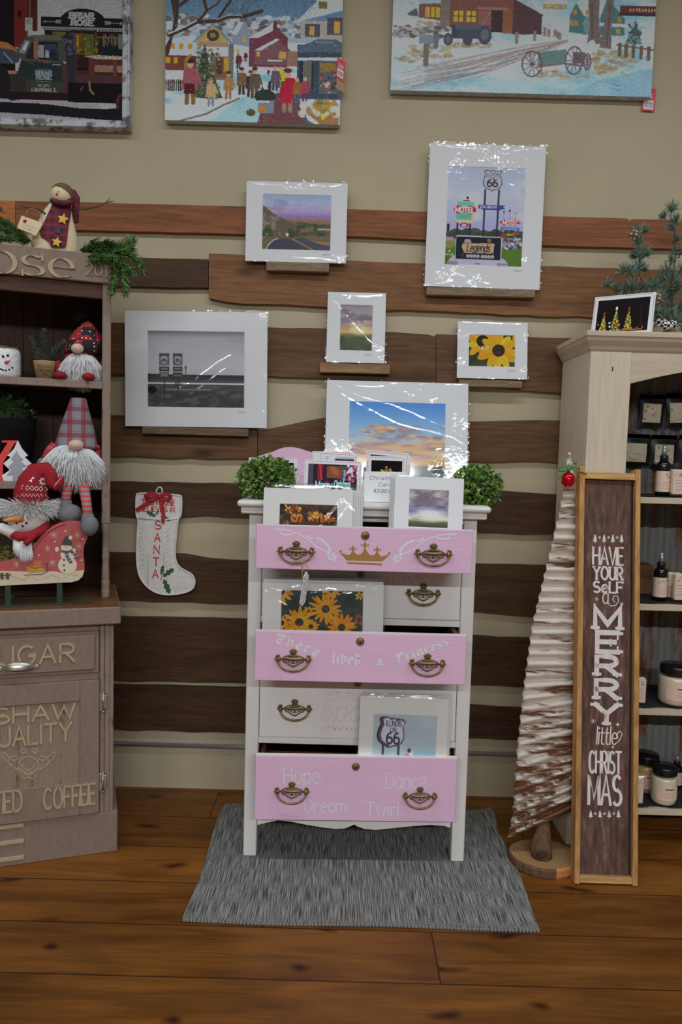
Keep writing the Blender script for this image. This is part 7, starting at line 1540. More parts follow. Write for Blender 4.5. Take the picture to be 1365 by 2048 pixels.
mb = MB(); e = f(OUT[3:9]); mb.add([(x, .005, z) for x, z in e]+[(x, .125, z) for x, z in e], [(i, i+1, len(e)+i+1, len(e)+i) for i in range(len(e)-1)], SRED)
zbt = b.X(60, 1164).z; mb.box(b.X(-60, 1160).x, b.X(150, 1160).x, .005, .125, zbt, zbt+.006, SRED); mb.box(b.X(166, 1130).x-.006, b.X(166, 1130).x, .005, .125, zbt+.01, b.X(166, 1090).z, SRED); mb.build('tub', t)
GM = plain('green_iron', A(44, 58, 50, .54), .5, .5)
for o in (.0, .125):
    mb = MB(); xA, xB = b.X(-80, 1208).x, b.X(184, 1203).x; xp = b.X(119, 1190).x
    mb.box(xA, xB, o-.009, o+.009, .0004, .005, GM, .001)
    for xx in (xp, xp-.16): mb.box(xx-.0085, xx+.0085, o-.003, o+.003, .004, zbt+.001, GM)
    mb.build('runner', t)
t2, _ = hthing('plush_snowman', 'plush snowman in a red knit hat and scarf sitting in the sleigh', 'plush toy', 58, 1130, .10, zc_+zbt+.0065); b = HL_(t2, .10, 0); PL = plain('cream_plush', A(190, 186, 182, .54), .95)
mb = MB(); bx = b.X(62, 1100).x; mb.lathe([(0, 0), (.05, .002), (.056, .03), (.05, .08), (.036, .12), (0, .13)], PL, 20, c=(bx-.01, .0, 0), sy=.75); mb.build('body', t2)
mb = MB(); hc = b.X(57, 1034, .09); mb.ell(hc, (.068, .058, .062), PL, 22, 16); mb.build('head', t2)
mb = MB(); q = b.X(28, 1038, .03); X = Matrix.Translation(b.X(44, 1036, .035)) @ Matrix.Rotation(RAD(-97), 4, 'Y') @ Matrix.Rotation(RAD(18), 4, 'X'); mb.lathe([(.0, -.006), (.013, 0), (.0125, .012), (.008, .036), (.004, .056), (0, .06)], CARROT, 14, X=X); mb.build('carrot_nose', t2)
mb = MB()
for px, py, k in ((55, 1036, .0042), (53, 1046, .0042), (33, 1047, .003), (45, 1052, .0035)): q = b.X(px, py, .034); mb = MB(); mb.ell((q.x, q.y, q.z), (k, .004, k), COAL, 8, 6); mb.build('coal_bead', t2)
mb = MB(); cb = b.X(58, 1014, .085)
pd = []
for k in range(2200):
    a = g0.uniform(math.pi*.9, math.pi*2.1); q = g0.uniform(-1, 1); pd.append(((cb.x+.066*math.cos(a), cb.y+.056*math.sin(a)*.9, cb.z+q*.016), (math.cos(a), math.sin(a)*.8, g0.uniform(-.9, .7))))
fur(mb, pd, .038, FUR, g0, .0019, .2); mb.build('fur_brim', t2)
KN = plain('red_knit', A(140, 24, 34, .6), .9, bump=.8, bs=260, var=.1, vs=120); WK = plain('white_knit', A(196, 190, 190, .54), .9)
mb = MB(); pth = [(62, 1010), (62, 985), (66, 962), (76, 944), (92, 940), (101, 950), (104, 965), (112, 972), (121, 964), (125, 953)]
rad = [.058, .054, .047, .036, .028, .024, .021, .017, .013, .007]; pp = [b.X(x, y, .085-.004*i) for i, (x, y) in enumerate(pth)]
mb.tube(pp, rad, KN, 24)
hat = mb.build('knit_hat', t2)
def kd(x, y):
    r_ = float(np.interp(y, [940, 962, 985, 1010], [.036, .047, .054, .058])); cx_ = float(np.interp(y, [944, 962, 985, 1010], [74, 66, 62, 62])); dx = min(abs(x-cx_)*.00177, r_*.93); return .079-math.sqrt(r_*r_-dx*dx)-.0025
mb = MB()
for cx, cy, k in ((57, 954, 13), (86, 963, 9)):
    for a in range(8):
        u = a*math.pi/4+.2; c1, s1 = math.cos(u), math.sin(u); d = 0
        pts = [(cx+2*c1, cy+2*s1), (cx+k*.6*c1-k*.22*s1, cy+k*.6*s1+k*.22*c1), (cx+k*c1, cy+k*s1), (cx+k*.6*c1+k*.22*s1, cy+k*.6*s1-k*.22*c1)]
        mb.add([b.X(x, y, kd(x, y)) for x, y in pts], [(0, 1, 2, 3)], WK)
for k in range(7):
    x = 37+k*9; d = kd(x, 975); 
    for da in ((0, -5, 4, 0), (4, 0, 0, 5), (0, 5, -4, 0), (-4, 0, 0, -5)): mb.tube([b.X(x+da[0], 975+k*.6+da[1], d), b.X(x+da[2], 975+k*.6+da[3], d)], .0011, WK, 4)
for k in range(8):
    x = 33+k*7.6; d = kd(x+4, 992); mb.tube([b.X(x, 994, d), b.X(x+3.8, 988, d), b.X(x+7.6, 994, d)], .0011, WK, 4)
for k in range(6): mb.tube([b.X(98+k*.5, 945+k*4, .045), b.X(104, 943+k*5, .045)], .0009, WK, 4)
for k in range(4): mb.tube([b.X(108+k*4, 975-k*5, .035), b.X(113+k*3.5, 966-k*4.2, .032)], .0009, WK, 4)
mb.build('knit_pattern', hat)
mb = MB(); mb.tube([b.X(x, y, o) for x, y, o in ((20, 1066, .06), (40, 1074, .035), (62, 1072, .03), (84, 1060, .045), (94, 1048, .07))], [.016, .02, .02, .019, .014], KN, 12, flat=.8); mb.tube([b.X(x, y, o) for x, y, o in ((72, 1064, .028), (64, 1074, .024), (54, 1084, .022), (50, 1088, .022))], [.017, .018, .017, .015], KN, 12, flat=.6); sc_ = mb.build('scarf', t2)
mb = MB(); pd = []
for k in range(420): x = g0.uniform(42, 62); pd.append((b.X(x, 1084+g0.uniform(-2, 4), .02), (g0.uniform(-.12, .12)+(x-50)*.004, -.05, -1)))
fur(mb, pd, .056, WK, g0, .0012, .1, 3); mb.build('fringe', sc_)
mb = MB(); mb.tube([b.X(x, y, o) for x, y, o in ((38, 1075, .07), (18, 1062, .05), (2, 1056, .045), (-18, 1056, .045))], [.02, .019, .017, .012], PL, 12); mb.build('arm', t2); mb = MB(); mb.tube([b.X(x, y, o) for x, y, o in ((40, 1080, .05), (38, 1098, .04), (40, 1112, .035))], [.022, .02, .012], PL, 12); mb.build('arm', t2)
t, _ = hthing('moss_bundle', 'clump of yellow green moss tucked in the sleigh beside the plush snowman', 'moss', 12, 1125, .07, zc_+zbt+.0065); b = HL_(t, .07, 0); mb = MB(); MS = [plain('moss_%d' % k, A(*q, .54), .9) for k, q in enumerate(((104, 110, 44), (78, 86, 34), (128, 124, 60), (110, 70, 34)))]
hz_ = b.X(10, 1090).z
for k in range(900):
    v = Vector((g0.gauss(0, 1), g0.gauss(0, 1), abs(g0.gauss(0, 1)))).normalized(); q = g0.uniform(.3, 1); leaf(mb, (v.x*.055*q-.005, v.y*.03*q, v.z*hz_*q), (g0.uniform(-1, 1), g0.uniform(-1, 1), g0.uniform(-.5, 1)), g0.uniform(.008, .014), MS[g0.choice((0, 0, 1, 2, 3))], g0, .5)
mb.box(-.05, .045, -.025, .025, 0, hz_*.5, MS[1], .01); o = mb.build('moss', t)
# primitive snowman doll on the hutch top
ZH = ZT-.008
t, _ = hthing('snowman_doll', 'tall cream fabric snowman doll with plaid vest and stick arms, on the hutch top', 'doll', 112, 500, .22, ZH); b = HL_(t, .22, 0); LIN = plain('stained_muslin', A(186, 168, 136, .54), .9, var=.08, vs=18, bump=.3, bs=300)
zh = b.X(124, 392).z; mb = MB()
prof = []
for py, xl, xr in ((500, 64, 156), (485, 62, 157), (465, 66, 155), (450, 74, 151), (435, 80, 147), (420, 88, 144), (408, 98, 142), (400, 104, 142)):
    q0 = b.X(xl, py); q1 = b.X(xr, py); prof.append(((q1.x-q0.x)/2, q0.z, (q0.x+q1.x)/2))
vs = []; fs = []; prof = [(prof[0][0]*.85, 0, prof[0][2])]+[(r_, max(z, .006), c_) for r_, z, c_ in prof[0:]]
for r_, z, c_ in prof:
    for j in range(24): a = 2*math.pi*j/24; vs.append((c_+r_*math.cos(a), r_*.62*math.sin(a), z))
for i in range(len(prof)-1):
    for j in range(24): fs.append((i*24+j, i*24+(j+1) % 24, (i+1)*24+(j+1) % 24, (i+1)*24+j))
fs += [tuple(range(24))[::-1], tuple(range((len(prof)-1)*24, len(prof)*24))]; mb.add(vs, fs, LIN, True); mb.build('body', t)
mb = MB(); hc = b.X(124, 391); mb.ell(hc, (.037, .035, .036), LIN, 20, 14); hd2 = mb.build('head', t)
mb = MB(); q = b.X(114, 388, .19); mb.lathe([(.0045, 0), (.003, .006), (0, .013)], CARROT_R, 8, X=Matrix.Translation(q) @ Matrix.Rotation(RAD(100), 4, 'X')); mb.build('nose', hd2)
mb = MB(); q = b.X(117, 383.5, .186); mb.ell((q.x, q.y, q.z), .0022, COAL, 6, 5); mb.build('eyes', hd2)
mb = MB(); BRK = plain('brown_wool_hat', A(92, 66, 46, .54), .95, bump=.6, bs=200); hq = b.X(129, 383, .23)
mb.add(*(lambda: ([], []))(), BRK) if False else None
def cap(u, v):
    th = math.pi*.52*v; ph = 2*math.pi*u; return Vector((.0395*math.sin(th)*math.cos(ph), .038*math.sin(th)*math.sin(ph), .037*math.cos(th)))
X = Matrix.Translation(b.X(126, 389, .222)) @ Matrix.Rotation(RAD(28), 4, 'Y') @ Matrix.Rotation(RAD(-18), 4, 'X'); mb.grid(cap, 24, 10, BRK, X=X); mb.ell(b.X(128, 373, .205), (.0075, .0075, .005), plain('dark_button', A(50, 42, 38, .54), .5), 10, 6)
ht = mb.build('hat', t)
PB = plaid('burgundy_plaid', A(84, 26, 40, .54), A(44, 22, 34, .54), A(104, 36, 48, .54), 34)
mb = MB(); mb.tube([b.X(x, y, o) for x, y, o in ((144, 384, .24), (152, 396, .235), (151, 420, .23), (152, 445, .225))], [.014, .014, .012, .009], PB, 12); mb.build('tail', ht)
mb = MB(); mb.tube([b.X(x, y, o) for x, y, o in ((106, 402, .21), (112, 404, .182), (124, 407, .175), (136, 406, .182), (143, 401, .21))], .0125, PB, 10, flat=.8)
V0 = [(106, 405), (140, 407), (142, 420), (140, 440), (136, 465), (134, 480), (131, 496), (102, 493), (110, 486), (92, 482), (82, 475), (78, 465), (84, 450), (94, 430)]
def body_y(px, py):
    q = b.X(px, py); z = q.z
    for (r0_, z0_, c0_), (r1_, z1_, c1_) in zip(prof[:-1], prof[1:]):
        if z0_ <= z <= z1_: k = (z-z0_)/(z1_-z0_+1e-9); r_ = r0_+(r1_-r0_)*k; c_ = c0_+(c1_-c0_)*k; break
    else: r_, _, c_ = prof[-1] if z > prof[-1][1] else prof[0]
    u = max(-.98, min(.98, (q.x-c_)/max(r_, 1e-4))); return -r_*.62*math.sqrt(1-u*u)
# vest: rows between left and right edges, following the body
rows = [(405, 106, 141), (420, 99, 143), (435, 92, 141), (450, 85, 138), (463, 79, 136), (474, 82, 135), (484, 98, 134), (495, 103, 131)]
vs = []; NC = 9
for py, xl, xr in rows:
    for j in range(NC): x = xl+(xr-xl)*j/(NC-1); q = b.X(x, py, .22+body_y(x, py)-.006); vs.append((q.x, q.y, q.z))
mb.add(vs, [(i*NC+j, i*NC+j+1, (i+1)*NC+j+1, (i+1)*NC+j) for i in range(len(rows)-1) for j in range(NC-1)], PB, True)
vest = mb.build('vest', t)
mb = MB(); ST = plain('mustard_star_cloth', A(196, 146, 60, .54), .9)
for cx, cy, k in ((126, 438, 12), (113.5, 484, 11)):
    pts = []
    for a in range(10): u = a*math.pi/5+.25; rr = k if a % 2 == 0 else k*.48; pts.append((cx+rr*math.sin(u), cy-rr*math.cos(u)))
    vv = [b.X(x, y, .22+min(body_y(cx, cy), body_y(x, y))-.011) for x, y in pts]; ctr = b.X(cx, cy, .22+body_y(cx, cy)-.013); mb.add([ctr]+vv, [(0, i+1, (i+1) % 10+1) for i in range(10)], ST)
pts = [(110, 455), (121, 455), (121, 466), (110, 466)]; mb.add([b.X(x, y, .22+body_y(115, 460)-.012) for x, y in pts], [(0, 1, 2, 3)], plain('denim_patch', A(50, 60, 76, .54), .9)); mb.build('star_patches', vest)
mb = MB(); mb.tube([b.X(x, y, o) for x, y, o in ((140, 420, .21), (170, 418, .19), (200, 412, .18), (214, 404, .178), (228, 402.5, .175))], [.0035, .003, .0026, .0022, .0012], BARK, 6); mb.tube([b.X(214, 404, .178), b.X(219, 396.5, .178)], [.002, .001], BARK, 5); mb.build('stick_arm', t)
mb = MB(); mb.tube([b.X(x, y, o) for x, y, o in ((92, 428, .2), (75, 418, .18), (58, 415, .17), (42, 411, .165))], [.0035, .003, .0026, .002], BARK, 6); mb.build('stick_arm', t)
q = b.X(57, 448, .165); ts = thing('hanging_sign', 'small cream muslin sign hung by twine from the snowman doll stick arm', 'sign', t.matrix_basis @ Vector((q.x, q.y, b.X(57, 470, .165).z)), HF.rz)
inv = (Matrix.Translation(ts.location) @ Matrix.Rotation(HF.rz, 4, 'Z')).inverted() @ (Matrix.Translation(t.location) @ Matrix.Rotation(HF.rz, 4, 'Z'))
mb = MB(T=inv); o_ = b.X(57, 448, .165).y; mb.prism([(lambda q: (q.x, q.z))(b.X(x, y, .165)) for x, y in ((43, 431), (86, 446), (72, 472), (34, 456))], o_, o_+.005, LIN)
mb.sheet([(lambda q: (q.x, q.z))(b.X(x, y, .165)) for x, y in ((46, 441), (50, 439), (54, 441), (52, 446), (47, 446))], o_-.0004, REDF)
for k in range(3): mb.ribbon([(lambda q: (q.x, q.z))(b.X(50+i*4-k*3, 449+i*1.4+k*5+(i % 2)*1.2, .165)) for i in range(6)], .0009, o_-.0005, plain('sewn_thread', A(120, 104, 84, .54), .9))
mb.build('sign_board', ts)
mb = MB(T=inv); mb.tube([b.X(x, y, .163) for x, y in ((52, 434), (54, 422), (60, 417), (70, 419), (80, 424), (86, 446))], .0011, TWINE, 5); mb.build('twine', ts)
# fir sprigs
def sprig(label, base, twigs, off, z, mats, ln, seed, step=.0024):
    g = random.Random(seed); t, _ = hthing('fir_sprig', label, 'greenery', base[0], base[1], off, z); b = HL_(t, off, 0); mb = MB(); ms = MB()
    for tw in twigs:
        pts = [b.X(x, y, o) for x, y, o in tw]; ms.tube(pts, [.0022-.0014*i/len(pts) for i in range(len(pts))], BARK, 5); needles(mb, pts, ln*1.45, mats, g, step*.9, 10, .0016, .85)
    ms.build('twigs', t); mb.build('needles', t); return t
sprig('green artificial fir sprig drooping over the right corner of the hutch header', (222, 510), [[(160, 500, .16), (190, 500, .13), (222, 505, .1)], [(175, 512, .1), (195, 518, .09), (222, 514, .09)], [(222, 500, .12), (245, 490, .11), (268, 480, .11)], [(222, 505, .1), (255, 505, .09), (275, 520, .09), (288, 545, .09)], [(228, 510, .09), (250, 530, .08), (268, 548, .08)], [(228, 512, .09), (232, 540, .075), (228, 565, .075), (222, 585, .075)], [(232, 515, .09), (246, 545, .08), (252, 570, .08), (250, 588, .08)], [(180, 482, .15), (200, 494, .13), (222, 505, .11)], [(208, 482, .15), (222, 495, .12), (240, 500, .1)], [(240, 505, .1), (262, 496, .1), (258, 480, .12)]], .13, ZH, GN, .026, 21)
sprig('green artificial fir sprig lying left of the snowman doll on the hutch top', (30, 480), [[(55, 482, .2), (35, 470, .19), (10, 460, .19), (-15, 450, .19)], [(62, 482, .2), (40, 478, .18), (15, 476, .18), (-12, 474, .18)], [(30, 470, .2), (12, 448, .2), (-5, 436, .2)], [(45, 475, .2), (28, 458, .2), (16, 446, .2)]], .19, ZH, GN[:3], .022, 22)
t, _ = hthing('rusty_metal_tree', 'rusted metal tree with curled branches, at the far left hutch top', 'decoration', -10, 490, .3, ZH); b = HL_(t, .3, 0); RU = worn('rusted_sheet', A(64, 50, 42, .54), A(92, 60, 40, .54), .5, 20, .8)
mb = MB(); mb.tube([b.X(-12, 500), b.X(-12, 372)], .004, RU, 8); bz0 = 0
for y, wd in ((378, 12), (406, 20), (436, 28), (466, 34)):
    for s in (-1, 1):
        o = [b.X(-12+s*x, yy) for x, yy in ((0, y), (wd*.5, y+4), (wd*.85, y+11), (wd, y+22), (wd*.75, y+17), (wd*.45, y+18), (wd*.4, y+26), (0, y+18))]
        mb.prism([(q.x, q.z) for q in o], -.0015, .0015, RU)
mb.ell((b.X(-12, 500).x, 0, .004), (.035, .035, .004), RU, 16, 6); mb.build('cut_branches', t)

# ------------------------------------------------------------------ tin stocking on the wall
SY = 3.000
o = P(330, 1190, SY); t = thing('metal_stocking', 'white tin wall stocking with red lettering and a red bow, under the highway print', 'wall decoration', (o.x, SY, o.z))
TIN = worn('white_enamelled_tin', A(176, 172, 166, .5), A(120, 96, 70, .5), .33, 18, .45); RP = plain('red_sign_paint', A(160, 30, 36, .5), .5); HG = plain('holly_green_paint', A(36, 74, 44, .5), .5)
OUTL = [(276, 985), (360, 990), (364, 994), (363, 1030), (358, 1036), (356, 1040), (354, 1060), (350, 1100), (351, 1120), (358, 1134), (372, 1142), (384, 1148), (390, 1158), (390, 1170), (384, 1180), (366, 1187), (340, 1190), (318, 1188), (298, 1178), (282, 1160), (275, 1140), (273, 1110), (275, 1060), (277, 1038), (272, 1032), (272, 992)]
fx = lambda pts: [(lambda q: (q.x, q.z))(P(x, y, SY)) for x, y in pts]
def smooth(pts, it=1):
    for _ in range(it):
        q = []
        for a, b_ in zip(pts, pts[1:]+pts[:1]): q += [(a[0]*.75+b_[0]*.25, a[1]*.75+b_[1]*.25), (a[0]*.25+b_[0]*.75, a[1]*.25+b_[1]*.75)]
        pts = q
    return pts
mb = MB(); OS = smooth(OUTL, 2); mb.prism(fx(OS), SY, SY+.014, TIN)
cxp = sum(x for x, y in OS)/len(OS); cyp = sum(y for x, y in OS)/len(OS)
loop = fx(OS); mb.tube([(x, SY-.0005, z) for x, z in loop+loop[:1]], .0035, TIN, 6)
mb.tube([(x, SY, z) for x, z in fx([(274, 1036), (300, 1038), (330, 1039), (358, 1037)])], .004, TIN, 6)
for xx, y0, y1 in ((298, 1042, 1172), (329, 1044, 1150)): mb.tube([(x, SY-.0004, z) for x, z in fx([(xx, y0), (xx-2 if xx < 310 else xx-1, y1)])], .0016, TIN, 5)
for k in range(13):
    y = 1046+k*9; mb.tube([(x, SY+.0004, z) for x, z in fx([(278.5+max(0, y+13-1110)*.3, y+13), (296, y)])], .0013, TIN, 4)
for k in range(12):
    y = 1052+k*8.5; mb.tube([(x, SY+.0004, z) for x, z in fx([(331, y+14), (350, y)])], .0013, TIN, 4)
for k in range(6): mb.tube([(x, SY+.0004, z) for x, z in fx([(350+k*6, 1186-k*2), (362+k*5, 1142+k*5)])], .0013, TIN, 4)
zz = lambda x, y: fx([(x, y)])[0]
def ptxt(s, x0, x1, yt, yb, w_):
    a = zz(x0, yb); c_ = zz(x1, yt); mb.text(s, a[0], c_[0], a[1], c_[1], SY-.0016, RP, w_)
ptxt('THIS HOUSE', 284, 350, 1000, 1009, .0032); ptxt('BELIEVES IN', 280, 350, 1014, 1022, .0032)
for k, ch in enumerate('SANTA'): y = 1042+k*24.5-(k == 4)*.5; ptxt(ch, 311-k*1.4, 322-k*1.2, y, y+16, .0042)
def holly(cx, cy, ln, ang):
    ca, sa = math.cos(RAD(ang)), math.sin(RAD(ang)); pts = [(0, 0), (.2, .22), (.32, .12), (.5, .3), (.62, .16), (.78, .24), (1, 0), (.78, -.24), (.62, -.16), (.5, -.3), (.32, -.12), (.2, -.22)]
    mb.sheet(fx([(cx+ln*(u*ca-v*sa*.7), cy-ln*(u*sa+v*ca*.7)) for u, v in pts]), SY-.0016, HG)
for a in ((326, 1153, 28, 35), (328, 1158, 32, -68), (323, 1150, 20, 80), (312, 1033, 22, 150), (322, 1032, 22, -25), (312, 1030, 12, 60)): holly(*a)
for cx, cy in ((324, 1154), (327, 1150), (322, 1158)): q = zz(cx, cy); mb.ell((q[0], SY-.002, q[1]), .0028, RP, 8, 6)
body = mb.build('tin_body', t, world=True)
mb = MB(); a = P(314, 990, SY); lp = [P(x, y, SY) for x, y in ((313, 990), (313, 981), (316, 976), (320, 974), (324, 977), (325, 983), (324, 990))]; mb.tube(lp, .003, TIN, 8); mb.build('hanging_loop', t, world=True)
RB = plain('red_ribbon', A(134, 24, 34, .5), .6)
mb = MB()
def ribbon3(pts, w_):
    n = len(pts); vs = []
    for i, (x, y, o_) in enumerate(pts):
        q = P(x, y, SY-.006-o_); d = Vector((pts[min(i+1, n-1)][0]-pts[max(i-1, 0)][0], 0, -(pts[min(i+1, n-1)][1]-pts[max(i-1, 0)][1]))).normalized(); nn = Vector((-d.z, 0, d.x))*w_/2; vs += [q+nn, q-nn]
    mb.add(vs, [(2*i, 2*i+1, 2*i+3, 2*i+2) for i in range(n-1)], RB, True); mb.add([v+Vector((0, .0008, 0)) for v in vs], [(2*i, 2*i+2, 2*i+3, 2*i+1) for i in range(n-1)], RB, True)
ribbon3([(318, 993, .006), (308, 988, .014), (298, 988, .016), (291, 993, .012), (293, 998, .006), (304, 998, .008), (318, 994, .006)], .018)
ribbon3([(318, 993, .006), (328, 989, .014), (338, 989, .016), (341, 995, .012), (338, 1000, .006), (328, 998, .008), (318, 994, .006)], .016)
ribbon3([(316, 994, .004), (300, 1004, .003), (284, 1013, .002), (272, 1021, .002)], .015); ribbon3([(320, 994, .004), (324, 1010, .003), (327, 1030, .002), (326, 1046, .002)], .014)
q = P(318, 993, SY-.015); mb.ell(q, (.009, .006, .008), RB, 10, 8); mb.build('bow', t, world=True)
# ------------------------------------------------------------------ the cream cabinet on the right with rusty tin back
CX0, CX1, CY0, CY1 = .862, 1.78, 2.667, 3.005; CZ = 1.80
CRM = wood('cream_painted_pine', A(176, 163, 143, .56), .05, (12, 12, 1.0), rough=.6, bump=.15, fine=.2); CRMX = wood('cream_painted_pine_cross', A(168, 154, 132, .56), .07, (1.0, 12, 12), rough=.6, bump=.15, fine=.2)
cab = thing('display_cabinet', 'cream painted wooden cabinet with arched opening and tin back, right edge of photo', 'cabinet', ((CX0+CX1)/2, CY0, 0))
PW = .145
mb = MB(); 
for x0 in (CX0, CX1-PW): mb.box(x0, x0+PW, CY0, CY0+.022, .0, CZ-.002, CRM, .002)
az = [(CX0+PW, 1.687), (1.10, 1.712), (1.186, 1.731), (1.27, 1.742), (1.321, 1.744), (1.372, 1.742), (1.456, 1.731), (1.542, 1.712), (CX1-PW, 1.687)]
mb.prism([(CX0+PW, CZ-.002)]+az+[(CX1-PW, CZ-.002)], CY0+.001, CY0+.022, CRMX)
kn = fx2 = P(1226, 738, CY0); mb.ell((kn.x, CY0-.0002, kn.z), (.0028, .0012, .009), plain('knot_hole', A(70, 50, 36, .5), .8), 10, 6)
mb.build('face_frame', cab, world=True)
for x0 in (CX0, CX1-.02):
    mb = MB(); mb.box(x0, x0+.02, CY0+.0225, CY1, 0, CZ-.002, CRM, .001); mb.build('side_panel', cab, world=True)
mb = MB(); mb.box(CX0-.028, CX1+.028, CY0-.036, CY1, 1.842, 1.862, CRMX, .003)
e = [(CX0, CZ-.004), (CX0-.004, CZ), (CX0-.012, CZ+.012), (CX0-.022, CZ+.03), (CX0-.026, CZ+.042)]
secs = [(0, 1.796), (.005, 1.802), (.010, 1.812), (.022, 1.83), (.027, 1.8425)]
loops = [[(CX0-o, CY1, z), (CX0-o, CY0-o*1.2, z), (CX1+o, CY0-o*1.2, z), (CX1+o, CY1, z)] for o, z in secs]
vs = sum(loops, []); fs = [(4*i+j, 4*i+j+1, 4*i+j+5, 4*i+j+4) for i in range(len(secs)-1) for j in range(3)]
mb.add(vs, fs, CRMX); mb.build('crown', cab, world=True)
TINB = worn('rusty_tin_roofing', A(98, 98, 94, .5), A(96, 54, 26, .5), .47, 5, .45, (3.2, 1, .5))
mb = MB(); mb.grid(lambda u, v: (CX0+.02+(CX1-CX0-.04)*u, CY1-.014+.0075*math.sin(u*(CX1-CX0)*2*math.pi/.062), .1+1.69*v), 260, 3, TINB); mb.box(CX0+.02, CX1-.02, CY1-.004, CY1, .1, 1.795, HDARK); mb.build('tin_back', cab, world=True)
SHZ = [1.288, .902, .517, .142]
for z in SHZ:
    mb = MB(); mb.box(CX0+.02, CX1-.02, CY0+.024, CY1-.023, z-.022, z, CRMX, .001); mb.box(CX0+PW-.001, CX1-PW+.001, CY0+.004, CY0+.024, z-.022, z, CRMX, .001); mb.build('shelf', cab, world=True)
# black cloths lining the shelves
CLO = plain('black_burlap', A(24, 24, 26, .5), .95, bump=.8, bs=500, var=.3, vs=200)
for z, wh in zip(SHZ, ('topmost', 'second highest', 'third highest', 'lowest')):
    mb = MB(); gr = random.Random(int(z*100)); x0, x1 = CX0+.03, CX1-.03
    mb.grid(lambda u, v: (x0+(x1-x0)*u, CY0+.02+.028*(1-v)*0+.006*math.sin(u*40)*(1-v)+(CY1-.05-CY0)*v, z+.0022+.0008*math.sin(u*60+v*9)), 60, 8, CLO, X=None)
    for k in range(100):
        x = x0+(x1-x0)*(k+.5)/100; y = CY0+.02+.006*math.sin((k+.5)/100*40); mb.tube([(x, y, z+.002), (x+gr.uniform(-.003, .003), y-.008, z+.0016)], .0007, CLO, 3)
    o = mb.build('shelf_cloth', loc=((x0+x1)/2, CY0+.2, z)); tag(o, 'frayed black cloth lining the %s shelf of the cream cabinet' % wh, 'cloth', 'black shelf cloths')
CLZ = .004
# goods on the shelves
AMB = plain('dark_bottle_glass', (.006, .005, .005, 1), .12, spec=.8); LBL = plain('cream_paper_label', A(180, 154, 138, .5), .6); LBLP = plain('blush_paper_label', A(188, 160, 146, .5), .6); CAPB = plain('black_plastic_cap', (.010, .010, .011, 1), .35); SILV = plain('clear_spray_cap', A(130, 132, 136, .5), .15, .6)
LG = plain('label_leaf_print', A(120, 124, 84, .5), .7); LK = plain('label_line_print', A(130, 106, 96, .5), .7)
def label_curve(mb, r, z0, z1, a0, a1, m, n=14):
    mb.add([(r*math.sin(a0+(a1-a0)*i/n), -r*math.cos(a0+(a1-a0)*i/n), z) for z in (z0, z1) for i in range(n+1)], [(i, i+1, n+2+i, n+1+i) for i in range(n)], m, True)
def marks_curve(mb, r, z0, z1, w_):
    gr = random.Random(int(r*1e5)); h_ = z1-z0
    for k in range(4): label_curve(mb, r, z0+h_*(.16+.1*k), z0+h_*(.175+.1*k), -w_*gr.uniform(.35, .7), w_*gr.uniform(.35, .7), LK, 6)
    for k in range(7):
        a = gr.uniform(-w_*.7, w_*.7); z = z0+h_*gr.uniform(.66, .88); label_curve(mb, r+.0001*k, z, z+h_*.07, a, a+w_*.18, LG, 2)
def bottle(label, px, base_y, top_y, wpx, Y, z, k):
    p = P(px, base_y, Y); s = P(px+wpx/2, base_y, Y).x-P(px-wpx/2, base_y, Y).x; r = s/2; H_ = P(px, top_y, Y).z-(z+CLZ)
    t = thing('spray_bottle', label, 'bottle', (p.x, Y, z+CLZ), 0, 'dark spray bottles in the cream cabinet'); h1 = H_*.68
    mb = MB(); mb.lathe([(0, 0), (r*.9, 0), (r, .003), (r, h1*.88), (r*.9, h1*.95), (r*.55, h1), (0, h1)], AMB, 28); mb.build('glass_body', t)
    mb = MB(); label_curve(mb, r*1.012, h1*.12, h1*.72, -2.0, 2.0, LBL); marks_curve(mb, r*1.02, h1*.12, h1*.72, 1.0); mb.build('label', t)
    mb = MB(); mb.lathe([(r*.5, h1-.001), (r*.58, h1), (r*.58, H_*.78), (r*.5, H_*.8), (0, H_*.8)], CAPB, 20); mb.lathe([(r*.36, H_*.79), (r*.36, H_*.9), (r*.3, H_*.92), (r*.3, H_), (0, H_)], SILV, 18); mb.build('sprayer', t); return t
bottle('dark spray bottle with cream label on the topmost cabinet shelf', 1325, 988, 890, 27, 2.745, SHZ[0], 0)
bottle('dark spray bottle with cream label on the second highest cabinet shelf', 1319, 1204, 1105, 27, 2.745, SHZ[1], 1)
bottle('dark spray bottle half hidden behind the jar on the lowest cabinet shelf', 1351, 1594, 1510, 22, 2.87, SHZ[3], 2)
CLAM = film_mat('clear_clamshell', 1.6, .1); WAXB = plain('ivory_wax', A(178, 164, 142, .5), .4)
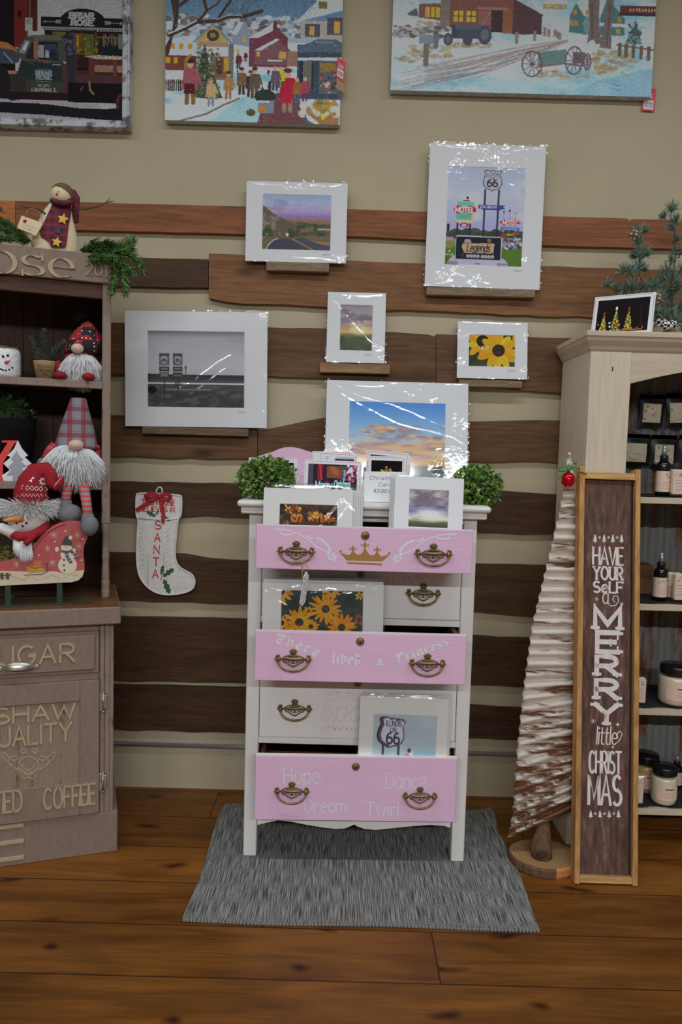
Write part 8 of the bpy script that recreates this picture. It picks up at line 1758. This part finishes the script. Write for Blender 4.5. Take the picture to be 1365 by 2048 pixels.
def melt(label, px0, px1, ytop, Y, z, rz=0.0, n=0):
    a = P(px0, ytop, Y); b_ = P(px1, ytop, Y); w_ = (b_.x-a.x); H_ = a.z-z-CLZ; t = thing('wax_melt_pack', label, 'wax melts', ((a.x+b_.x)/2, Y, z+CLZ), rz, 'wax melt packs in the cream cabinet')
    mb = MB(); mb.box(-w_*.42, w_*.42, -.008, .010, .006, H_*.8, WAXB, .004); mb.build('wax', t)
    mb = MB(); mb.box(-w_*.4, w_*.4, -.0118, -.0112, .008, H_*.76, LBLP)
    gr = random.Random(int(px0)); 
    for k in range(4): mb.box(-w_*.24*gr.uniform(.6, 1.3), w_*.24*gr.uniform(.6, 1.3), -.0122, -.0117, H_*(.2+.09*k), H_*(.212+.09*k), LK)
    for k in range(6): x = gr.uniform(-w_*.34, w_*.3); q = H_*gr.uniform(.58, .7); mb.box(x, x+w_*.07, -.0122, -.0117, q, q+H_*.04, LG)
    mb.build('label', t); mb = MB(); mb.box(-w_*.5, w_*.5, -.013, .014, .0, H_*.86, CLAM, .004); mb.box(-w_*.22, w_*.22, -.001, .001, H_*.86, H_, CLAM, .0005); mb.build('clear_clamshell', t)
melt('wax melt pack right of the bottle on topmost cabinet shelf, front of its row', 1343, 1377, 925, 2.725, SHZ[0]); melt('wax melt pack right behind the front pack on the topmost cabinet shelf', 1338, 1371, 925, 2.765, SHZ[0]); melt('rearmost wax melt pack in the row on the topmost cabinet shelf', 1334, 1366, 926, 2.80, SHZ[0])
melt('wax melt pack right of the bottle on second cabinet shelf, front of its row', 1348, 1382, 1133, 2.725, SHZ[1]); melt('wax melt pack right behind the front pack on the second cabinet shelf', 1334, 1366, 1131, 2.775, SHZ[1])
melt('wax melt pack beside the big candle on the third cabinet shelf', 1267, 1295, 1341, 2.72, SHZ[2]); melt('wax melt pack left of the candle jars on the lowest cabinet shelf', 1262, 1290, 1540, 2.705, SHZ[3])
CAND = plain('cream_candle_wax', A(206, 190, 160, .72), .35); CAND2 = plain('tan_candle_wax', A(162, 132, 88, .6), .35); GLS = film_mat('candle_jar_glass', 1.6, .04); LID = plain('black_gloss_lid', (.010, .010, .011, 1), .22)
def candle(label, cx, x0, x1, ybase, ytop, Y, z, wax):
    c = P(cx, ybase, Y); r = (P(x1, ybase, Y).x-P(x0, ybase, Y).x)/2; H_ = P(cx, ytop, Y).z-z-CLZ; t = thing('candle_jar', label, 'candle', (c.x, Y, z+CLZ), 0, 'candle jars in the cream cabinet')
    lid = min(.03, H_*.2); h1 = H_-lid
    pr = [(0, 0), (r*.86, 0), (r*.97, .008), (r, .02), (r, h1*.8), (r*.95, h1*.88), (r*.82, h1*.94), (r*.8, h1)]
    mb = MB(); mb.lathe([(a*.97, b_+.001) for a, b_ in pr[:-2]]+[(0, h1*.86)], wax, 32); mb.build('wax', t)
    mb = MB(); mb.lathe(pr, GLS, 32); mb.build('glass_jar', t)
    mb = MB(); label_curve(mb, r*1.01, h1*.2, h1*.66, -.95, .95, LBL); label_curve(mb, r*1.014, h1*.56, h1*.6, -.3, .4, plain('dark_flower_print', A(70, 50, 36, .5), .7), 5); label_curve(mb, r*1.014, h1*.55, h1*.59, .42, .55, LG, 3)
    for k in range(3): label_curve(mb, r*1.014, h1*(.3+.07*k), h1*(.31+.07*k), -.4+.05*k, .45, LK, 6)
    mb.build('label', t)
    mb = MB(); mb.lathe([(r*.8, h1-.004), (r*.92, h1-.002), (r*.95, h1+.002), (r*.95, H_-.006), (r*.9, H_-.001), (0, H_)], LID, 32); mb.build('lid', t)
candle('large cream candle jar with black lid on the third cabinet shelf', 1350, 1317, 1384, 1408, 1328, 2.745, SHZ[2], CAND)
candle('cream candle jar at the front of the lowest cabinet shelf', 1326, 1301, 1351, 1613, 1530, 2.73, SHZ[3], CAND)
candle('tan candle jar behind the cream candle jar on the lowest cabinet shelf', 1289, 1263, 1315, 1590, 1506, 2.83, SHZ[3], CAND2)
# brown box at the back of the second shelf
p = P(1283, 1185, 2.90); o = MB(); o.box(-.04, .026, -.04, .04, 0, .115, plain('brown_cardboard', A(92, 62, 36, .5), .8, var=.1), .002); o = o.build('cardboard_box'); o.location = (p.x, 2.90, SHZ[1]+CLZ); tag(o, 'small brown cardboard box at the back of the second cabinet shelf', 'box')
# hanging pouches
POU = plain('black_foil_pouch', (.010, .0095, .0095, 1), .42); HOOK = plain('black_hook_wire', (.02, .02, .02, 1), .4, .6)
WXC = [plain('wax_crumble_%d' % k, A(*q, .5), .7) for k, q in enumerate(((176, 160, 138), (146, 120, 92), (196, 190, 178)))]
def pouch(label, cx, y0, y1, wpx, Y, tilt, n):
    a = P(cx-wpx/2, y1, Y); b_ = P(cx+wpx/2, y1, Y); top = P(cx, y0, Y); w_ = b_.x-a.x; H_ = top.z-a.z; gr = random.Random(n); cz0 = (a.x+b_.x)/2
    t = thing('wax_pouch', label, 'pouch', (cz0, Y, a.z), 0, 'black pouches hanging in the cream cabinet'); X = Matrix.Rotation(RAD(tilt), 4, 'Y')
    def surf(s): return lambda u, v: (w_*(u-.5), s*.014*math.sin(math.pi*u)**.7*math.sin(math.pi*min(1, v*1.15))**.8, H_*v-(.006*math.sin(u*9+n) if v < .05 else 0))
    mb = MB(); mb.grid(surf(-1), 17, 17, POU, X=X); mb.grid(surf(1), 17, 17, POU, X=X); mb.build('foil_bag', t)
    mb = MB(); f = surf(-1)
    def win(u, v): 
        q = f(.14+.72*u, .13+.58*v); return (q[0], q[1]-.0016-.0016*vz[int(v*12)][int(u*12)], q[2])
    vz = [[gr.random() for _ in range(14)] for _ in range(14)]; mb.grid(win, 13, 13, WXC[0], X=X)
    for k in range(9): u, v = gr.uniform(.05, .8), gr.uniform(.05, .85); q = win(u, v); mb.ell((q[0], q[1]+.002, q[2]), (w_*gr.uniform(.05, .1), .004, w_*gr.uniform(.04, .08)), WXC[gr.randrange(3)], 8, 6, X=X)
    mb.build('wax_window', t)
    mb = MB(); qs = [f(.36+.3*u, .40+.0*v) for u in np.linspace(0, 1, 7) for v in (0,)]; mb.tube([(q[0], q[1]-.004, q[2]+.003*math.sin(i)) for i, q in enumerate(qs)], .0014, plain('label_foil', A(186, 180, 170, .5), .3, .3), 5, X=X); mb.build('seal_strip', t)
    mb = MB(); mb.tube([(0, -.001, H_-.006), (0, -.002, H_+.006), (0, (CY1-.02)-Y, H_+.01)], .0016, HOOK, 6); mb.build('hook', t)
pouch('black pouch with wax window hanging upper left inside the cream cabinet', 1301, 789, 853, 49, 2.955, 2, 1); pouch('black pouch with wax window, upper row, right beside the first pouch', 1355, 786, 854, 44, 2.955, -3, 2)
pouch('black pouch, lower row, partly hidden by the cabinet front post', 1270, 868, 931, 56, 2.955, 1, 3); pouch('black pouch hanging behind the topmost spray bottle', 1326, 870, 936, 52, 2.955, 0, 4); pouch('black pouch, lower row, cut by the right photo edge', 1381, 870, 936, 50, 2.955, 0, 5)
# card and pine on top of the cabinet
def pic_trees():
    p = Pic(0, 100, 0, 70, 1.4, (20, 15, 17)); p.clouds(0, 70, 20, (36, 24, 26), .55, 4, 95, .6, 1)
    for cx, top, bw in ((15, 34, 8), (38, 24, 11), (62, 26, 10)):
        p.ell(cx, top-4, 2.2, 4, (120, 50, 44) if cx != 38 else (200, 190, 180))
        for k in range(190): v = rng.random()**.7; x = cx+rng.uniform(-1, 1)*bw*v; p.ell(x, top+(68-top)*v, .8, .8, [(190, 168, 60), (150, 130, 40), (220, 204, 110), (110, 96, 30)][rng.integers(4)], .9)
    for x, y, c in ((27, 50, (220, 210, 200)), (46, 55, (190, 90, 60)), (5, 52, (150, 50, 40)), (80, 64, (120, 60, 30)), (28, 58, (200, 200, 205)), (90, 63, (150, 60, 40))): p.ell(x, y, 2, 2, c)
    p.rect(50, 66, 90, 68, (150, 92, 30)); p.line([(84, 15), (86, 60)], 1.2, (60, 28, 26)); return p
cfr = Fr((P(1243, 640, 2.755).x, 2.755, 1.8630), RAD(-33), RAD(15))
card_at('card with three lit conical trees at night, on the cream cabinet top', cfr, .214, .163, pic_trees(), (.07, .1, .92, .88), STITCH_G, None)
PNB = [plain('blue_pine_needle_%d' % k, A(*q, .5), .6) for k, q in enumerate(((88, 110, 96), (70, 92, 78), (112, 130, 118), (56, 74, 60)))]
PY = 2.86
base = P(1340, 660, PY); t = thing('pine_bouquet', 'frosted blue green pine branches with small cones, on the cream cabinet top', 'plant', (base.x, PY, 1.8625)); gp = random.Random(31)
ms = MB(); mb = MB(); W2 = lambda x, y, o=0: P(x, y, PY+o)
stems = [[(1338, 655), (1300, 600), (1280, 550), (1281, 505), (1272, 470)], [(1345, 655), (1346, 560), (1352, 510), (1350, 460), (1340, 425)], [(1340, 655), (1300, 620), (1250, 585), (1212, 572)], [(1345, 655), (1320, 600), (1330, 560), (1345, 540)], [(1350, 655), (1372, 600), (1390, 560)], [(1345, 655), (1360, 620), (1376, 590)], [(1300, 600), (1260, 545), (1245, 540)], [(1352, 510), (1365, 505)], [(1340, 655), (1290, 625), (1240, 608)], [(1340, 655), (1325, 640), (1310, 610)]]
for k, st in enumerate(stems): ms.tube([W2(x, y, gp.uniform(-.03, .03) if 0 < i else 0) for i, (x, y) in enumerate(st)], [.0026-.0015*i/len(st) for i in range(len(st))], BARK, 5)
tufts = [(1345, 418, 14), (1328, 433, 9), (1352, 440, 11), (1346, 455, 12), (1352, 480, 11), (1352, 505, 9), (1275, 465, 15), (1290, 460, 9), (1280, 485, 13), (1283, 510, 18), (1270, 512, 11), (1296, 507, 10), (1278, 535, 16), (1290, 540, 11), (1250, 540, 14), (1262, 541, 11), (1265, 575, 18), (1215, 568, 13), (1236, 580, 13), (1250, 580, 11), (1335, 545, 19), (1345, 560, 19), (1325, 560, 15), (1310, 572, 18), (1290, 580, 18), (1278, 595, 15), (1300, 600, 18), (1320, 595, 18), (1340, 590, 21), (1355, 575, 18), (1368, 540, 14), (1360, 505, 12), (1340, 620, 21), (1325, 630, 18), (1350, 640, 21), (1365, 615, 18), (1370, 655, 18), (1312, 622, 14), (1345, 520, 12), (1376, 590, 18)]
for x, y, k in tufts:
    c = W2(x, y, gp.uniform(-.045, .035)); L_ = k*.0021
    up = Vector((gp.uniform(-.5, .5), gp.uniform(-.4, .2), gp.uniform(.3, 1))).normalized(); ms.tube([c-up*L_*.8, c], .0012, BARK, 4)
    for q in range(105):
        d = (Vector((gp.gauss(0, 1), gp.gauss(0, 1), gp.gauss(0, 1))).normalized()+up*.7).normalized(); s = d.cross(Vector((gp.uniform(-1, 1), gp.uniform(-1, 1), gp.uniform(-1, 1)))).normalized()*.0013; e = c+d*L_*gp.uniform(.75, 1.35); a = c-up*L_*gp.uniform(0, .5); mb.add([a+s, a-s, e-s*.4, e+s*.4], [(0, 1, 2, 3)], PNB[gp.randrange(4)])
ms.build('stems', t, world=True); mb.build('needles', t, world=True)
CNB = plain('pine_cone_scale', A(96, 74, 60, .5), .8); CNT = plain('pine_cone_frost', A(190, 180, 170, .5), .8)
for x, y in ((1270, 471), (1316, 598)):
    mb = MB(); c = W2(x, y, -.055)
    for i in range(8):
        for j in range(8): a = j*.785+i*.4; r = .015*math.sin(.35+i*.34); q = c+Vector((r*math.cos(a), r*math.sin(a), .016-i*.0042)); mb.ell(q, (.0055, .0055, .0034), CNB if (3*i+2*j) % 5 else CNT, 6, 4)
    mb.build('pine_cone', t, world=True)
BUF = None
def buffalo():
    m, tt, N, L_, b_ = nt('black_white_check_cloth'); tc = N.new('ShaderNodeTexCoord'); ck = N.new('ShaderNodeTexChecker'); ck.inputs['Scale'].default_value = 85; ck.inputs[1].default_value = A(190, 188, 186, .5); ck.inputs[2].default_value = A(28, 27, 28, .5); L_.new(tc.outputs['Object'], ck.inputs[0]); L_.new(ck.outputs[0], b_.inputs[0]); b_.inputs['Roughness'].default_value = .9; return m
BUF = buffalo(); JUTE = plain('burlap_wrap', A(120, 100, 70, .5), .95)
mb = MB(); mb.lathe([(0, .0), (.034, .0), (.038, .012), (.03, .035), (.02, .05), (0, .05)], JUTE, 16, c=(0, 0, 0)); mb.build('burlap_base', t)
mb = MB()
for px, o, sx, sz, ry in ((1328, -.05, .030, .017, 20), (1303, -.045, .013, .017, -35), (1346, -.05, .020, .014, -15)): 
    q = P(px, 648, PY+o); mb.ell((0, 0, 0), (sx, .010, sz), BUF, 14, 8, X=Matrix.Translation((q.x-base.x, o, max(q.z-1.8625, sz*1.15))) @ Matrix.Rotation(RAD(ry), 4, 'Y'))
mb.build('check_bow', t)

# ------------------------------------------------------------------ corrugated tin tree on a log slice
sl = Pz(1087, 1722, .035); SLX, SLY = sl.x+.012, sl.y+.045
t = thing('tin_tree', 'tall corrugated rusty tin tree on a log slice, beside the framed holiday sign', 'decoration', (SLX, SLY, 0)); BK2 = wood('log_bark', A(88, 64, 46, .5), .4, (10, 10, 2), rough=.9, bump=.8)
def slicetop():
    m, tt, N, L_, b_ = nt('log_slice_grain'); tc = N.new('ShaderNodeTexCoord'); wv = N.new('ShaderNodeTexWave'); wv.wave_type = 'RINGS'; wv.rings_direction = 'Z'; wv.inputs['Scale'].default_value = 22; wv.inputs['Distortion'].default_value = 2.5; wv.inputs['Detail'].default_value = 3; L_.new(tc.outputs['Object'], wv.inputs[0]); c = A(124, 94, 62, .48); r = ramp(N, [(0, sc(c, .82)), (1, sc(c, 1.08))]); L_.new(wv.outputs['Fac'], r.inputs[0]); L_.new(r.outputs[0], b_.inputs[0]); b_.inputs['Roughness'].default_value = .8; return m
gs = random.Random(5); N_ = 40; rad = [.118*(1+.02*math.sin(3*a)+.012*math.sin(7*a+1)) for a in np.linspace(0, 2*math.pi, N_+1)[:-1]]
mb = MB(); ring = [(rad[j]*math.cos(2*math.pi*j/N_), rad[j]*.86*math.sin(2*math.pi*j/N_)) for j in range(N_)]
TOPM = slicetop(); mb.add([(x*.97, y*.97, .038) for x, y in ring], [tuple(range(N_))], TOPM); vs = [(x*.97, y*.97, .038) for x, y in ring]+[(x*1.01, y*1.01, .03) for x, y in ring]+[(x, y, .008) for x, y in ring]+[(x*.96, y*.96, 0) for x, y in ring]
cut = lambda j: 26 < j < 36
for k in range(3):
    for j in range(N_): mb.add([vs[k*N_+j], vs[k*N_+(j+1) % N_], vs[(k+1)*N_+(j+1) % N_], vs[(k+1)*N_+j]], [(0, 1, 2, 3)], plain('fresh_cut_wood', A(150, 98, 56, .48), .8, var=.2, vs=60) if 30 < j < 39 else BK2)
mb.build('log_slice', t)
mb = MB(); tb = P(1083, 1700, SLY-.01); tt_ = P(1087, 1618, SLY); 
pts = [(tb.x-SLX, -.02, .036), (tb.x-SLX-.004, -.018, .075), (tb.x-SLX+.004, -.006, .13), (tt_.x-SLX, .03, .20), (tt_.x-SLX+.004, .055, .34)]
mb.tube(pts, [.036, .037, .025, .019, .017], BK2, 14); q = pts[1]; mb.ell((q[0]-.004, q[1]-.036, q[2]-.012), (.019, .007, .016), plain('dark_knot', A(48, 34, 26, .45), .95, bump=1, bs=120), 12, 8)
mb.build('log_trunk', t)
TINT = worn('white_rusted_tin', A(164, 156, 146, .46), A(88, 56, 36, .46), .42, 4.0, .5, (.9, 1.2, 9))
def rust_up(m):
    """rust that has crept up from the foot of the sheet"""
    t_ = m.node_tree; N = t_.nodes; L_ = t_.links; r_ = next(n for n in N if n.type == 'VALTORGB'); src = r_.inputs[0].links[0].from_socket
    tc = N.new('ShaderNodeTexCoord'); sp = N.new('ShaderNodeSeparateXYZ'); L_.new(tc.outputs['Object'], sp.inputs[0]); mr = N.new('ShaderNodeMapRange'); mr.inputs['From Min'].default_value = .12; mr.inputs['From Max'].default_value = .80; mr.inputs['To Min'].default_value = -.15; mr.inputs['To Max'].default_value = .0
    L_.new(sp.outputs['Z'], mr.inputs['Value']); ad = N.new('ShaderNodeMath'); ad.operation = 'ADD'; L_.new(src, ad.inputs[0]); L_.new(mr.outputs[0], ad.inputs[1]); L_.new(ad.outputs[0], r_.inputs[0])
rust_up(TINT)
TB, TT = SLY-.005, 2.655                                   # leans back to the cabinet
LE = [(905, 1136), (940, 1132), (985, 1127), (1030, 1118), (1090, 1104), (1160, 1087), (1250, 1065), (1330, 1054), (1400, 1045), (1500, 1035), (1600, 1028), (1640, 1024), (1678, 1014)]
RE = [(905, 1142), (940, 1147), (985, 1150), (1030, 1152), (1090, 1152), (1160, 1152), (1250, 1151), (1330, 1150), (1400, 1149), (1500, 1147), (1560, 1146), (1600, 1144), (1622, 1144)]
def tinp(u, v):
    yl = np.interp(v, np.linspace(0, 1, 13), [p_[0] for p_ in LE]); xl = np.interp(yl, [p_[0] for p_ in LE], [p_[1] for p_ in LE]); yr = np.interp(v, np.linspace(0, 1, 13), [p_[0] for p_ in RE]); xr = np.interp(yr, [p_[0] for p_ in RE], [p_[1] for p_ in RE])
    x = xl+(xr-xl)*u; y = yl+(yr-yl)*u
    yc = (yl+yr)/2; Yd = TT+(TB-TT)*((yc-905)/745)
    # ribs level above, swinging up to the right below
    lv = np.clip((yc-1330)/300, 0, 1); ph = (y+(u-.5)*130*lv*.45)/21.0
    jg = 1.6*math.sin(ph*2*math.pi)*(1 if u < .02 else 0)
    p_ = P(x+jg, y, Yd-.012*math.sin(2*math.pi*ph)-.012*math.sin(math.pi*u)); return (p_.x, p_.y, p_.z)
mb = MB(); mb.grid(tinp, 22, 360, TINT, True); g_ = mb.build('corrugated_tin', t, world=True); md = g_.modifiers.new('sheet_thickness', 'SOLIDIFY'); md.thickness = .0012
ob = P(1137, 959, 2.60); o = thing('bauble', 'shiny red glass bauble hung by a green bow near the tin tree tip', 'ornament', (ob.x, 2.60, ob.z-.027))
RG = plain('red_mirror_glass', A(190, 22, 28, .5), .12, .75); mb = MB(); mb.lathe([(0, 0), (.012, .003), (.021, .012), (.0245, .024), (.022, .037), (.014, .048), (.006, .054), (.0045, .058), (0, .058)], RG, 28); mb.build('ball', o)
mb = MB(); mb.lathe([(.0048, .056), (.0052, .06), (.004, .063), (0, .063)], SILV, 12); mb.build('cap', o)
GT = plain('green_foil_ribbon', A(20, 130, 66, .5), .25, .5); mb = MB(); c = (0, -.004, .064)
for pts in ([(0, 0), (-8, -5), (-18, -2), (-20, 5), (-10, 5), (0, 1)], [(0, 0), (6, -10), (14, -12), (12, -4), (4, 0)], [(0, 2), (10, 2), (22, 5), (36, 9)], [(0, 2), (-10, 8), (-16, 14), (-20, 22)], [(0, 0), (10, -16), (4, -18), (-2, -6)]):
    mb.tube([(c[0]+x*.00172, c[1]-.002*(i % 2), c[2]-y*.00172) for i, (x, y) in enumerate(pts)], .0034, GT, 6, flat=.4)
mb.ell(c, (.005, .005, .005), GT, 8, 6); mb.build('bow', o)

# ------------------------------------------------------------------ framed holiday sign leaning on the cabinet
a0 = P(1147, 1768, 2.42); a1 = P(1272, 1768, 2.42); tp = P(1218, 941, 2.617)
SWID = .2105; lean = math.atan2(2.617-2.42, tp.z); SH_ = tp.z/math.cos(lean); SF = Fr(((a0.x+a1.x)/2, 2.42, .001), 0, lean, math.atan2(tp.x-(a0.x+a1.x)/2, tp.z))
t = thing('framed_sign', 'tall narrow framed wood sign with white holiday lettering, leaning on the cream cabinet', 'sign', SF.o); sinv = Matrix.Translation(SF.o).inverted() @ SF.m
OAK = wood('honey_batten', A(152, 112, 66, .5), .28, (12, 12, 1.2), rough=.6, bump=.2); OAKX = wood('honey_batten_cross', A(160, 124, 78, .5), .25, (1.2, 12, 12), rough=.6)
xs = [-SWID/2, SWID/2]; bw_ = .0175
mb = MB(T=sinv)
for s in (-1, 1): x = s*(SWID/2-bw_/2); mb.box(x-bw_/2, x+bw_/2, -.018, .03, 0, SH_+(.004 if s > 0 else .008), OAK, .0015)
mb.box(-SWID/2+bw_, SWID/2-bw_, -.016, .028, .004, .026, OAKX, .0015); mb.box(-SWID/2+bw_, SWID/2-bw_, -.016, .028, SH_-.034, SH_-.010, OAKX, .0015); mb.build('batten_frame', t)
def signwood():
    m, tt, N, L_, b_ = nt('weathered_barn_red'); tc = N.new('ShaderNodeTexCoord'); mp = N.new('ShaderNodeMapping'); mp.inputs['Scale'].default_value = (22, 22, 1.6); L_.new(tc.outputs['Object'], mp.inputs[0]); n = N.new('ShaderNodeTexNoise'); n.inputs['Scale'].default_value = 3; n.inputs['Detail'].default_value = 9; n.inputs['Roughness'].default_value = .7; L_.new(mp.outputs[0], n.inputs[0])
    r = ramp(N, [(.3, A(40, 28, 23, .5)), (.46, A(66, 47, 39, .5)), (.58, A(86, 60, 50, .5)), (.72, A(112, 100, 94, .5))]); L_.new(n.outputs['Fac'], r.inputs[0])
    n2 = N.new('ShaderNodeTexNoise'); n2.inputs['Scale'].default_value = 7; L_.new(tc.outputs['Object'], n2.inputs[0]); r2 = ramp(N, [(.45, (1, 1, 1, 1)), (.7, (1.1, .78, .74, 1))]); L_.new(n2.outputs['Fac'], r2.inputs[0]); mx = N.new('ShaderNodeMixRGB'); mx.blend_type = 'MULTIPLY'; mx.inputs[0].default_value = 1; L_.new(r.outputs[0], mx.inputs[1]); L_.new(r2.outputs[0], mx.inputs[2]); L_.new(mx.outputs[0], b_.inputs[0]); b_.inputs['Roughness'].default_value = .8
    bp = N.new('ShaderNodeBump'); bp.inputs['Strength'].default_value = .5; bp.inputs['Distance'].default_value = .003; L_.new(n.outputs['Fac'], bp.inputs['Height']); L_.new(bp.outputs[0], b_.inputs['Normal']); return m
mb = MB(T=sinv); SW = signwood(); mb.box(-SWID/2+bw_+.001, SWID/2-bw_-.008, .0, .016, .027, SH_-.035, SW, .001); mb.box(SWID/2-bw_-.0075, SWID/2-bw_, .004, .016, .027, SH_-.035, plain('dark_slit', A(30, 24, 18, .5), .9))
WP = worn('chalky_white_stencil', A(176, 168, 162, .5), A(110, 92, 84, .5), .36, 55, .8, (1, 1, .25)); s_ = lambda x, y: (lambda q: (q.x, q.z))(SF.h(x, y, 0))
def stxt(s, x0, x1, y0, y1, w_, **kw):
    a = s_(x0, y1); b_ = s_(x1, y0); mb.text(s, a[0], b_[0], a[1], b_[1], -.0002, WP, w_, **kw)
def tree(cx, y0, y1):
    h_ = y1-y0; pts = [(0, 0), (2.4, .3), (1.5, .3), (3.6, .6), (2.2, .6), (4.6, .85), (.9, .85), (.9, 1), (-.9, 1), (-.9, .85), (-4.6, .85), (-2.2, .6), (-3.6, .6), (-1.5, .3), (-2.4, .3)]; mb.sheet([s_(cx+x, y0+h_*y) for x, y in pts], -.0003, WP)
def star(cx, cy, k):
    for a in range(3): mb.ribbon([s_(cx-k*math.cos(a*1.047), cy-k*math.sin(a*1.047)), s_(cx+k*math.cos(a*1.047), cy+k*math.sin(a*1.047))], .0016, -.0003, WP)
for cx in (1191, 1209, 1226.5, 1244): tree(cx, 1068, 1086)
for cx in (1200, 1218, 1235.5): star(cx, 1075, 3)
stxt('HAVE', 1187, 1247, 1096, 1128, .0072, gap=1.0); stxt('YOUR', 1188, 1246, 1135, 1158, .0074, slab=.004, gap=1.5); stxt('SeLF', 1188, 1246, 1165, 1184, .0074, slab=.0035, gap=1.5)
for ch, x0, x1, y0, y1, w_ in (('a', 1206, 1217, 1186, 1207, .0042),): a = s_(x0, y1); b_ = s_(x1, y0); mb.text(ch, a[0], b_[0], a[1], a[1]+(b_[1]-a[1])*1.4, -.0003, WP, w_)
mb.ribbon([s_(x, y) for x, y in ((1217, 1190), (1216, 1204), (1222, 1212), (1232, 1211), (1238, 1202), (1236, 1192), (1228, 1192), (1226, 1199), (1230, 1204))], .0028, -.0003, WP)
star(1194, 1198, 4); star(1244, 1208, 4); star(1190, 1208, 2)
for ch, x0, x1, y0, y1 in (('M', 1191, 1241, 1218, 1256), ('E', 1195, 1238, 1266, 1303), ('R', 1194, 1236, 1314, 1349), ('R', 1193, 1236, 1361, 1396), ('Y', 1190, 1237, 1409, 1447)): stxt(ch, x0, x1, y0, y1, .0165, slab=.0128)
for x, y, dy in ((1238, 1272, 7), (1238, 1298, -7)): mb.ribbon([s_(x-2, y-5), s_(x-2, y+7)], .006, -.0004, WP)
mb.ribbon([s_(1222, 1279), s_(1222, 1292)], .006, -.0004, WP)
star(1187, 1442, 5); mb.sheet([s_(1236+x, 1449+y) for x, y in ((0, -5), (1.3, -1.3), (5, 0), (1.3, 1.3), (0, 5), (-1.3, 1.3), (-5, 0), (-1.3, -1.3))], -.0003, WP)
stxt('little', 1193, 1234, 1456, 1488, .0044, slant=.12, gap=1.1); mb.ribbon([s_(x, y) for x, y in ((1234, 1486), (1241, 1478), (1245, 1468), (1241, 1462), (1235, 1467), (1236, 1476))], .003, -.0004, WP); star(1226, 1494, 3)
stxt('CHRIST', 1179, 1243, 1504, 1545, .0072, gap=1.2); stxt('MAS', 1178, 1243, 1552, 1608, .0098, gap=1.4)
for cx in (1182, 1200.5, 1219, 1237.5): tree(cx, 1620, 1636)
for cx in (1191, 1209.5, 1228): star(cx, 1627, 3)
mb.build('sign_board', t)
bpy.context.view_layer.update()
